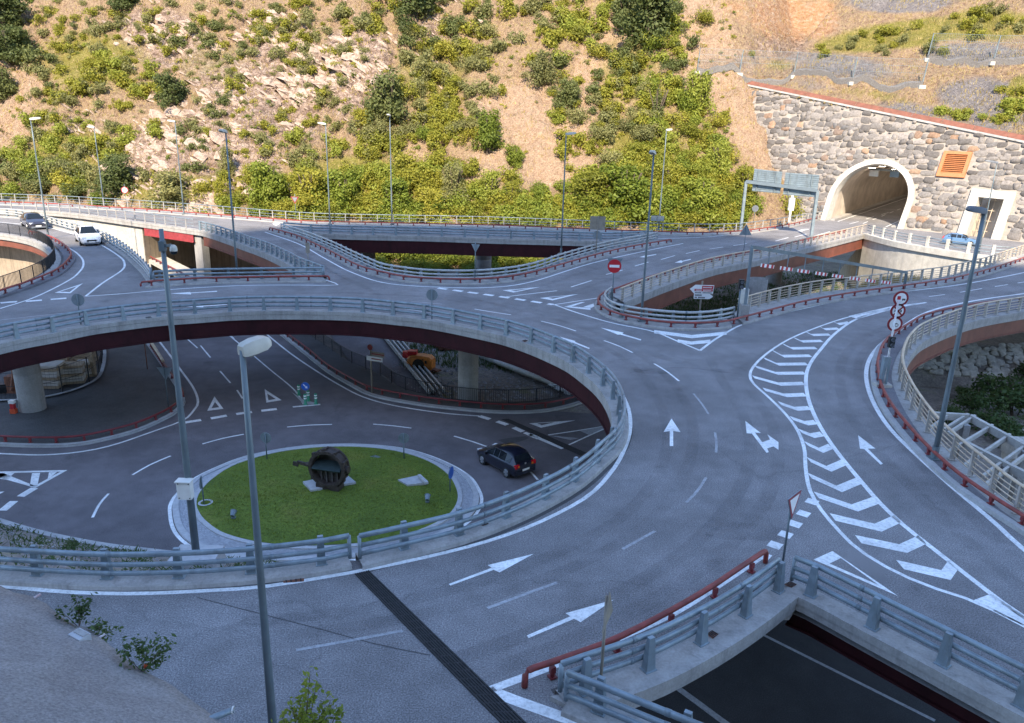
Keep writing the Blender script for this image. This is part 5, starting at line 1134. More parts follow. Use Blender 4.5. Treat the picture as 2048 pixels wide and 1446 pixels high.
def lamp(bpx, zb, top_y, d, label, L=.9, r=.085, head='lamp_shell', wd=.36, rt=.05, group='street lamps'):
    b = at(*bpx, zb); h = height_to(b, top_y); o = thing('street_lamp', label, 'street lamp', tuple(b))
    mb = MB(); mb.tube([b + Vector((0, 0, h * t)) for t in (0, .25, .5, .75, 1)], r, 10, True, None, rt); mb.build('pole', 'pole_grey', o, True)
    mb = MB(); mb.box(b + Vector((0, 0, .02)), (.42, .42, .05)); mb.tube([b, b + Vector((0, 0, .5))], r * 1.25, 10); mb.build('base', 'pole_grey', o)
    tip = b + Vector((0, 0, h)); s_ = MB(); g_ = MB(); dd = Vector((d[0], d[1], 0)).normalized(); luminaire(s_, g_, tip, dd, L, wd)
    hd = smoothmod(s_.build('lamp_head', head, o), 50); g_.build('lens', 'lamp_glass', hd); return o
lamp((97,475), .15, 238, (1,.2), 'tall sunlit street lamp at the left ramp behind the dark car')
lamp((208,410), .15, 255, (-1,.1), 'pale street lamp second from the left on the far edge of the back road')
lamp((368,428), .15, 243, (-1,.1), 'pale street lamp third from the left on the far edge of the back road')
lamp((475,556), .15, 263, (-.2,-1), 'dark street lamp standing at the triangular gap by the left junction', L=.7)
lamp((660,448), .15, 248, (-1,.1), 'dark street lamp on the back road left of the big round bush')
lamp((784,449), .15, 231, (-.2,-1), 'dark street lamp on the back road in front of the big dark tree', L=.7)
lamp((1122,507), .15, 268, (1,.1), 'dark street lamp at the wide curve above the green gap')
lamp((1282,642), .15, 306, (-.4,-1), 'dark street lamp at the tip by the no entry sign', L=.7)
lamp((1317,460), .15, 260, (.6,.2), 'dark street lamp on the back road left of the sign gantry', L=.7)
lamp((1868,917), .15, 422, (-.9,-.2), 'tall grey street lamp on the walkway of the tight right-hand curve', L=.7, r=.105, rt=.062, head='lamp_dark', wd=.3)
lamp((1957,508), .1, 325, (-1,.1), 'slim dark street lamp on the apron right of the tunnel', L=1.2, head='lamp_dark', r=.07, rt=.045)
lamp((552,1530), 0, 700, (.8,1), 'grey street lamp with a big cream head in the left foreground', L=.5, r=.086, rt=.046, wd=.28)
# camera mast with dome camera and box
b = at(393, 1112, -2.2); h = height_to(b, 458); o = thing('camera_mast', 'grey mast with dome camera and white box left of the grass island', 'mast', tuple(b))
mb = MB(); mb.tube([b + Vector((0, 0, h * t)) for t in (-.05, .25, .5, .75, 1)], .13, 12, True, None, .065); mb.build('pole', 'pole_grey', o, True)
mb = MB(); mb.box(b + Vector((0, 0, -.25)), (1.5, 1.1, .7)); mb.build('footing', 'slab_pale', o)
k = b + Vector((0, 0, height_to(b, 972))); mb = MB(); mb.box(k + Vector((-.02, -.24, 0)), (.44, .26, .62)); mb.box(k + Vector((-.02, -.26, .32)), (.5, .34, .03)); bx_ = mb.build('control_box', 'box_white', o)
mb = MB(); [mb.box(k + Vector((dx, -.38, dz)), (.03, .02, .03)) for dx in (-.18, .16) for dz in (-.25, .25)]; mb.build('screw', 'sign_black', bx_)
k = b + Vector((0, 0, height_to(b, 492))); mb = MB(); mb.bar(k, k + Vector((.3, -.1, .05)), .06, .08); mb.box(k + Vector((0, -.02, .0)), (.17, .17, .3)); mb.build('bracket', 'pole_grey', o)
mb = MB(); mb.lathe([(.0, .12), (.05, .12), (.1, .06), (.11, -.02), (.11, -.06)], k + Vector((.36, -.12, -.06)), 14); hs_ = mb.build('dome_camera', 'lamp_shell', o, True); mb = MB(); mb.lathe([(.1, -.06), (.09, -.12), (.05, -.16), (0, -.17)], k + Vector((.36, -.12, -.06)), 14); mb.build('dome', 'car_glass', hs_, True)

# ================================================================== signs
def prism(mb, pts2, c, x, z, n, th):
    """flat plate from 2D points in frame (x,z) centred at c, facing n"""
    f = [c + x * a + z * b for a, b in pts2]; bk = [p - n * th for p in f]; mb.poly(f); mb.poly(bk[::-1])
    for i in range(len(f)): j = (i + 1) % len(f); mb.quad(f[i], bk[i], bk[j], f[j])
def circ(r, n=24): return [(r * math.cos(2 * math.pi * k / n), r * math.sin(2 * math.pi * k / n)) for k in range(n)]
TRI_DN = lambda s: [(-s, s * .58), (s, s * .58), (0, -s * 1.15)]
TRI_UP = lambda s: [(-s, -s * .58), (s, -s * .58), (0, s * 1.15)]
def sign(bpx, zb, top_px_y, label, plates, cat='road sign', pole='pole_grey', r=.035, facing=(0, -1), name='road_sign'):
    """plates: list of (pixel y of centre, outline, [layers (outline, material)], back material, sideways shift)"""
    b = at(*bpx, zb); o = thing(name, label, cat, tuple(b)); n = Vector((facing[0], facing[1], 0)).normalized(); x = Vector((-n.y, n.x, 0)); z = Vector((0, 0, 1))
    h = height_to(b, top_px_y); mb = MB(); mb.tube([b - Vector((0, 0, .1)), b + Vector((0, 0, h))], r, 8); mb.build('pole', pole, o, True)
    for py, outl, layers, back, sx in plates:
        c = b + Vector((0, 0, height_to(b, py))) + n * (r + .03) + x * sx; mb = MB(); prism(mb, outl, c, x, z, n, .025); pl = mb.build('plate', back, o)
        for k, (l, m_) in enumerate(layers): mb = MB(); prism(mb, l, c + n * (.004 * (k + 1) + .002), x, z, n, .003); mb.build('face' if k == 0 else 'symbol', m_, pl)
    return o
def bars_pts(x0, x1, z0, z1): return [(x0, z0), (x1, z0), (x1, z1), (x0, z1)]
# no entry
o = sign((1224,604), .15, 520, 'round red no entry sign with a white bar at the bent guard rail', [(532, circ(.48), [(circ(.47), 'sign_red'), (bars_pts(-.34, .34, -.09, .09), 'sign_white')], 'sign_back', 0)])
b = at(1224,604,.15); mb = MB(); prism(mb, TRI_DN(.55), b + Vector((.05, .12, height_to(b, 526))), Vector((1, 0, 0)), Vector((0, 0, 1)), Vector((0, -1, 0)), .02); mb.build('back_plate', 'sign_back', o)
# direction boards in the loop
bb = at(1403,660,LOW); bh = lambda y: height_to(bb, y)
bb = hit(1400, 615, Vector((0, 58, 0)), Vector((0, 1, 0))); bb = Vector((bb.x, bb.y, LOW))
o = thing('direction_sign', 'white direction boards with red fields on a tan pole inside the loop', 'road sign', tuple(bb))
mb = MB(); mb.tube([bb, bb + Vector((0, 0, height_to(bb, 562)))], .07, 8); mb.build('pole', 'sign_tan', o)
X, Z, Nn = Vector((1, 0, 0)), Vector((0, 0, 1)), Vector((0, -1, 0))
c1 = bb + Vector((.02, -.12, height_to(bb, 578))); mb = MB(); prism(mb, [(-.95, 0), (-.62, -.33), (.82, -.33), (.87, .33), (-.55, .33)], c1, X, Z, Nn, .04); p1 = mb.build('board', 'sign_white', o)
for k, (q, m_) in enumerate((([(-.05, .28), (.82, .28), (.8, .02), (-.05, .02)], 'sign_red'), ([(-.6, .02), (.8, .0), (.78, -.16), (-.6, -.14)], 'sign_red'))): mb = MB(); prism(mb, q, c1 + Nn * (.006 + k * .003), X, Z, Nn, .003); mb.build('red_field', m_, p1)
for zz, x0, x1, nn, m_ in ((.15, .02, .72, 8, 'sign_white'), (-.07, -.5, .7, 13, 'sign_white'), (-.25, -.55, .74, 13, 'sign_black')):
    mb = MB()
    for i in range(nn):
        if nn > 9 and i in (5,): continue
        xa = x0 + (x1 - x0) * i / nn; mb.box(c1 + X * (xa + .03) + Z * zz + Nn * .014, (.055, .004, .09))
    tag(mb.build('lettering', m_, p1), kind='stuff')
c2 = bb + Vector((.02, -.12, height_to(bb, 592))); mb = MB(); prism(mb, [(-.6, -.2), (.6, -.2), (.88, 0), (.6, .2), (-.6, .2)], c2, X, Z, Nn, .04); p2 = mb.build('board', 'sign_white', o)
mb = MB()
for zz, nn in ((.09, 6), (-.09, 9)):
    for i in range(nn): 
        if nn == 9 and i == 2: continue
        mb.box(c2 + X * (-.5 + i * .088) + Z * zz + Nn * .01, (.06, .004, .1))
tag(mb.build('lettering', 'sign_black', p2), kind='stuff')
# mast with three prohibition signs and a signal
b = at(1764,772,.15); o = thing('signal_mast', 'leaning mast with three round prohibition signs and a signal on the right-hand curve', 'road sign', tuple(b))
mb = MB(); mb.box(b + Vector((0, 0, .06)), (.75, .5, .14)); mb.build('footing', 'concrete_light', o); mb = MB(); mb.box(b + Vector((0, 0, .8)), (.32, .26, 1.4)); mb.build('cabinet', 'galv', o)
tp = b + Vector((0, 0, height_to(b, 600))); tx, ty = px_of(tp); d_ = hit(1797, 600, tp, Vector((0, 1, 0))) - tp; tp2 = tp + d_
mb = MB(); mb.tube([b + Vector((0, -.1, .1)), tp2], .055, 8, True, None, .045); mb.build('pole', 'mast_white', o, True)
for i, (px_, py_) in enumerate(((1802,597),(1796,622),(1790,648))):
    t = (height_to(b, py_)) / max(.1, height_to(b, 600)); c = hit(px_, py_, b + Vector((0, .1, 0)), Vector((0, 1, 0))); mb = MB(); prism(mb, circ(.36), c, X, Z, Nn, .03); pl = mb.build('round_plate', 'sign_darkred', o)
    mb = MB(); prism(mb, circ(.265), c + Nn * .008, X, Z, Nn, .004); mb.build('face', 'sign_white', pl)
    if i == 0:
        mb = MB(); mb.box(c + X * -.1 + Z * .03 + Nn * .014, (.16, .004, .17)); mb.build('symbol', 'sign_red', pl); mb = MB(); mb.box(c + X * .13 + Z * -.03 + Nn * .014, (.15, .004, .05)); mb.box(c + X * .09 + Z * -.07 + Nn * .014, (.04, .004, .05)); mb.box(c + X * .18 + Z * -.07 + Nn * .014, (.03, .004, .05)); mb.build('symbol', 'sign_black', pl)
    elif i == 1:
        mb = MB(); [mb.bar(c + X * -.2 * s_ + Z * -.2 + Nn * .016, c + X * .2 * s_ + Z * .2 + Nn * .016, .004, .06, up=(0, -1, 0)) if False else mb.bar(c + X * (-.19 * s_) + Z * -.19 + Nn * .016, c + X * (.19 * s_) + Z * .19 + Nn * .016, .07, .004, up=(0, -1, 0)) for s_ in (1, -1)]; mb.build('symbol', 'sign_darkred', pl)
        mb = MB(); mb.box(c + X * .14 + Nn * .013, (.06, .004, .1)); mb.box(c + X * -.14 + Nn * .013, (.06, .004, .1)); mb.build('symbol', 'sign_black', pl)
    else:
        mb = MB(); mb.lathe([(.06, 0), (.085, 0)], c + X * .08 + Z * -.05 + Nn * .014, 14, 'y'); mb.box(c + X * .02 + Z * .02 + Nn * .014, (.14, .004, .05)); mb.box(c + X * -.06 + Z * .0 + Nn * .014, (.05, .004, .12)); mb.build('symbol', 'sign_black', pl)
c = hit(1783, 684, b + Vector((0, -.12, 0)), Vector((0, 1, 0))); mb = MB(); mb.box(c, (.26, .2, .52)); sg = mb.build('signal_head', 'sign_black', o)
for dz in (.13, -.13): mb = MB(); mb.lathe([(.0, 0), (.085, 0), (.1, -.06), (.085, -.06)], c + Vector((0, -.105, dz)), 12, 'y'); mb.build('signal_lens', 'lamp_dark', sg)
# give way sign in the foreground, seen askew
o = sign((1566,1122), .15, 1000, 'give way triangle with a dark red rim at the tip between two guard rails', [(1004, TRI_DN(.45), [(TRI_DN(.44), 'sign_darkred'), (TRI_DN(.31), 'sign_white')], 'sign_back', 0)], facing=(.74, -.67))
sign((1200,1384), .15, 1192, 'rusty sign seen edge-on beside the foreground guard rail', [(1222, TRI_UP(.42), [], 'sign_tan', 0)], facing=(.93, -.36), pole='sign_tan')
G_ = 'sign backs'
sign((162,648), .15, 590, 'grey back of a round sign on the left of the long curved guard rail', [(600, circ(.36), [], 'sign_back', 0)], facing=(-.1, 1))
sign((864,638), .15, 580, 'grey back of a round sign in the middle of the long curved guard rail', [(590, circ(.36), [], 'sign_back', 0)], facing=(.1, 1))
sign((337,814), LOW + .15, 732, 'grey back of a give way triangle on the dark forecourt', [(744, TRI_DN(.52), [], 'sign_back', 0)], facing=(0, 1))
sign((295,738), LOW + .15, 680, 'slim brown post on the dark forecourt below the deck', [], pole='rust', name='post', cat='post')
sign((534,918), LOW + .2, 868, 'grey back of the round sign at the rear left of the grass island', [(876, circ(.32), [], 'sign_back', 0)], facing=(.1, 1))
sign((808,917), LOW + .2, 868, 'grey back of the round sign at the rear right of the grass island', [(877, circ(.32), [], 'sign_back', 0)], facing=(-.1, 1))
sign((900,982), LOW + .2, 934, 'round blue sign seen askew at the right edge of the grass island', [(945, circ(.34), [(circ(.33), 'sign_blue')], 'sign_back', 0)], facing=(.93, -.3))
o = sign((408,1008), LOW + .2, 952, 'narrow dark sign at the left edge of the grass island', [(965, circ(.32), [], 'sign_back', 0)], facing=(-.97, -.2)); mb = MB(); b = at(411,1006,LOW + .2); mb.lathe([(.3, 0), (.36, .03), (.24, .03)], b, 18); mb.build('base_ring', 'slab_pale', o)
sign((1225,868), LOW + .15, 815, 'blue sign at the curve below the right-hand deck edge', [(828, circ(.4), [(circ(.39), 'sign_blue')], 'sign_back', 0)], facing=(.7, -.7))
o = sign((613,806), LOW + .05, 764, 'round blue keep right sign with a white arrow at the lower junction', [(772, circ(.3), [(circ(.29), 'sign_blue'), ([(-.16, .12), (-.12, .16), (.06, -.02), (.12, .04), (.15, -.15), (-.04, -.12), (.02, -.06)], 'sign_white')], 'sign_back', 0)])
poly_mark([(583,784),(608,800),(641,807.5),(608,809)], 'nose_marking', 'slab_pale', z=LOW + .008, parent=lower_road)
for (x, y) in ((598,790),(611,809),(632,808),(617,802)):
    b = at(x, y, LOW); o = thing('bollard', 'green flexible bollard with white bands beside the blue keep right sign', 'bollard', tuple(b), group='green bollards at the lower junction')
    mb = MB(); mb.lathe([(.16, 0), (.16, .03), (.1, .05), (.1, .72), (.09, .76), (0, .78)], b, 12); mb.build('body', 'green_plastic', o, True)
    for zz in (.42, .6): mb = MB(); mb.lathe([(.104, 0), (.104, .09)], b + Vector((0, 0, zz)), 12); mb.build('reflective_band', 'sign_white', o, True)
# 60 sign, far left
def text_mesh(body, size, name, mat, c, x, z, n, parent):
    cu = bpy.data.curves.new(name, 'FONT'); cu.body = body; cu.size = size; cu.align_x = 'CENTER'; cu.align_y = 'CENTER'; cu.extrude = .002
    t = bpy.data.objects.new(name, cu); COL.objects.link(t); dg = bpy.context.evaluated_depsgraph_get(); me = bpy.data.meshes.new_from_object(t.evaluated_get(dg)); bpy.data.objects.remove(t)
    me.materials.clear(); me.materials.append(MATS[mat]); o = bpy.data.objects.new(name, me); COL.objects.link(o); o.parent = parent
    M4 = Matrix(((x.x, z.x, n.x, 0), (x.y, z.y, n.y, 0), (x.z, z.z, n.z, 0), (0, 0, 0, 1))); o.matrix_basis = Matrix.Translation(Vector(c) - wloc(parent)) @ M4; return o
o = sign((254,417), .15, 368, 'round speed limit sign reading 60 on the far left road', [(380, circ(.42), [(circ(.41), 'sign_red'), (circ(.31), 'sign_white')], 'sign_back', 0)], facing=(.3, -1))
pl = [c for c in o.children if c.name.startswith('plate')][0]; n_ = Vector((.3, -1, 0)).normalized(); x_ = Vector((-n_.y, n_.x, 0)); b = at(254,417,.15)
text_mesh('60', .42, 'numerals', 'sign_black', b + Vector((0, 0, height_to(b, 380))) + n_ * .082, x_, Vector((0, 0, 1)), n_, pl)
sign((592,436), .15, 388, 'dark give way triangle on the back road before the round bush', [(398, TRI_DN(.5), [(TRI_DN(.49), 'sign_darkred'), (TRI_DN(.33), 'sign_back')], 'sign_back', 0)])
sign((950,562), .15, 484, 'grey narrow give way sign back at the wide curve above the green gap', [(494, TRI_DN(.36), [], 'sign_back', 0)], facing=(.35, 1))
sign((1487,505), .15, 452, 'grey back of a warning triangle near the sign gantry', [(463, TRI_UP(.62), [], 'sign_back', 0)], facing=(0, 1))
o = sign((1192,506), .15, 432, 'square tan back of a sign with a round one below it at the wide curve', [(446, bars_pts(-.72, .72, -.62, .62), [], 'sign_tan', 0), (470, circ(.4), [], 'sign_back', 0)], facing=(0, 1), pole='sign_tan')
sign((1313,463), .15, 430, 'small grey rectangular sign back beside the far lamp', [(437, bars_pts(-.75, .75, -.3, .3), [], 'sign_back', 0)], facing=(0, 1))
sign((617,536), .15, 486, 'narrow tan sign with slats at the left junction', [(496, bars_pts(-.16, .16, -.42, .42), [], 'sign_tan', 0)], facing=(.5, -1), pole='sign_tan')
sign((1507,446), .15, 412, 'small dark round mirror behind the far railing near the gantry', [(417, circ(.42), [], 'lamp_dark', 0)])
# direction sign at the lower road
o = sign((744,786), LOW + .15, 688, 'lower direction sign with a round red disc above striped boards on a tan pole', [(694, circ(.22), [(circ(.21), 'sign_darkred')], 'sign_back', 0), (706, bars_pts(-.18, .85, -.17, .17), [(bars_pts(-.16, .83, -.04, .04), 'sign_darkred')], 'sign_tan', .3), (716, bars_pts(-.5, .8, -.16, .16), [(bars_pts(-.1, .7, -.04, .04), 'sign_darkred')], 'sign_white', .2)], pole='sign_tan', r=.06, facing=(-.4, -1))
sign((970,806), LOW + .15, 770, 'slim grey post by the black yard railing', [], name='post', cat='post', r=.03)
sign((897,690), LOW, 660, 'slim grey post in the yard behind the round pier', [], name='post', cat='post', r=.03)

# ================================================================== height limit gantry
a = at(1487,637,.15); h = height_to(a, 494); b = at(1808,577,.15); h2 = height_to(b, 546)
o = thing('height_barrier', 'grey height limit gantry with hanging red and white boards across the road', 'height barrier', tuple(a))
ta, tb = a + Vector((0, 0, h)), b + Vector((0, 0, h)); tb.z = b.z + h2; 
tb = hit(1813, 545, b, Vector((0, 1, 0)))
for p, q, m_ in ((a, ta, 'galv'), (b, tb, 'pole_grey')): mb = MB(); mb.bar(p, q, .16, .16); mb.build('post', m_, o)
mb = MB(); mb.bar(ta, tb, .2, .22); mb.build('beam', 'pole_grey', o); mb = MB(); mb.box(a + Vector((0, 0, .45)), (.5, .5, .95)); mb.build('footing', 'concrete_pier', o)
bw = [(1372,1440,539,550), (1488,1580,562,580), (1602,1705,572,596), (1730,1825,594,616), (1850,1960,612,640), (1975,2060,636,650)]
hang_x = [1533, 1566, 1597, 1631, 1664, 1700, 1734, 1770]; yb_ = lambda x: 527 + (x - 1520) * .157
for i, x in enumerate(hang_x[:8]):
    t = (x - 1503) / 310; p = ta.lerp(tb, t); L_ = .95 if i < 7 else .9; mb = MB(); mb.bar(p, p - Vector((0, 0, L_)), .05, .05); mb.build('hanger', 'galv', o)
    c = p - Vector((0, 0, L_ + .1)); u = (tb - ta).normalized(); 
    bd = MB(); bd.bar(c - u * .75, c + u * .62, .05, .22); bo = bd.build('board', 'sign_white', o)
    for s_ in (-.55, -.06, .43): mb = MB(); mb.bar(c + u * (s_ - .12), c + u * (s_ + .12), .058, .225); mb.build('red_stripe', 'sign_red', bo)
# signal and cabinet by its left post
p = at(1474,640,.15); q = thing('traffic_signal', 'small black two-lens signal on a grey pole beside the height barrier', 'traffic light', tuple(p)); hh = height_to(p, 575)
mb = MB(); mb.tube([p, p + Vector((0, 0, hh))], .06, 8); mb.build('pole', 'pole_grey', q, True); c = p + Vector((0, -.02, height_to(p, 568))); mb = MB(); mb.box(c, (.3, .24, .6)); sg = mb.build('signal_head', 'sign_black', q)
for dz in (.15, -.15): mb = MB(); mb.lathe([(0, 0), (.09, 0), (.11, -.06), (.095, -.06)], c + Vector((0, -.125, dz)), 12, 'y'); mb.build('signal_lens', 'lamp_dark', sg)
p = at(1483,612,.15) ; p = at(1481,634,.15); q = thing('control_cabinet', 'white control cabinet on a pole beside the height barrier', 'cabinet', tuple(p)); c = p + Vector((.1, .1, height_to(p, 592))); mb = MB(); mb.box(c, (.5, .35, .95)); mb.build('cabinet', 'box_white', q); mb = MB(); mb.tube([p + Vector((.1, .1, 0)), c], .05, 8); mb.build('pole', 'pole_grey', q)
# ================================================================== sign gantry before the tunnel
a = at(1481,462,.15); b = at(1622,475,.15); n_ = Vector((b.y - a.y, -(b.x - a.x), 0)).normalized()
n_ = Vector((-.3, -1, 0)).normalized() if n_.y > 0 else n_
ta = a + Vector((0, 0, height_to(a, 363))); tb = b + Vector((0, 0, height_to(b, 381)))
o = thing('sign_gantry', 'grey gantry with the ribbed backs of two big sign panels before the tunnel', 'sign gantry', tuple(a))
for p, q in ((a, ta), (b, tb)): mb = MB(); mb.bar(p, q, .3, .3); mb.build('post', 'galv', o)
mb = MB(); mb.bar(ta, tb, .32, .35); mb.build('beam', 'galv_dark', o)
pn = (b - a).cross(Vector((0, 0, 1))).normalized()
back = -pn if pn.dot(CAM - a) > 0 else pn
for quad_ in ([(1509,337.5),(1564.6,343.7),(1560,387),(1504,382)], [(1571,345),(1638.7,350),(1633,395),(1566,389)]):
    c4 = [hit(x, y, a + back * .35, pn) for x, y in quad_]; mb = MB(); mb.poly(c4); mb.poly([p + back * .08 for p in c4][::-1])
    for i in range(4): j = (i + 1) % 4; mb.quad(c4[i], c4[j], c4[j] + back * .08, c4[i] + back * .08)
    pl = mb.build('panel', 'galv', o)
    for k in range(11): t = (k + .5) / 11; mb = MB(); mb.bar(c4[0].lerp(c4[3], t) - back * .03, c4[1].lerp(c4[2], t) - back * .03, .05, .09); mb.build('rib', 'galv', pl)
    for t in (.15, .8): mb = MB(); mb.bar(c4[0].lerp(c4[1], t) - back * .12, c4[3].lerp(c4[2], t) - back * .12, .1, .1); mb.build('bracket', 'galv_dark', o)
# small things at the apron
def box_thing(name, label, cat, px_, z, parts, group=None):
    b = at(*px_, z); o = thing(name, label, cat, tuple(b), group=group)
    for nm, m_, off, size in parts: mb = MB(); mb.box(b + Vector(off), size); mb.build(nm, m_, o)
    return o
box_thing('cabinet', 'bright green cabinet at the right foot of the tunnel arch', 'cabinet', (1829,452), 0, [('body', 'green_box', (0, 0, .85), (.65, .5, 1.7)), ('cap', 'green_plastic', (0, 0, 1.75), (.75, .6, .1)), ('plinth', 'concrete', (0, 0, .08), (.75, .6, .16))])
o = box_thing('fire_hydrant', 'small orange-red hydrant at the foot of the stone wall', 'hydrant', (1870,458), 0, [('flange', 'orange_red', (0, 0, .05), (.4, .4, .1))]); b = at(1870,458,0); mb = MB(); mb.lathe([(.16, 0), (.14, .5), (.2, .52), (.2, .6), (.1, .78), (0, .82)], b, 10); mb.tube([b + Vector((-.3, 0, .4)), b + Vector((.3, 0, .4))], .09, 8); mb.build('body', 'orange_red', o)
o = box_thing('hydrant_post', 'small red and white marker post on the dark forecourt by the left pier', 'post', (28,826), LOW + .14, [('base', 'orange_red', (0, 0, .15), (.34, .3, .3)), ('body', 'sign_red', (0, 0, .45), (.24, .24, .5)), ('cap', 'sign_white', (0, 0, .78), (.34, .3, .2))])
b = at(1578, 445, 0); o = thing('signal_mast', 'slim white mast behind the sign gantry', 'mast', tuple(b)); mb = MB(); mb.tube([b, b + Vector((0, 0, height_to(b, 390)))], .16, 8); mb.build('pole', 'box_white', o); mb = MB(); mb.box(b + Vector((0, 0, 2.4)), (.7, .4, 1.6)); mb.build('panel', 'box_white', o)
# ================================================================== foliage
def leaf_cloud(n, lobes, leaf, rnd, up=.25, aspect=.6, hollow=.55):
    """small leaf faces spread through several overlapping lobes (cx,cy,cz,rx,ry,rz)"""
    vol = np.array([l[3] * l[4] * l[5] for l in lobes]); pk = rnd.choice(len(lobes), n, p=vol / vol.sum()); L = np.array(lobes)[pk]
    d = rnd.normal(size=(n, 3)); d /= np.linalg.norm(d, axis=1)[:, None]; r = (hollow + (1 - hollow) * rnd.random(n)) * (1 + .16 * rnd.normal(size=n).clip(-1.2, 1.6))
    c = L[:, :3] + d * L[:, 3:] * r[:, None]
    nrm = d * .7 + rnd.normal(size=(n, 3)) * .55; nrm[:, 2] += up; nrm /= np.linalg.norm(nrm, axis=1)[:, None]
    t = np.cross(nrm, rnd.normal(size=(n, 3))); t /= np.linalg.norm(t, axis=1)[:, None]; b = np.cross(nrm, t); s = leaf * (.6 + .8 * rnd.random(n))[:, None]
    v = np.stack([c - t * s, c - b * s * aspect, c + t * s, c + b * s * aspect], 1)
    return v.reshape(-1, 3)
def cloud_mesh(name, v, mat, extra=None):
    me = bpy.data.meshes.new(name); n = len(v) // 4; f = np.arange(n * 4).reshape(n, 4).tolist(); vv = v.tolist(); mi = None
    if extra: i0 = len(vv); vv += extra.v; f += [tuple(q + i0 for q in fc) for fc in extra.f]
    me.from_pydata(vv, [], f); me.materials.append(MATS[mat])
    if extra: me.materials.append(MATS['bark']); me.polygons.foreach_set('material_index', [0] * n + [1] * len(extra.f))
    me.update(); return me
rn = np.random.default_rng(5)
def lobes_bush(k, flat=.75):
    out = []
    for i in range(k):
        a = rn.uniform(0, 6.28); r = rn.uniform(.1, .62); out.append((r * math.cos(a), r * math.sin(a), rn.uniform(.35, .95) * flat, rn.uniform(.28, .5), rn.uniform(.28, .5), rn.uniform(.26, .46) * flat))
    return out
def stems(k, h, spread, r=.05):
    mb = MB()
    for i in range(k): a = rn.uniform(0, 6.28); mb.tube([(0, 0, -.3), (spread * .4 * math.cos(a), spread * .4 * math.sin(a), h * .5), (spread * math.cos(a), spread * math.sin(a), h)], r, 5, False, None, r * .3)
    return mb
BUSH = {m_: [cloud_mesh('shrub', leaf_cloud(1800, lobes_bush(13, 1.0), .052, rn), m_, stems(4, .7, .4, .03)) for _ in range(4)] for m_ in ('leaf_yellow', 'leaf_green', 'leaf_olive', 'leaf_dark')}
def lobes_tree(k):
    out = [(0, 0, .55, .3, .3, .36), (0, 0, .3, .3, .3, .24)]
    for i in range(k): a = rn.uniform(0, 6.28); z = rn.uniform(.1, .95); r = rn.uniform(.14, .42) * (1.2 - z * .7); out.append((r * math.cos(a), r * math.sin(a), z, rn.uniform(.13, .24), rn.uniform(.13, .24), rn.uniform(.11, .2)))
    return out
CROWN = {m_: [cloud_mesh('crown', leaf_cloud(4600, lobes_tree(24), .028, rn, hollow=.4), m_) for _ in range(3)] for m_ in ('leaf_yellow', 'leaf_green', 'leaf_olive', 'leaf_dark')}
def conifer():
    v = []
    for k in range(15):
        z = .1 + .88 * k / 15; r = .34 * (1 - z) + .03
        for j in range(9): a = 6.28 * j / 9 + k * .7; v.append((r * .6 * math.cos(a), r * .6 * math.sin(a), z - r * .1, r * .42, r * .42, .03))
    return cloud_mesh('crown', leaf_cloud(1600, v, .03, rn, hollow=.2), 'leaf_dark')
CONIF = conifer()
mb = stems(6, .85, .25, .03); mb.tube([(0, 0, -.25), (0.01, 0, .4), (.02, .01, .9)], .035, 6, False, None, .01); TRUNK = mesh_of(mb, 'trunk', 'bark')
def put_bush(p, size, m_, label, group, name='shrub', zs=1.0):
    o = inst(BUSH[m_][random.randrange(4)], name, p, random.uniform(0, 6.28)); o.scale = (size * random.uniform(.8, 1.2), size * random.uniform(.8, 1.2), size * random.uniform(.8, 1.15) * zs); return tag(o, label, 'shrub', group)
def put_tree(p, h, m_, label, wd=1.0, name='tree', crown=None):
    o = thing(name, label, 'tree', tuple(p)); t = inst(TRUNK, 'trunk', p, random.uniform(0, 6), o); t.scale = (h, h, h); c = inst(crown or random.choice(CROWN[m_]), 'crown', p, random.uniform(0, 6), o); c.scale = (h * wd, h * wd, h); return o
def scale_px(p): return F_PX / (Vector(p) - CAM).dot(_F)
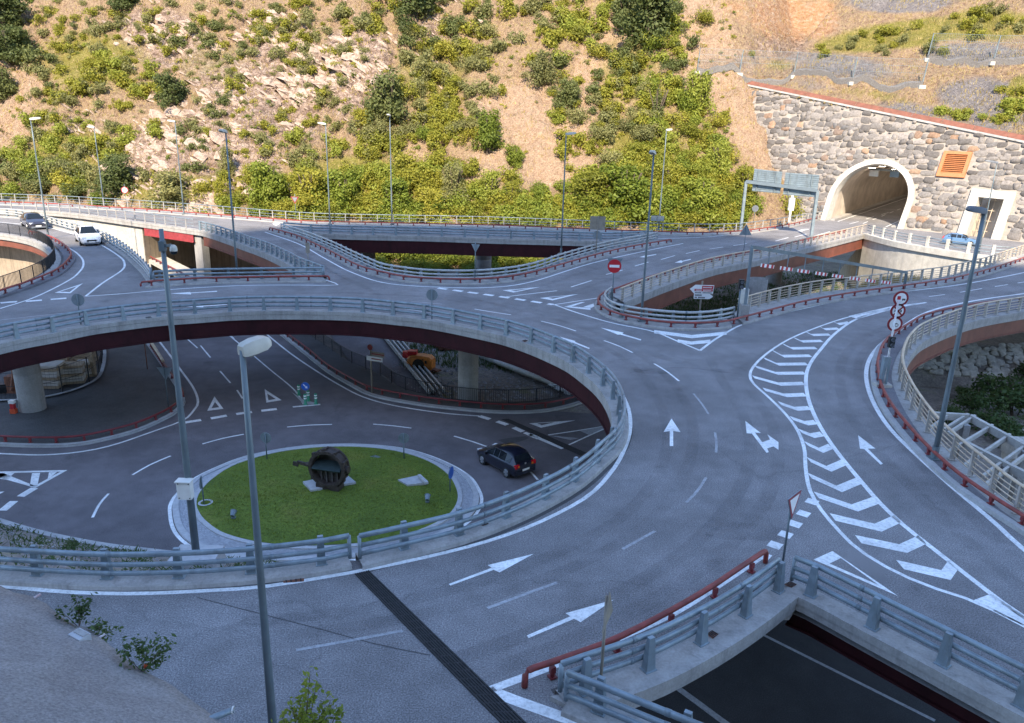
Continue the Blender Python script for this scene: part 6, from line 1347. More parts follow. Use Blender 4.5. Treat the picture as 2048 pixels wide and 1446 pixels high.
# named trees: (foot pixel x, y, height px, width factor, kind, label)
TREES = [(775,245,105,1.0,'leaf_dark','big dark round tree standing out on the slope behind the lamp'), (975,305,84,.85,'leaf_green','bright green leaning tree on the sandy slope centre'), (1028,335,50,1.1,'leaf_green','small bright green tree on the bare sandy slope'), (345,215,70,1.1,'leaf_dark','dark green round tree on the left rocky slope'), (905,405,82,.85,'leaf_olive','grey-green pointed tree behind the far road'), (240,385,78,1.2,'leaf_dark','dark spreading pine at the left roadside'), (345,415,78,1.3,'leaf_olive','grey-green bushy willow beside the pale lamp'), (455,350,60,.7,'leaf_olive','slim grey-green tree beside the pale rock face'), (540,418,100,.9,'leaf_green','tall green tree at the roadside right of the pale rock face'), (1250,435,110,1.2,'leaf_green','wide bright green tree at the roadside behind the no entry sign'), (1180,430,90,1.2,'leaf_yellow','bushy yellow-green tree behind the square sign back'), (1400,440,90,1.2,'leaf_green','rounded green tree behind the railing left of the gantry'), (1395,235,90,.9,'leaf_green','green tree below the end of the rockfall fence'), (1440,360,80,.75,'leaf_green','dark green tree at the edge of the sandy scree'), (1490,410,80,.9,'leaf_yellow','yellow-green tree touching the sign gantry'), (980,410,70,.9,'leaf_green','light green young tree by the white marker post'), (1020,415,56,.8,'leaf_yellow','slim yellow-green tree left of the wide roadside bushes'), (1345,400,80,.8,'leaf_yellow','yellow-green tree between two far lamps'), (1085,170,70,1.1,'leaf_olive','pale grey-green bush tree on the upper slope'), (1250,60,80,1.0,'leaf_dark','dark tree at the top centre of the slope'), (1300,85,110,1.2,'leaf_dark','broad dark tree group at the top of the slope'), (1140,215,60,1.0,'leaf_dark','dark rounded tree right of the bare sandy slope'), (830,40,90,1.3,'leaf_dark','dark pine at the top edge of the slope'), (250,20,60,1.2,'leaf_dark','dark pine at the top left edge'), (10,60,90,1.2,'leaf_dark','dark tree in the shaded gully top left'), (20,130,80,1.2,'leaf_dark','dark tree in the shaded gully left edge'), (8,200,70,1.0,'leaf_dark','lowest dark tree of the shaded gully left edge'), (620,420,90,1.1,'leaf_yellow','tall yellow-green tree behind the give way triangle'), (690,430,90,1.1,'leaf_green','green tree behind the far lamp'), (790,435,80,1.1,'leaf_green','green roadside tree behind the second far lamp'), (860,435,66,1.2,'leaf_yellow','yellow-green roadside tree left of the grey-green pointed one')]
for x, y, hp, wf, m_, lab in TREES:
    p = hill_hit(x, y)
    if p: put_tree(p - Vector((0, 0, .4)), hp / scale_px(p), m_, lab, wf)
p = hill_hit(1313, 245); put_tree(p - Vector((0, 0, .3)), 78 / scale_px(p), 'leaf_dark', 'dark conical fir standing among yellow shrubs left of the stone wall', .85, 'fir_tree', CONIF)
# shrubs: (cx, cy, spread x, spread y, tilt, count, size px, kinds)
Yl, Gl, Ol, Dl = 'leaf_yellow', 'leaf_green', 'leaf_olive', 'leaf_dark'
CLUMPS = [(760,438,260,6,0,30,40,[Gl,Yl]), (1200,446,240,6,0,34,42,[Gl,Yl,Gl]), (1400,450,60,10,0,12,40,[Gl,Yl]), (700,425,240,14,0,34,46,[Gl,Yl,Gl]), (1200,428,200,16,0,34,48,[Gl,Yl,Gl]), (1420,425,60,22,0,12,44,[Gl,Yl]), (90,375,110,22,0,26,42,[Gl,Dl,Ol,Yl]), (600,385,110,28,0,22,44,[Yl,Gl]), (760,375,120,30,-20,26,44,[Yl,Yl,Gl]), (830,260,60,90,35,30,38,[Yl,Yl,Ol]), (880,350,60,30,0,10,40,[Yl,Gl]), (900,190,60,50,30,18,36,[Yl,Ol]), (700,330,60,50,0,16,40,[Yl,Gl]), (1300,330,60,60,0,24,42,[Yl,Yl,Gl]), (1380,320,50,60,0,18,42,[Yl,Gl]), (1240,270,60,50,20,18,38,[Yl,Ol]), (1230,170,50,60,15,20,36,[Yl,Ol,Dl]), (1330,200,50,50,0,16,38,[Yl,Gl]), (1330,90,45,60,0,18,38,[Dl,Gl,Yl]), (1290,30,60,40,0,14,38,[Dl,Yl]), (1130,60,40,50,25,14,34,[Yl,Gl]), (1080,30,70,30,20,14,34,[Yl,Ol]), (1190,30,40,40,25,12,34,[Yl,Gl]), (960,60,80,50,20,18,34,[Ol,Yl,Dl]), (960,120,60,30,20,10,34,[Yl,Ol]), (860,110,60,60,0,16,34,[Ol,Yl,Dl]), (740,30,100,30,0,16,34,[Dl,Yl,Ol]), (620,40,80,40,0,18,32,[Yl,Ol]), (560,120,50,60,0,12,30,[Ol,Yl]), (660,150,40,80,10,14,30,[Ol,Yl]), (690,90,60,40,0,10,30,[Ol,Yl]), (640,240,70,40,20,14,30,[Ol,Yl]), (480,80,60,60,0,18,32,[Yl,Dl,Ol]), (400,60,60,50,0,14,30,[Dl,Ol]), (330,110,60,50,0,12,28,[Ol,Yl]), (260,150,70,40,0,18,34,[Gl,Yl,Ol]), (260,180,60,30,0,12,36,[Gl,Yl]), (180,90,80,60,0,22,30,[Yl,Ol]), (200,40,80,30,0,14,28,[Ol,Yl]), (110,140,50,60,0,14,32,[Ol,Yl,Dl]), (150,210,70,50,0,22,32,[Ol,Yl]), (200,280,80,40,0,22,36,[Gl,Ol,Yl]), (120,310,60,40,0,16,36,[Gl,Ol]), (40,330,50,40,0,14,40,[Dl,Gl,Ol]), (200,350,60,30,0,12,36,[Ol,Gl]), (380,290,40,40,0,10,30,[Ol,Dl]), (420,150,60,60,0,12,28,[Ol,Yl]), (440,220,30,40,0,8,28,[Ol,Dl]), (510,260,60,50,0,12,28,[Ol,Yl]), (560,290,50,50,0,12,32,[Ol,Gl]), (610,330,50,40,0,12,36,[Gl,Ol]), (1130,190,30,40,10,8,34,[Yl,Dl]), (1100,240,24,24,0,4,32,[Yl,Gl]), (1140,300,40,40,20,8,30,[Yl]), (1180,370,70,30,0,12,36,[Yl,Gl]), (1260,360,60,30,0,14,38,[Gl,Yl]), (920,260,50,40,0,8,36,[Ol,Yl]), (880,240,30,60,20,10,34,[Yl]), (1020,390,60,20,0,8,34,[Yl,Gl]), (940,400,70,20,0,10,36,[Gl,Yl]), (1800,80,140,26,-6,18,26,[Yl,Ol]), (1990,45,60,40,0,10,28,[Yl,Ol]), (2030,215,26,30,0,8,34,[Gl,Yl]), (1920,232,60,8,12,9,22,[Yl,Gl]), (1420,290,26,40,0,8,36,[Gl,Yl]), (1450,400,50,24,0,10,40,[Gl,Yl]), (20,90,40,90,0,12,40,[Dl])]
spots = []
for cx, cy, sx, sy, ang, n, sz, kinds in CLUMPS:
    for i in range(int(n * 1.55)):
        u, v = random.gauss(0, .68), random.gauss(0, .68); ca, sa = math.cos(RAD(ang)), math.sin(RAD(ang)); x, y = cx + u * sx * ca - v * sy * sa, cy + u * sx * sa + v * sy * ca
        if not (-30 < x < 2080): continue
        p = hill_hit(x, max(-20, y))
        if p is None: continue
        if x < 720 and y < 340 and random.random() < .14: continue
        spots.append((sz * random.uniform(.6, 1.45) * (.84 if x < 720 and y < 340 else 1), p, random.choice(kinds), x, y))
spots.sort(key=lambda q: -q[0]); NIND = 270; jv = {}
LAB = {Yl: 'yellow-green', Gl: 'bright green', Ol: 'grey-green', Dl: 'dark green'}
LM = [(97,238,'the leftmost street lamp'), (205,330,'the second far lamp from the left'), (355,330,'the third far lamp from the left'), (251,380,'the speed limit sign'), (430,320,'the pale rock face'), (458,263,'the lamp by the left junction'), (592,400,'the far give way triangle'), (655,330,'the lamp left of the big dark tree'), (775,190,'the big dark round tree'), (905,370,'the grey-green pointed tree'), (975,265,'the leaning bright green tree'), (1028,315,'the small tree on bare sand'), (1090,240,'the bare sandy slope'), (1130,330,'the lamp above the green gap'), (1195,445,'the square sign back'), (1313,205,'the dark conical fir'), (1330,330,'the two close far lamps'), (1395,200,'the left end of the rockfall fence'), (1490,390,'the sign gantry'), (1300,60,'the dark trees at the top centre'), (830,20,'the dark pine at the top edge'), (560,120,'the upper rock outcrop'), (250,20,'the dark pine at top left'), (345,180,'the dark round tree at left'), (30,120,'the shaded gully'), (1860,90,'the upper rockfall fence'), (2030,215,'the right end of the wall top'), (1130,60,'the upper sandy gully'), (120,160,'the left scree'), (700,400,'the roadside trees in the middle')]
def zone(x, y):
    lx, ly, nm = min(LM, key=lambda l: (l[0] - x) ** 2 + 1.6 * (l[1] - y) ** 2); dx, dy = x - lx, y - ly
    d_ = ('right of ' if dx > 0 else 'left of ') if abs(dx) > abs(dy) else ('below ' if dy > 0 else 'above ')
    return d_ + nm
def size_word(sz): return 'large ' if sz > 52 else ('small ' if sz < 36 else '')
for i, (sz, p, m_, x, y) in enumerate(spots):
    s = sz / scale_px(p) * .62
    if i < NIND: put_bush(p - Vector((0, 0, .25 * s)), s, m_, size_word(sz) + LAB[m_] + ' shrub ' + zone(x, y), size_word(sz) + LAB[m_] + ' shrubs ' + zone(x, y))
    else: jv.setdefault(m_, []).append((p, s))
for m_, L in jv.items():
    vv = []
    for p, s in L: c = leaf_cloud(520, lobes_bush(9, 1.0), .085, rn) * s; c += np.array(p - Vector((0, 0, .2 * s))); vv.append(c)
    o = bpy.data.objects.new('hillside_scrub', cloud_mesh('hillside_scrub', np.concatenate(vv), m_)); COL.objects.link(o); tag(o, LAB[m_] + ' low scrub scattered over the sunlit hillside', 'scrub', kind='stuff')
print('shrubs', len(spots))
# low ground cover between the shrubs
for m_, n_ in ((Yl, 620), (Gl, 380), (Ol, 520)):
    vv = []
    for i in range(n_):
        x, y = random.uniform(-10, 1470), random.uniform(0, 438)
        if (x - 1090) ** 2 / 130 ** 2 + (y - 270) ** 2 / 110 ** 2 < 1 and random.random() < .8: continue
        p = hill_hit(x, y)
        if p is None: continue
        s = random.uniform(.35, .95); c = leaf_cloud(110, lobes_bush(5, .8), .12, rn) * s; c += np.array(p - Vector((0, 0, .15 * s))); vv.append(c)
    o = bpy.data.objects.new('hillside_groundcover', cloud_mesh('hillside_groundcover', np.concatenate(vv), m_)); COL.objects.link(o); tag(o, LAB[m_] + ' ground cover of tiny plants between the hillside shrubs', 'ground cover', kind='stuff')
# dry grass tufts and loose rocks on the slope
gv = []; cnt = 0
xs = rn.uniform(-20, 2080, 15000); ys = rn.uniform(-10, 440, 15000)
pts = []
for x, y in zip(xs[:5200], ys[:5200]):
    p = hill_hit(float(x), float(y))
    if p is not None and p.z > -5: pts.append(p)
P_ = np.array([tuple(p) for p in pts]); reps = 7
C_ = np.repeat(P_, reps, 0) + rn.normal(size=(len(P_) * reps, 3)) * np.array([.55, .35, .0]); C_[:, 2] = grid_z(C_[:, 0], C_[:, 1])
n = len(C_); hgt = rn.uniform(.15, .5, n); dx = rn.normal(size=(n, 2)) * .12; wv = rn.uniform(.03, .1, n); an = rn.uniform(0, 3.14, n)
a = C_ + np.stack([np.cos(an) * wv, np.sin(an) * wv, -.05 * np.ones(n)], 1); b = C_ - np.stack([np.cos(an) * wv, np.sin(an) * wv, .05 * np.ones(n)], 1); t = C_ + np.stack([dx[:, 0], dx[:, 1], hgt], 1)
v = np.stack([a, b, t], 1).reshape(-1, 3); me = bpy.data.meshes.new('dry_grass'); me.from_pydata(v.tolist(), [], np.arange(len(v)).reshape(-1, 3).tolist()); me.materials.append(MATS['dry_grass']); o = bpy.data.objects.new('dry_grass', me); COL.objects.link(o); tag(o, 'dry yellow grass tufts over the sunlit hillside', 'grass', kind='stuff')
mm, nt_, b_ = _nodes('slope_rock'); n1 = noise_node(nt_, 2.5, 6, .7); c_ = ramp(nt_, n1.outputs['Fac'], [(.3, (.16, .115, .095)), (.5, (.34, .255, .205)), (.7, (.46, .37, .31))]).outputs[0]; nt_.links.new(c_, b_.inputs['Base Color']); b_.inputs['Roughness'].default_value = .95; bump(nt_, b_, n1.outputs['Fac'], .7, .2); MATS['slope_rock'] = mm
rk = MB()
for cx, cy, rx, ry, ang, wgt in ROCK[:-1]:
    for i in range(int(85 * wgt)):
        p = hill_hit(cx + random.gauss(0, .6) * rx, max(2, cy + random.gauss(0, .6) * ry))
        if p is None: continue
        s = random.uniform(.25, .8) * (1.7 if random.random() < .12 else 1); M3 = Matrix.Rotation(random.uniform(-.35, .35), 3, 'Z') @ Matrix.Rotation(RAD(random.uniform(25, 50)), 3, 'Y') @ Matrix.Rotation(RAD(random.uniform(-40, 10)), 3, 'X'); i0 = len(rk.v)
        for dx_, dy_, dz_ in ((-1, -.6, -.3), (1, -.5, -.35), (1.1, .6, -.3), (-.9, .6, -.3), (-.8, -.4, .32), (.7, -.45, .26), (.8, .4, .36), (-.7, .45, .3)): rk.v.append(tuple(p + M3 @ Vector((dx_ * s * random.uniform(.6, 1.2), dy_ * s * random.uniform(.7, 1.2) * .7, dz_ * s * random.uniform(.4, .9)))))
        rk.f += [tuple(i0 + q for q in f) for f in ((0, 3, 2, 1), (4, 5, 6, 7), (0, 1, 5, 4), (1, 2, 6, 5), (2, 3, 7, 6), (3, 0, 4, 7))]
for cx, cy, rx, ry, ang, wgt in ROCK[:9]:                # jagged crags, half buried, dipping with the strata
    for i in range(int(30 * wgt)):
        p = hill_hit(cx + random.gauss(0, .55) * rx, max(2, cy + random.gauss(0, .55) * ry))
        if p is None: continue
        s = random.uniform(.5, 1.5); M3 = Matrix.Rotation(random.uniform(-.6, .6), 3, 'Z') @ Matrix.Rotation(RAD(random.uniform(22, 48)), 3, 'Y'); i0 = len(rk.v); k = 7
        for zz, rr in ((-.9, 1.0), (-.1, random.uniform(.85, 1.1)), (.5, random.uniform(.35, .7))):
            for j in range(k): a = 6.283 * j / k + zz; q = rr * random.uniform(.65, 1.2); rk.v.append(tuple(p + M3 @ Vector((1.25 * s * q * math.cos(a), .7 * s * q * math.sin(a), s * zz * random.uniform(.7, 1.2) * .8))))
        rk.f += [(i0 + r_ * k + j, i0 + r_ * k + (j + 1) % k, i0 + (r_ + 1) * k + (j + 1) % k, i0 + (r_ + 1) * k + j) for r_ in range(2) for j in range(k)] + [tuple(i0 + 2 * k + j for j in range(k))]
tag(rk.build('outcrop_rocks', 'slope_rock'), 'pale slanting rock outcrops breaking through the slope', 'rock', kind='stuff')

# ------------------------------------------------------------------ vegetation at the lower level and in the foreground
def low_bush(px_, z, s, m_, label, group=None, zs=1.0): p = at(*px_, z); return put_bush(p, s, m_, label, group, zs=zs)
leafs = BUSH['leaf_shade'] = [cloud_mesh('shrub', leaf_cloud(900, lobes_bush(9), .06, rn), 'leaf_shade', stems(4, .7, .4, .03)) for _ in range(4)]
for i in range(64):
    x, y = random.uniform(670, 1180) if i < 40 else random.uniform(830, 1120), random.uniform(510, 552); p = hill_hit(x, y) if y < 535 else at(x, y, LOW)
    if p: put_bush(p - Vector((0, 0, .5)), random.uniform(1.6, 2.5), random.choice([Gl, Yl, Gl]), 'leafy green bush under the far bridge ' + ('left' if x < 950 else 'right') + ' of its round pier', 'bushes under the far bridge ' + ('left' if x < 950 else 'right'))
for (x, y, s) in ((1990,800,2.4),(2030,830,2.6),(1950,830,2.0),(2010,880,2.2),(1900,850,1.6),(2060,780,2.4),(2040,910,2.0),(1845,700,1.2),(1870,690,1.2),(1970,860,1.8),(1925,800,1.2)):
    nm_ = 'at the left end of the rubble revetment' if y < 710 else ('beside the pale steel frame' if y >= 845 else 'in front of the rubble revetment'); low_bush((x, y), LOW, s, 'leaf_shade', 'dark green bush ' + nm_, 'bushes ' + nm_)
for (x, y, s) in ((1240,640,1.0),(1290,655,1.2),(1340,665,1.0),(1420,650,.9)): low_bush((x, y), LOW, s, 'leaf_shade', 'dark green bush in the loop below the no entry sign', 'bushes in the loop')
# grass mound and rough grass in the loop
mc = at(1838, 497, 0); mc = mc - Vector((mc.x, mc.y, 0)).normalized() * 7.0; mc.z = LOW; mb = MB(); rows = []
for k in range(9):
    r_ = 7.5 * (k / 8); rows.append([Vector((mc.x + r_ * 1.25 * math.cos(a) , mc.y + r_ * .7 * math.sin(a) + 1.0, LOW - .1 + 4.6 * (1 - (k / 8) ** 2) + random.uniform(-.15, .15))) for a in [6.283 * j / 28 for j in range(28)]])
mb.grid(rows, close_u=True); tag(mb.build('mound', 'hillside', smooth=True), kind='structure')
def tuft_field(pts, h0, h1, mat, name, label, w0=.05):
    v = []
    for p in pts:
        for j in range(5):
            q = p + Vector((random.gauss(0, .18), random.gauss(0, .18), 0)); a = random.uniform(0, 3.14); wv = random.uniform(.4, 1) * w0; hh = random.uniform(h0, h1); d = Vector((math.cos(a) * wv, math.sin(a) * wv, 0))
            v += [tuple(q + d), tuple(q - d), tuple(q + Vector((random.gauss(0, .12), random.gauss(0, .12), hh)))]
    me = bpy.data.meshes.new(name); me.from_pydata(v, [], np.arange(len(v)).reshape(-1, 3).tolist()); me.materials.append(MATS[mat]); o = bpy.data.objects.new(name, me); COL.objects.link(o); return tag(o, label, 'grass', kind='stuff')
tuft_field([Vector((mc.x + r_ * 1.25 * math.cos(a), mc.y + 1 + r_ * .7 * math.sin(a), LOW - .1 + 4.6 * (1 - (r_ / 7.5) ** 2))) for r_, a in [(7.3 * math.sqrt(random.random()), random.uniform(0, 6.28)) for _ in range(1700)]], .3, .8, 'dry_grass', 'dry_grass', 'dry yellow grass on the mound below the pale wall', .06)
gp = []
for _ in range(5200):
    x, y = random.uniform(1225, 1720), random.uniform(545, 665); gp.append(at(x, y, LOW - .05))
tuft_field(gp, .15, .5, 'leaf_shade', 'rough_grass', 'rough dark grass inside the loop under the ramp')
# weeds on the bank in the left foreground
bp = []
for _ in range(1500):
    i = random.randrange(len(BANK) - 1); t = random.uniform(0, 9.5); j = int(t); a = BANK[i][j].lerp(BANK[i][j + 1], t - j); b = BANK[i + 1][j].lerp(BANK[i + 1][j + 1], t - j); bp.append(a.lerp(b, random.random()))
tuft_field([p for p in bp if random.random() < .75], .05, .2, 'leaf_shade', 'weeds', 'weeds on the bank below the near left guard rail')
simple('pebble', (.30, .29, .30), .9, 0, .4, 3); mb = MB()
for p in bp[:900]:
    s = random.uniform(.03, .1); i0 = len(mb.v); mb.v += [tuple(p + Vector((s * math.cos(a) * random.uniform(.7, 1.2), s * math.sin(a) * random.uniform(.7, 1.2), .0))) for a in (0, 1.3, 2.6, 3.9, 5.2)] + [tuple(p + Vector((0, 0, s * .8)))]; mb.f += [(i0 + k, i0 + (k + 1) % 5, i0 + 5) for k in range(5)]
tag(mb.build('gravel', 'pebble'), 'grey gravel on the bank below the near left guard rail', 'gravel', kind='stuff')
for (f_, t_, s, lab) in ((12, 3, .8, 'brown-green weed clump at the kerb of the weedy bank'), (18, 2, .45, 'small bright weed at the kerb of the weedy bank'), (30, 3, .5, 'low weed clump on the weedy bank left of the mast'), (6, 4, .9, 'weed clump at the left end of the weedy bank')):
    put_bush(BANK[f_][t_], s, 'leaf_shade', lab, None)
# ================================================================== vehicles
def car(name, label, loc, rz, paint, L=4.2, Wd=1.78, Ht=1.48, suv=False, facing_lights=True, roof_rail=False):
    o = thing(name, label, 'car', tuple(loc), rz); hl = L / 2; gc_ = .2 if suv else .16
    # stations from front (+x) to rear: x, sill z, belt z, belt half width, roof z, roof half width (cabin only where roof>belt)
    belt = .98 if suv else .9; hw = Wd / 2
    S = [(hl, .30, .56, .60, .60, .50), (hl - .08, .24, .68, .76, .70, .62), (hl - .45, .2, .80, .86, .84, .72), (hl - 1.05, .2, .90, .9, .96, .76), (hl - 1.2, .2, belt, .9, 1.02, .74), (hl - 1.95, .2, belt + .02, .9, Ht - .05, .58), (hl - 2.5, .2, belt + .03, .9, Ht, .60), (hl - 3.2, .2, belt + .04, .9, Ht - .03, .59), (-hl + .5, .22, belt + .05, .89, Ht - .16, .56), (-hl + .16, .26, belt + .03, .86, belt + .12, .64), (-hl + .03, .30, .82, .82, .86, .70), (-hl, .34, .60, .78, .62, .68)]
    rows = []
    for x, z0, zb, bw_, zr_, rw_ in S:
        b_ = bw_ * hw / .9; r_ = rw_ * hw / .9; half = [(0, z0), (b_ * .86, z0), (b_ * .98, z0 + .14), (b_ * 1.0, (z0 + zb) / 2), (b_ * .985, zb - .03), (b_ * .95, zb), (r_ + (b_ * .95 - r_) * .12, zb + (zr_ - zb) * .88), (r_ * .82, zr_ - .005), (0, zr_ + .02)]
        rows.append([Vector((x, y, z)) for y, z in half] + [Vector((x, -y, z)) for y, z in half[-2:0:-1]])
    mb = MB(); mb.grid(rows, close_u=True); mb.poly(rows[0]); mb.poly(rows[-1][::-1]); body = mb.build('body', paint, o, world=False); smoothmod(body, 32)
    def P_(i, j, t=0, k=None): return rows[i][j]
    def glass(i0, i1, j0, j1, nm, sx=1, inset=.06, out=.012):
        n_ = len(rows[0]); q = [rows[i0][j0], rows[i1][j0], rows[i1][j1], rows[i0][j1]]
        if sx < 0: q = [Vector((p.x, -p.y, p.z)) for p in q]
        c = sum(q, Vector()) / 4; nn = (q[1] - q[0]).cross(q[3] - q[0]).normalized(); nn = nn if nn.dot(c - Vector((c.x, 0, .6))) > 0 or abs(nn.x) > .5 else -nn
        if nn.z < 0: nn = -nn
        mb = MB(); mb.poly([c + (p - c) * (1 - inset * 1.6) + nn * out for p in q]); return mb.build(nm, 'car_glass', o, world=False)
    for sx in (1, -1):
        for i0, i1 in ((4, 5), (5, 6), (6, 7), (7, 8)): 
            q = [rows[i0][5], rows[i1][5], rows[i1][6], rows[i0][6]]; q = [Vector((p.x, p.y * sx, p.z)) for p in q]; c = sum(q, Vector()) / 4; mb = MB(); mb.poly([c + (p - c) * .9 + Vector((0, sx * .014, .006)) for p in q]); mb.build('side_window', 'car_glass', o, world=False)
    q = [Vector((rows[4][7].x, -rows[4][6].y * .97, rows[4][6].z + .01)), Vector((rows[4][7].x, rows[4][6].y * .97, rows[4][6].z + .01)), Vector((rows[5][7].x, rows[5][7].y * 1.02, rows[5][7].z)), Vector((rows[5][7].x, -rows[5][7].y * 1.02, rows[5][7].z))]; mb = MB(); mb.poly([p + Vector((.03, 0, .03)) for p in q]); mb.build('windscreen', 'car_glass', o, world=False)
    q = [Vector((rows[9][7].x, -.56 * hw / .9, rows[9][6].z + .02)), Vector((rows[9][7].x, .56 * hw / .9, rows[9][6].z + .02)), Vector((rows[8][7].x, .5 * hw / .9, rows[8][7].z - .02)), Vector((rows[8][7].x, -.5 * hw / .9, rows[8][7].z - .02))]; mb = MB(); mb.poly([p + Vector((-.03, 0, .035)) for p in q]); mb.build('rear_window', 'car_glass', o, world=False)
    wr = .36 if suv else .32
    for x in (hl - .85, -hl + .78):
        for sx in (1, -1):
            mb = MB(); mb.lathe([(wr * .62, -.1), (wr * .95, -.11), (wr, -.07), (wr, .07), (wr * .95, .11), (wr * .62, .1)], (x, sx * (hw - .1), wr), 20, 'y'); wh = mb.build('wheel', 'tyre', o, True, world=False)
            mb = MB(); mb.lathe([(wr * .66, .0), (wr * .62, .02 * sx), (wr * .2, .0), (.0, .0)], (x, sx * (hw + .012), wr), 20, 'y'); dk = mb.build('hub', 'lamp_dark', wh, True, world=False)
            mb = MB()
            for k in range(5): a = 6.283 * k / 5; mb.bar((x, sx * (hw + .02), wr), (x + wr * .62 * math.cos(a), sx * (hw + .02), wr + wr * .62 * math.sin(a)), .07, .03, up=(0, 1, 0))
            mb.lathe([(wr * .58, 0), (wr * .66, .012 * sx), (wr * .68, 0)], (x, sx * (hw + .018), wr), 20, 'y'); mb.build('rim', 'rim', wh, world=False)
            mb = MB(); mb.lathe([(wr * 1.12, 0), (wr * 1.0, 0)], (x, sx * (hw * .985 + .004), wr), 20, 'y'); mb.build('wheel_arch', 'tyre', o, world=False)
    for sx in (1, -1):
        mb = MB(); mb.box((hl - .16, sx * .6 * hw / .9, .66 + (.06 if suv else 0)), (.22, .3, .15), RAD(-18 * sx)); mb.build('headlight', 'lens_clear', o, world=False)
        mb = MB(); mb.box((-hl + .07, sx * .64 * hw / .9, .84 + (.06 if suv else 0)), (.2, .3, .2), RAD(14 * sx)); tlp = mb.build('tail_light', 'lens_red', o, world=False); mb = MB(); mb.box((-hl + .0, sx * .52 * hw / .9, .82 + (.06 if suv else 0)), (.1, .09, .08)); mb.build('indicator', 'lens_amber', tlp, world=False)
        mb = MB(); mb.box((hl - 1.38, sx * (hw + .1), belt + .04), (.14, .2, .12)); mb.build('mirror', paint, o, world=False)
    mb = MB(); mb.box((hl - .02, 0, .5), (.08, .8, .16)); mb.build('grille', 'sign_black', o, world=False); mb = MB(); mb.box((hl + .0, 0, .28), (.1, 1.3, .16)); mb.build('front_bumper', 'lamp_dark', o, world=False)
    mb = MB(); mb.box((-hl - .01, 0, .42), (.08, 1.45, .22)); mb.build('rear_bumper', paint, o, world=False); mb = MB(); mb.box((-hl - .055, 0, .56), (.02, .52, .12)); mb.build('number_plate', 'plate_white', o, world=False); mb = MB(); mb.box((hl + .045, 0, .4), (.02, .52, .12)); mb.build('number_plate', 'plate_white', o, world=False)
    mb = MB(); mb.box((-hl + .01, 0, .92), (.03, .1, .1)); mb.build('badge', 'rim', o, world=False)
    if roof_rail:
        for sx in (1, -1): mb = MB(); mb.tube([(hl - 2.0, sx * .56, Ht + .03), (hl - 3.3, sx * .56, Ht + .02)], .02, 6); mb.build('roof_rail', 'galv_dark', o, world=False)
    return o
p0 = at(1010, 934, LOW); car('hatchback', 'dark blue hatchback driving round the roundabout, seen from behind', p0, math.atan2(.76, -.65), 'paint_navy', 4.2, 1.76, 1.48).scale = (.84, .97, .97)
pc = at(166, 489, 0); car('white_suv', 'white crossover car coming towards the viewer on the left ramp', Vector((pc.x, pc.y + 1.0, 0)), RAD(-54), 'paint_white', 4.35, 1.82, 1.6, True, roof_rail=True)
pc = at(63, 456, 0); car('dark_car', 'dark sunlit car behind the white one on the left ramp', Vector((pc.x, pc.y + .5, 0)), RAD(-48), 'paint_dark', 4.4, 1.8, 1.5)
pc = at(1919, 494, 0); pc = pc + (pc - CAM) * .02; car('blue_car', 'blue car parked behind the white barrier on the apron', Vector((pc.x, pc.y, 0)), RAD(-31), 'paint_blue', 4.0, 1.7, 1.45).scale = (.88, .88, .88)

# ================================================================== storage yard below the deck
def yard(poly, mat, z): return fill('yard_path', [tuple(at(x, y, LOW)[:2]) for x, y in poly], [], mat, z)
tag(yard([(660,668),(765,664),(880,795),(804,777),(759,749),(700,724)], 'asphalt_low', LOW + .02), kind='structure')
def beam_stack(label, a_px, b_px, rows_, cols, wd, hh, mat, name, cat, gap=.05, z=LOW, shape='W'):
    a, b = at(*a_px, z), at(*b_px, z); t = (b - a).normalized(); n_ = Vector((-t.y, t.x, 0)); o = thing(name, label, cat, tuple((a + b) / 2))
    for r_ in range(rows_):
        for c in range(cols):
            off = n_ * ((c - (cols - 1) / 2) * (wd + gap)) + Vector((0, 0, .12 + hh / 2 + r_ * (hh + .03))) + t * random.uniform(-.4, .4); mb = MB()
            if shape == 'tube': mb.tube([a + off, b + off], wd / 2, 8)
            else:
                prof = [(-wd / 2, -hh / 2), (-wd / 4, hh / 2), (0, -hh / 4), (wd / 4, hh / 2), (wd / 2, -hh / 2)]; mb.grid([[p + off + n_ * u + Vector((0, 0, v)) for u, v in prof] for p in (a, b)]); mb.grid([[p + off + n_ * u + Vector((0, 0, v - .03)) for u, v in prof] for p in (a, b)])
            mb.build('beam', mat, o)
    return o
beam_stack('long stack of grey steel beams slanting across the yard path', (772,668), (874,792), 2, 4, .17, .17, 'galv_light', 'beam_stack', 'steel beams', gap=.2, shape='tube')
beam_stack('pale round pipes lying in the yard right of the pier', (990,728), (1108,773), 1, 2, .42, .42, 'galv_light', 'pipe_stack', 'pipes', shape='tube')
beam_stack('stack of grey beams at the back of the yard right of the pier', (955,708), (1015,732), 2, 3, .4, .2, 'galv_light', 'beam_stack', 'steel beams')
beam_stack('stack of grey beams near the yard railing on the right', (1080,745), (1140,770), 3, 4, .42, .2, 'galv_light', 'beam_stack', 'steel beams')
beam_stack('pale sheets stacked at the right end of the yard', (1125,786), (1172,776), 2, 5, .55, .1, 'sign_white', 'sheet_stack', 'sheets')
beam_stack('loose bundle of scrap rails behind the pier', (880,700), (918,694), 2, 4, .3, .2, 'rust', 'scrap_pile', 'scrap')
b = at(878, 692, LOW); o = thing('wrapped_bale', 'white wrapped bale at the back of the yard', 'bale', tuple(b)); mb = MB(); mb.tube([b + Vector((-.7, 0, .45)), b + Vector((.7, .2, .45))], .45, 12); mb.build('bale', 'box_white', o, True); mb = MB(); mb.tube([b + Vector((-.3, 0, .45)), b + Vector((-.2, .03, .45))], .46, 12); mb.build('strap', 'galv_dark', o)
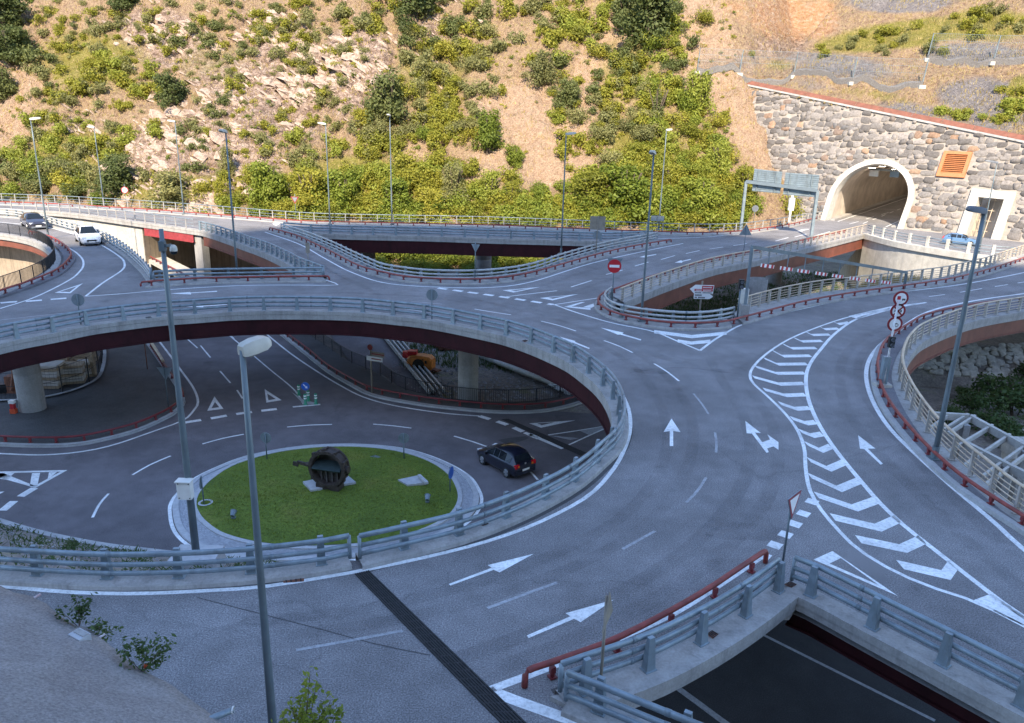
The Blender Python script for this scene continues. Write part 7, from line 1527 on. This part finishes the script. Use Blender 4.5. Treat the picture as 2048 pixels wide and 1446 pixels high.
# orange machine body with rusty chute
b = at(843, 738, LOW); o = thing('orange_machine', 'orange engine housing with a round black opening lying in the yard', 'machine', tuple(b), RAD(-12))
mb = MB(); rows = []
for x, zt, zb, yw in ((-1.05, .95, .15, .4), (-.8, 1.15, .1, .5), (0, 1.2, .05, .55), (.75, 1.15, .05, .55), (1.0, .95, .1, .5)): rows.append([Vector((x, -yw, zb)), Vector((x, -yw, zt - .15)), Vector((x, -yw + .15, zt)), Vector((x, yw - .15, zt)), Vector((x, yw, zt - .15)), Vector((x, yw, zb))])
mb.grid(rows, close_u=True); mb.poly(rows[0]); mb.poly(rows[-1][::-1]); smoothmod(mb.build('housing', 'digger_orange', o, world=False), 30)
mb = MB(); mb.lathe([(.0, .0), (.4, .0), (.46, -.03), (.5, -.02), (.46, .02)], (-.05, -.57, .5), 20, 'y'); mb.build('round_opening', 'tyre', o, world=False)
mb = MB(); mb.box((-.75, .1, 1.3), (.7, .6, .3), RAD(10)); mb.box((-1.25, .2, 1.05), (.6, .5, .5), RAD(-10)); mb.build('top_cover', 'sign_red', o, world=False)
mb = MB(); mb.box((1.2, -.3, .15), (.9, .5, .12), RAD(-25)); mb.box((.7, -.75, .1), (.9, .3, .12), RAD(10)); mb.build('chute', 'rust', o, world=False); mb = MB(); mb.box((.55, -.57, .78), (.16, .03, .24)); mb.box((.3, -.56, .95), (.1, .03, .08)); mb.build('vent_hole', 'tyre', o, world=False)
# rubble and weeds in the yard
mb = MB()
for i in range(900):
    x, y = random.uniform(780, 1160), random.uniform(690, 800); p = at(x, y, LOW - .04); s = random.uniform(.05, .18); i0 = len(mb.v); mb.v += [tuple(p + Vector((s * math.cos(a) * random.uniform(.7, 1.2), s * math.sin(a) * random.uniform(.7, 1.2), 0))) for a in (0, 1.3, 2.6, 3.9, 5.2)] + [tuple(p + Vector((0, 0, s * .8)))]; mb.f += [(i0 + k, i0 + (k + 1) % 5, i0 + 5) for k in range(5)]
tag(mb.build('rubble', 'pebble'), 'grey rubble strewn over the storage yard', 'rubble', kind='stuff')
tuft_field([at(random.uniform(800, 1150), random.uniform(672, 735), LOW - .05) for _ in range(900)] + [at(random.gauss(1060, 30), random.gauss(730, 8), LOW - .05) for _ in range(300)], .2, .6, 'leaf_shade', 'yard_weeds', 'green weeds between the pipes in the storage yard')
# left yard: stacks of boards, timber posts, mesh fence
FP = [(-120,806),(0,802),(45,800),(95,794),(150,780),(190,760),(203,735),(206,705),(200,680)]
fp = resample(W(FP, LOW + .14, 6), .5); o = thing('mesh_fence', 'black mesh fence curving round the stacked boards at lower left', 'fence', tuple(fp[20]))
for p, a in posts_along(fp, 2.4, .4): mb = MB(); mb.box(p + Vector((0, 0, 1.0)), (.06, .06, 2.0), a); mb.build('post', 'black_iron', o)
mb = MB()
for hh in (.05, 1.0, 1.95): mb.tube([p + Vector((0, 0, hh)) for p in fp], .018, 4)
for p in resample(fp, .25): mb.bar(p, p + Vector((0, 0, 1.95)), .008, .008)
tag(mb.build('wire_mesh', 'black_iron', o), kind='stuff'); mb = MB(); mb.grid([[p + Vector((0, 0, -.1)), p + Vector((0, 0, .12)), q + Vector((0, 0, .12))] for p, q in zip(fp, offset(fp, -.25))]); mb.build('plinth', 'kerb_stone', o)
def board_stack(px_, size, n_, mat, label, rz=0):
    b = at(*px_, LOW + .14); o = thing('board_stack', label, 'boards', tuple(b), rz)
    hh = size[2] / n_
    for k in range(n_): mb = MB(); mb.box((random.uniform(-.06, .06), random.uniform(-.06, .06), hh * (k + .5)), (size[0] * random.uniform(.94, 1.03), size[1], hh * .8)); mb.build('board', mat if k % 3 else 'pallet_wood', o, world=False)
board_stack((104,772), (1.6, 1.4, 1.7), 8, 'pale_board', 'pale stack of boards next to the left round pier', .1); board_stack((148,764), (1.5, 1.2, 1.4), 7, 'pale_board', 'pale stack of boards in the middle of the left yard', .35); board_stack((120,742), (1.8, 1.4, 1.5), 6, 'pallet_wood', 'dark stack of pallets behind the pale boards', .2); board_stack((172,752), (.9, .9, 1.2), 5, 'pale_board', 'narrow stack of boards at the bend of the mesh fence', .4)
board_stack((95,720), (2.4, 1.4, 1.4), 6, 'rust', 'rusty stack under the deck behind the left pier', .1); board_stack((160,722), (2.4, 1.2, 1.2), 5, 'pallet_wood', 'brown stack of timber under the deck', .2)
for i, (x, y, h_, lab) in enumerate(((188,752,2.3,'square brown timber post at the fence bend'), (30,745,1.8,'dark iron post at the far left of the yard'))):
    b = at(x, y, LOW + .14); o = thing('timber_post', lab, 'post', tuple(b)); mb = MB(); mb.box(b + Vector((0, 0, h_ / 2)), (.34, .34, h_)); mb.build('shaft', 'pallet_wood', o); mb = MB(); mb.box(b + Vector((0, 0, h_ + .03)), (.4, .4, .06)); mb.build('cap', 'rust', o)
b = at(28, 784, LOW + .14); o = thing('rusty_machine', 'rusty orange machine parts left of the round pier', 'machine', tuple(b)); mb = MB(); mb.box(b + Vector((0, 0, .6)), (.7, .6, 1.2)); mb.tube([b + Vector((.2, -.4, .3)), b + Vector((.5, -.3, 1.8))], .16, 8); mb.build('body', 'rust', o); mb = MB(); mb.box(b + Vector((-.8, -.2, .35)), (1.0, .5, .6), .3); mb.tube([b + Vector((-1.2, 0, .3)), b + Vector((-.6, -.3, 1.5))], .1, 8); mb.build('frame', 'black_iron', o)

# ================================================================== steel frame and rubble slope below the right-hand curve
zf = -1.0; o = thing('steel_frame', 'pale open steel frame of beams standing below the right-hand railing', 'steel frame', tuple(at(1960, 930, LOW)))
def fb(p, q, s=.22, nm='beam', m_='galv'):
    mb = MB(); a, b = at(*p, zf), at(*q, zf); mb.bar(a, b, s * .55, s); mb.build(nm, m_, o)
def zE(l): return [(1800 + x / 3.443, 640 + y / 3.443) for x, y in l]
for a, b in (zE([(215,655),(480,672)]), zE([(480,672),(860,880)]), zE([(860,880),(1000,960)]), zE([(340,800),(740,1010)]), zE([(740,1010),(900,1090)])): fb(a, b, .34, 'edge_beam', 'concrete_light')
for a, b in (zE([(150,790),(335,655)]), zE([(300,760),(465,655)]), zE([(330,785),(515,665)]), zE([(310,925),(635,730)]), zE([(420,1020),(755,795)]), zE([(570,1080),(855,875)]), zE([(560,1160),(854,940)])): fb(a, b, .2, 'cross_beam', 'concrete_light')
for q in zE([(455,720),(860,900),(740,1010)]): a = at(*q, zf); mb = MB(); mb.bar(a, Vector((a.x, a.y, LOW)), .3, .3); mb.build('column', 'concrete_pier', o)
q = at(2030, 970, LOW); o2 = thing('block_pier', 'pale block masonry pier at the right edge below the railing', 'pier', tuple(q))
for k in range(3):
    for j in range(2): mb = MB(); mb.box(q + Vector((-.45 + j * .9 + (k % 2) * .1, 0, .45 + k * .92)), (.86, 1.2, .86)); mb.build('block', 'concrete_light', o2)
# rubble revetment: stones on a slope under the right-hand curve
rv = thing('rubble_revetment', 'sloping revetment of pale rough stones below the right-hand curve', 'stone wall', tuple(at(1930, 730, LOW)))
ra, rb = at(1800, 770, LOW), at(2100, 790, LOW); rc, rd = at(1830, 690, LOW + 2.6), at(2120, 690, LOW + 3.0); mb = MB(); mb.quad(ra, rb, rd, rc); mb.build('slope_bed', 'dirt', rv)
mb = MB(); mb.quad(rc, rd, rd + (rd - CAM).normalized() * 14, rc + (rc - CAM).normalized() * 14)
up_ = (rc - ra).normalized(); al = (rb - ra).normalized(); nn = al.cross(up_).normalized(); nn = -nn if nn.dot(CAM - ra) < 0 else nn; M3 = Matrix(((al.x, -nn.x, up_.x), (al.y, -nn.y, up_.y), (al.z, -nn.z, up_.z))); simple('dry_stone', (.42, .39, .35), .9, 0, .35, 2.5, .5)
sm2 = []
for i in range(6): mb = MB(); mb.v, mb.f = stone_verts(random); sm2.append(mesh_of(mb, 'stone', 'dry_stone', False))
u = .35; row = 0
while u < .98:
    pass; w_ = 0.02
    while w_ < .98:
        a = ra.lerp(rb, w_); b = rc.lerp(rd, w_); p = a.lerp(b, u if u < 1 else 1); sz = random.uniform(.4, .85)
        if random.random() < .82: s_ = inst(sm2[random.randrange(6)], 'stone', p, parent=rv); s_.rotation_euler = (M3 @ Matrix.Rotation(random.uniform(-.5, .5), 3, 'Y')).to_euler(); s_.scale = (sz * 1.1, random.uniform(.1, .22), sz * random.uniform(.65, .95))
        w_ += sz * 1.0 / (rb - ra).length
    u += .09
tp = fill('terrace', [tuple(p[:2]) for p in (rc, rd, rd + Vector((14, 16, 0)), rc + Vector((4, 18, 0)))], [], 'dirt', LOW + 2.75); tag(tp, kind='structure')

# ================================================================== sprayed concrete slope at the viewer's feet
EDG = [(-120,1118),(0,1173),(28,1186),(60,1192),(110,1222),(150,1248),(185,1262),(215,1290),(262,1322),(300,1345),(345,1374),(390,1405),(432,1436),(470,1470),(540,1520)]
ew = [at(x, y, 3.6) for x, y in EDG]; mm, nt_, b_ = _nodes('gunite'); n1 = noise_node(nt_, 1.3, 8, .7); n2 = noise_node(nt_, 22, 6, .75); n3 = noise_node(nt_, 2.0, 6, .6, 'pos', (.5, .5, 2))
c_ = ramp(nt_, n1.outputs['Fac'], [(.3, (.21, .185, .18)), (.55, (.27, .245, .235)), (.75, (.33, .30, .29))]).outputs[0]; c_ = mixc(nt_, c_, ramp(nt_, n2.outputs['Fac'], [(.3, .5), (.7, 1.4)]).outputs[0], 1.0, 'MULTIPLY'); nt_.links.new(c_, b_.inputs['Base Color']); b_.inputs['Roughness'].default_value = .95; n4 = noise_node(nt_, 14, 8, .78); bump(nt_, b_, n4.outputs['Fac'], .8, .04); MATS['gunite'] = mm
rows = []
for i, p in enumerate(resample(ew, n=60)):
    c = Vector((-3.2, 0.6, 10.2)); row = []
    for t in np.linspace(0, 1, 26):
        q = p.lerp(Vector((p.x * .55 - 2.2, p.y * .25 - 1.5, 7.6)), float(t)); w_ = float(fbm(np.array([q.x * 1.6]), np.array([q.y * 1.6 + q.z]), 5, 5)[0] - .47) * .2; q = q + Vector((0, 0, w_)); row.append(q)
    e = row[0]; rows.append([Vector((e.x - .15, e.y + .0, -.1)), Vector((e.x - .08, e.y - .05, e.z - .6)), e + Vector((0, 0, -.12))] + row)
mb = MB(); mb.grid(rows); slope = tag(mb.build('concrete_slope', 'gunite', smooth=True), 'rough sprayed concrete slope in the lower left foreground', 'slope'); slope['kind'] = 'structure'
for k_ in ('label', 'category'): del slope[k_]
def eh(x, y, z=3.6): return at(x, y, z)
# ground anchors and drain pipe on the slope edge
for (x, y, lab) in ((62,1197,'small rusty anchor bar on the concrete slope edge, leftmost'), (190,1278,'rusty anchor head on the concrete slope beside the leafy twigs'), (292,1330,'rusty anchor head on the slope edge under the right leafy twig')):
    p = eh(x, y) + Vector((0, 0, -.02)); o = thing('anchor_bolt', lab, 'anchor', tuple(p)); mb = MB(); mb.tube([p, p + Vector((.12, .1, .05))], .022, 7); mb.build('bar', 'mast_white', o); mb = MB(); mb.box(p, (.07, .05, .07), .6); mb.build('plate', 'orange_red', o)
p = eh(160, 1276, 3.75); o = thing('anchor_block', 'small pale concrete block on the concrete slope', 'block', tuple(p)); mb = MB(); mb.box(p, (.3, .2, .16), -.5); mb.build('block', 'slab_pale', o); mb = MB(); mb.box(p + Vector((.02, .02, .085)), (.26, .1, .02), -.5); mb.build('cap', 'concrete_pier', o)
p = eh(440, 1432, 3.6); o = thing('drain_pipe', 'short grey drain pipe poking out of the concrete slope', 'pipe', tuple(p)); mb = MB(); mb.tube([p - Vector((.2, .1, .02)), p + Vector((.16, .1, .03))], .05, 12); mb.build('pipe', 'galv', o, True); mb = MB(); mb.lathe([(.05, 0), (.056, 0), (.056, .02), (.05, .02)], p + Vector((.15, .095, .03)), 12, 'x'); mb.build('collar', 'box_white', o)
def twig(px_list, z, label, n_leaf, leaf, mat='leaf_shade', name='leafy_twig', r=.008):
    P0 = at(*px_list[0], z); o = thing(name, label, 'plant', tuple(P0)); pl = (P0 - CAM); br = MB(); lv = []
    for tip in px_list[1:]:
        T = hit(*tip, P0 + Vector((0, .25, 0)), Vector((0, 1, 0))); mid = P0.lerp(T, .5) + Vector((random.uniform(-.05, .05), random.uniform(-.08, .08), .05)); br.tube([P0, mid, T], r, 5, False, None, r * .4)
        for k in range(n_leaf):
            t = random.uniform(.25, 1.05); c = (P0.lerp(mid, t * 2) if t < .5 else mid.lerp(T, (t - .5) * 2)) + Vector((random.gauss(0, .05), random.gauss(0, .07), random.gauss(0, .05)))
            a = Vector((random.gauss(0, 1), random.gauss(0, 1), random.gauss(0, .5))).normalized(); b_2 = a.cross(Vector((random.gauss(0, 1), random.gauss(0, 1), random.gauss(0, 1)))).normalized(); s = leaf * random.uniform(.6, 1.2); lv += [tuple(c - a * s), tuple(c + b_2 * s * .5), tuple(c + a * s), tuple(c - b_2 * s * .5)]
    br.build('stem', 'bark', o); v = np.array(lv) - np.array(P0); me = cloud_mesh('leaves', v, mat); q = bpy.data.objects.new('leaves', me); COL.objects.link(q); q.parent = o
twig([(158,1256),(118,1222),(150,1192),(178,1200),(165,1215)], 3.55, 'leafy twig over the slope edge, the left one', 60, .045)
twig([(195,1275),(182,1250),(205,1245),(240,1255),(215,1272)], 3.55, 'small leafy twig over the slope edge beside the anchor head', 45, .04)
twig([(285,1345),(245,1290),(275,1280),(310,1278),(338,1280),(320,1315)], 3.55, 'wide leafy twig over the slope edge, the right one', 70, .045)
twig([(615,1530),(620,1350),(632,1375),(598,1400),(585,1420),(660,1405),(675,1425),(640,1430),(565,1435),(610,1440)], 2.6, 'green sapling rising at the bottom edge left of the black joint', 130, .05, 'leaf_green', 'sapling', .015)

# sunlit lower walkway below the left bridge
wk = thing('lower_walkway', 'pale walkway slab below the triangular gap at the left bridge', 'walkway', tuple(at(340, 535, LOW)))
q4 = [at(x, y, -4.2) for x, y in ((284,512),(318,506),(418,556),(398,572))]; mb = MB(); mb.poly(q4); mb.poly([p - Vector((0, 0, .4)) for p in q4][::-1])
for i in range(4): j = (i + 1) % 4; mb.quad(q4[i], q4[j], q4[j] - Vector((0, 0, .4)), q4[i] - Vector((0, 0, .4)))
mb.build('slab', 'concrete_light', wk)
for t in (.15, .5, .85): p = q4[0].lerp(q4[3], t) - Vector((0, 0, .4)); mb = MB(); mb.bar(p, Vector((p.x, p.y, LOW)), .4, .4); mb.build('support', 'concrete_pier', wk)
red_pipe(resample([q4[0].lerp(q4[1], .12), q4[3].lerp(q4[2], .12)], .5), 'red crash pipe on the walkway below the left bridge', -4.2, .3, .07, 1.5, 'red_pipe', (False, False))
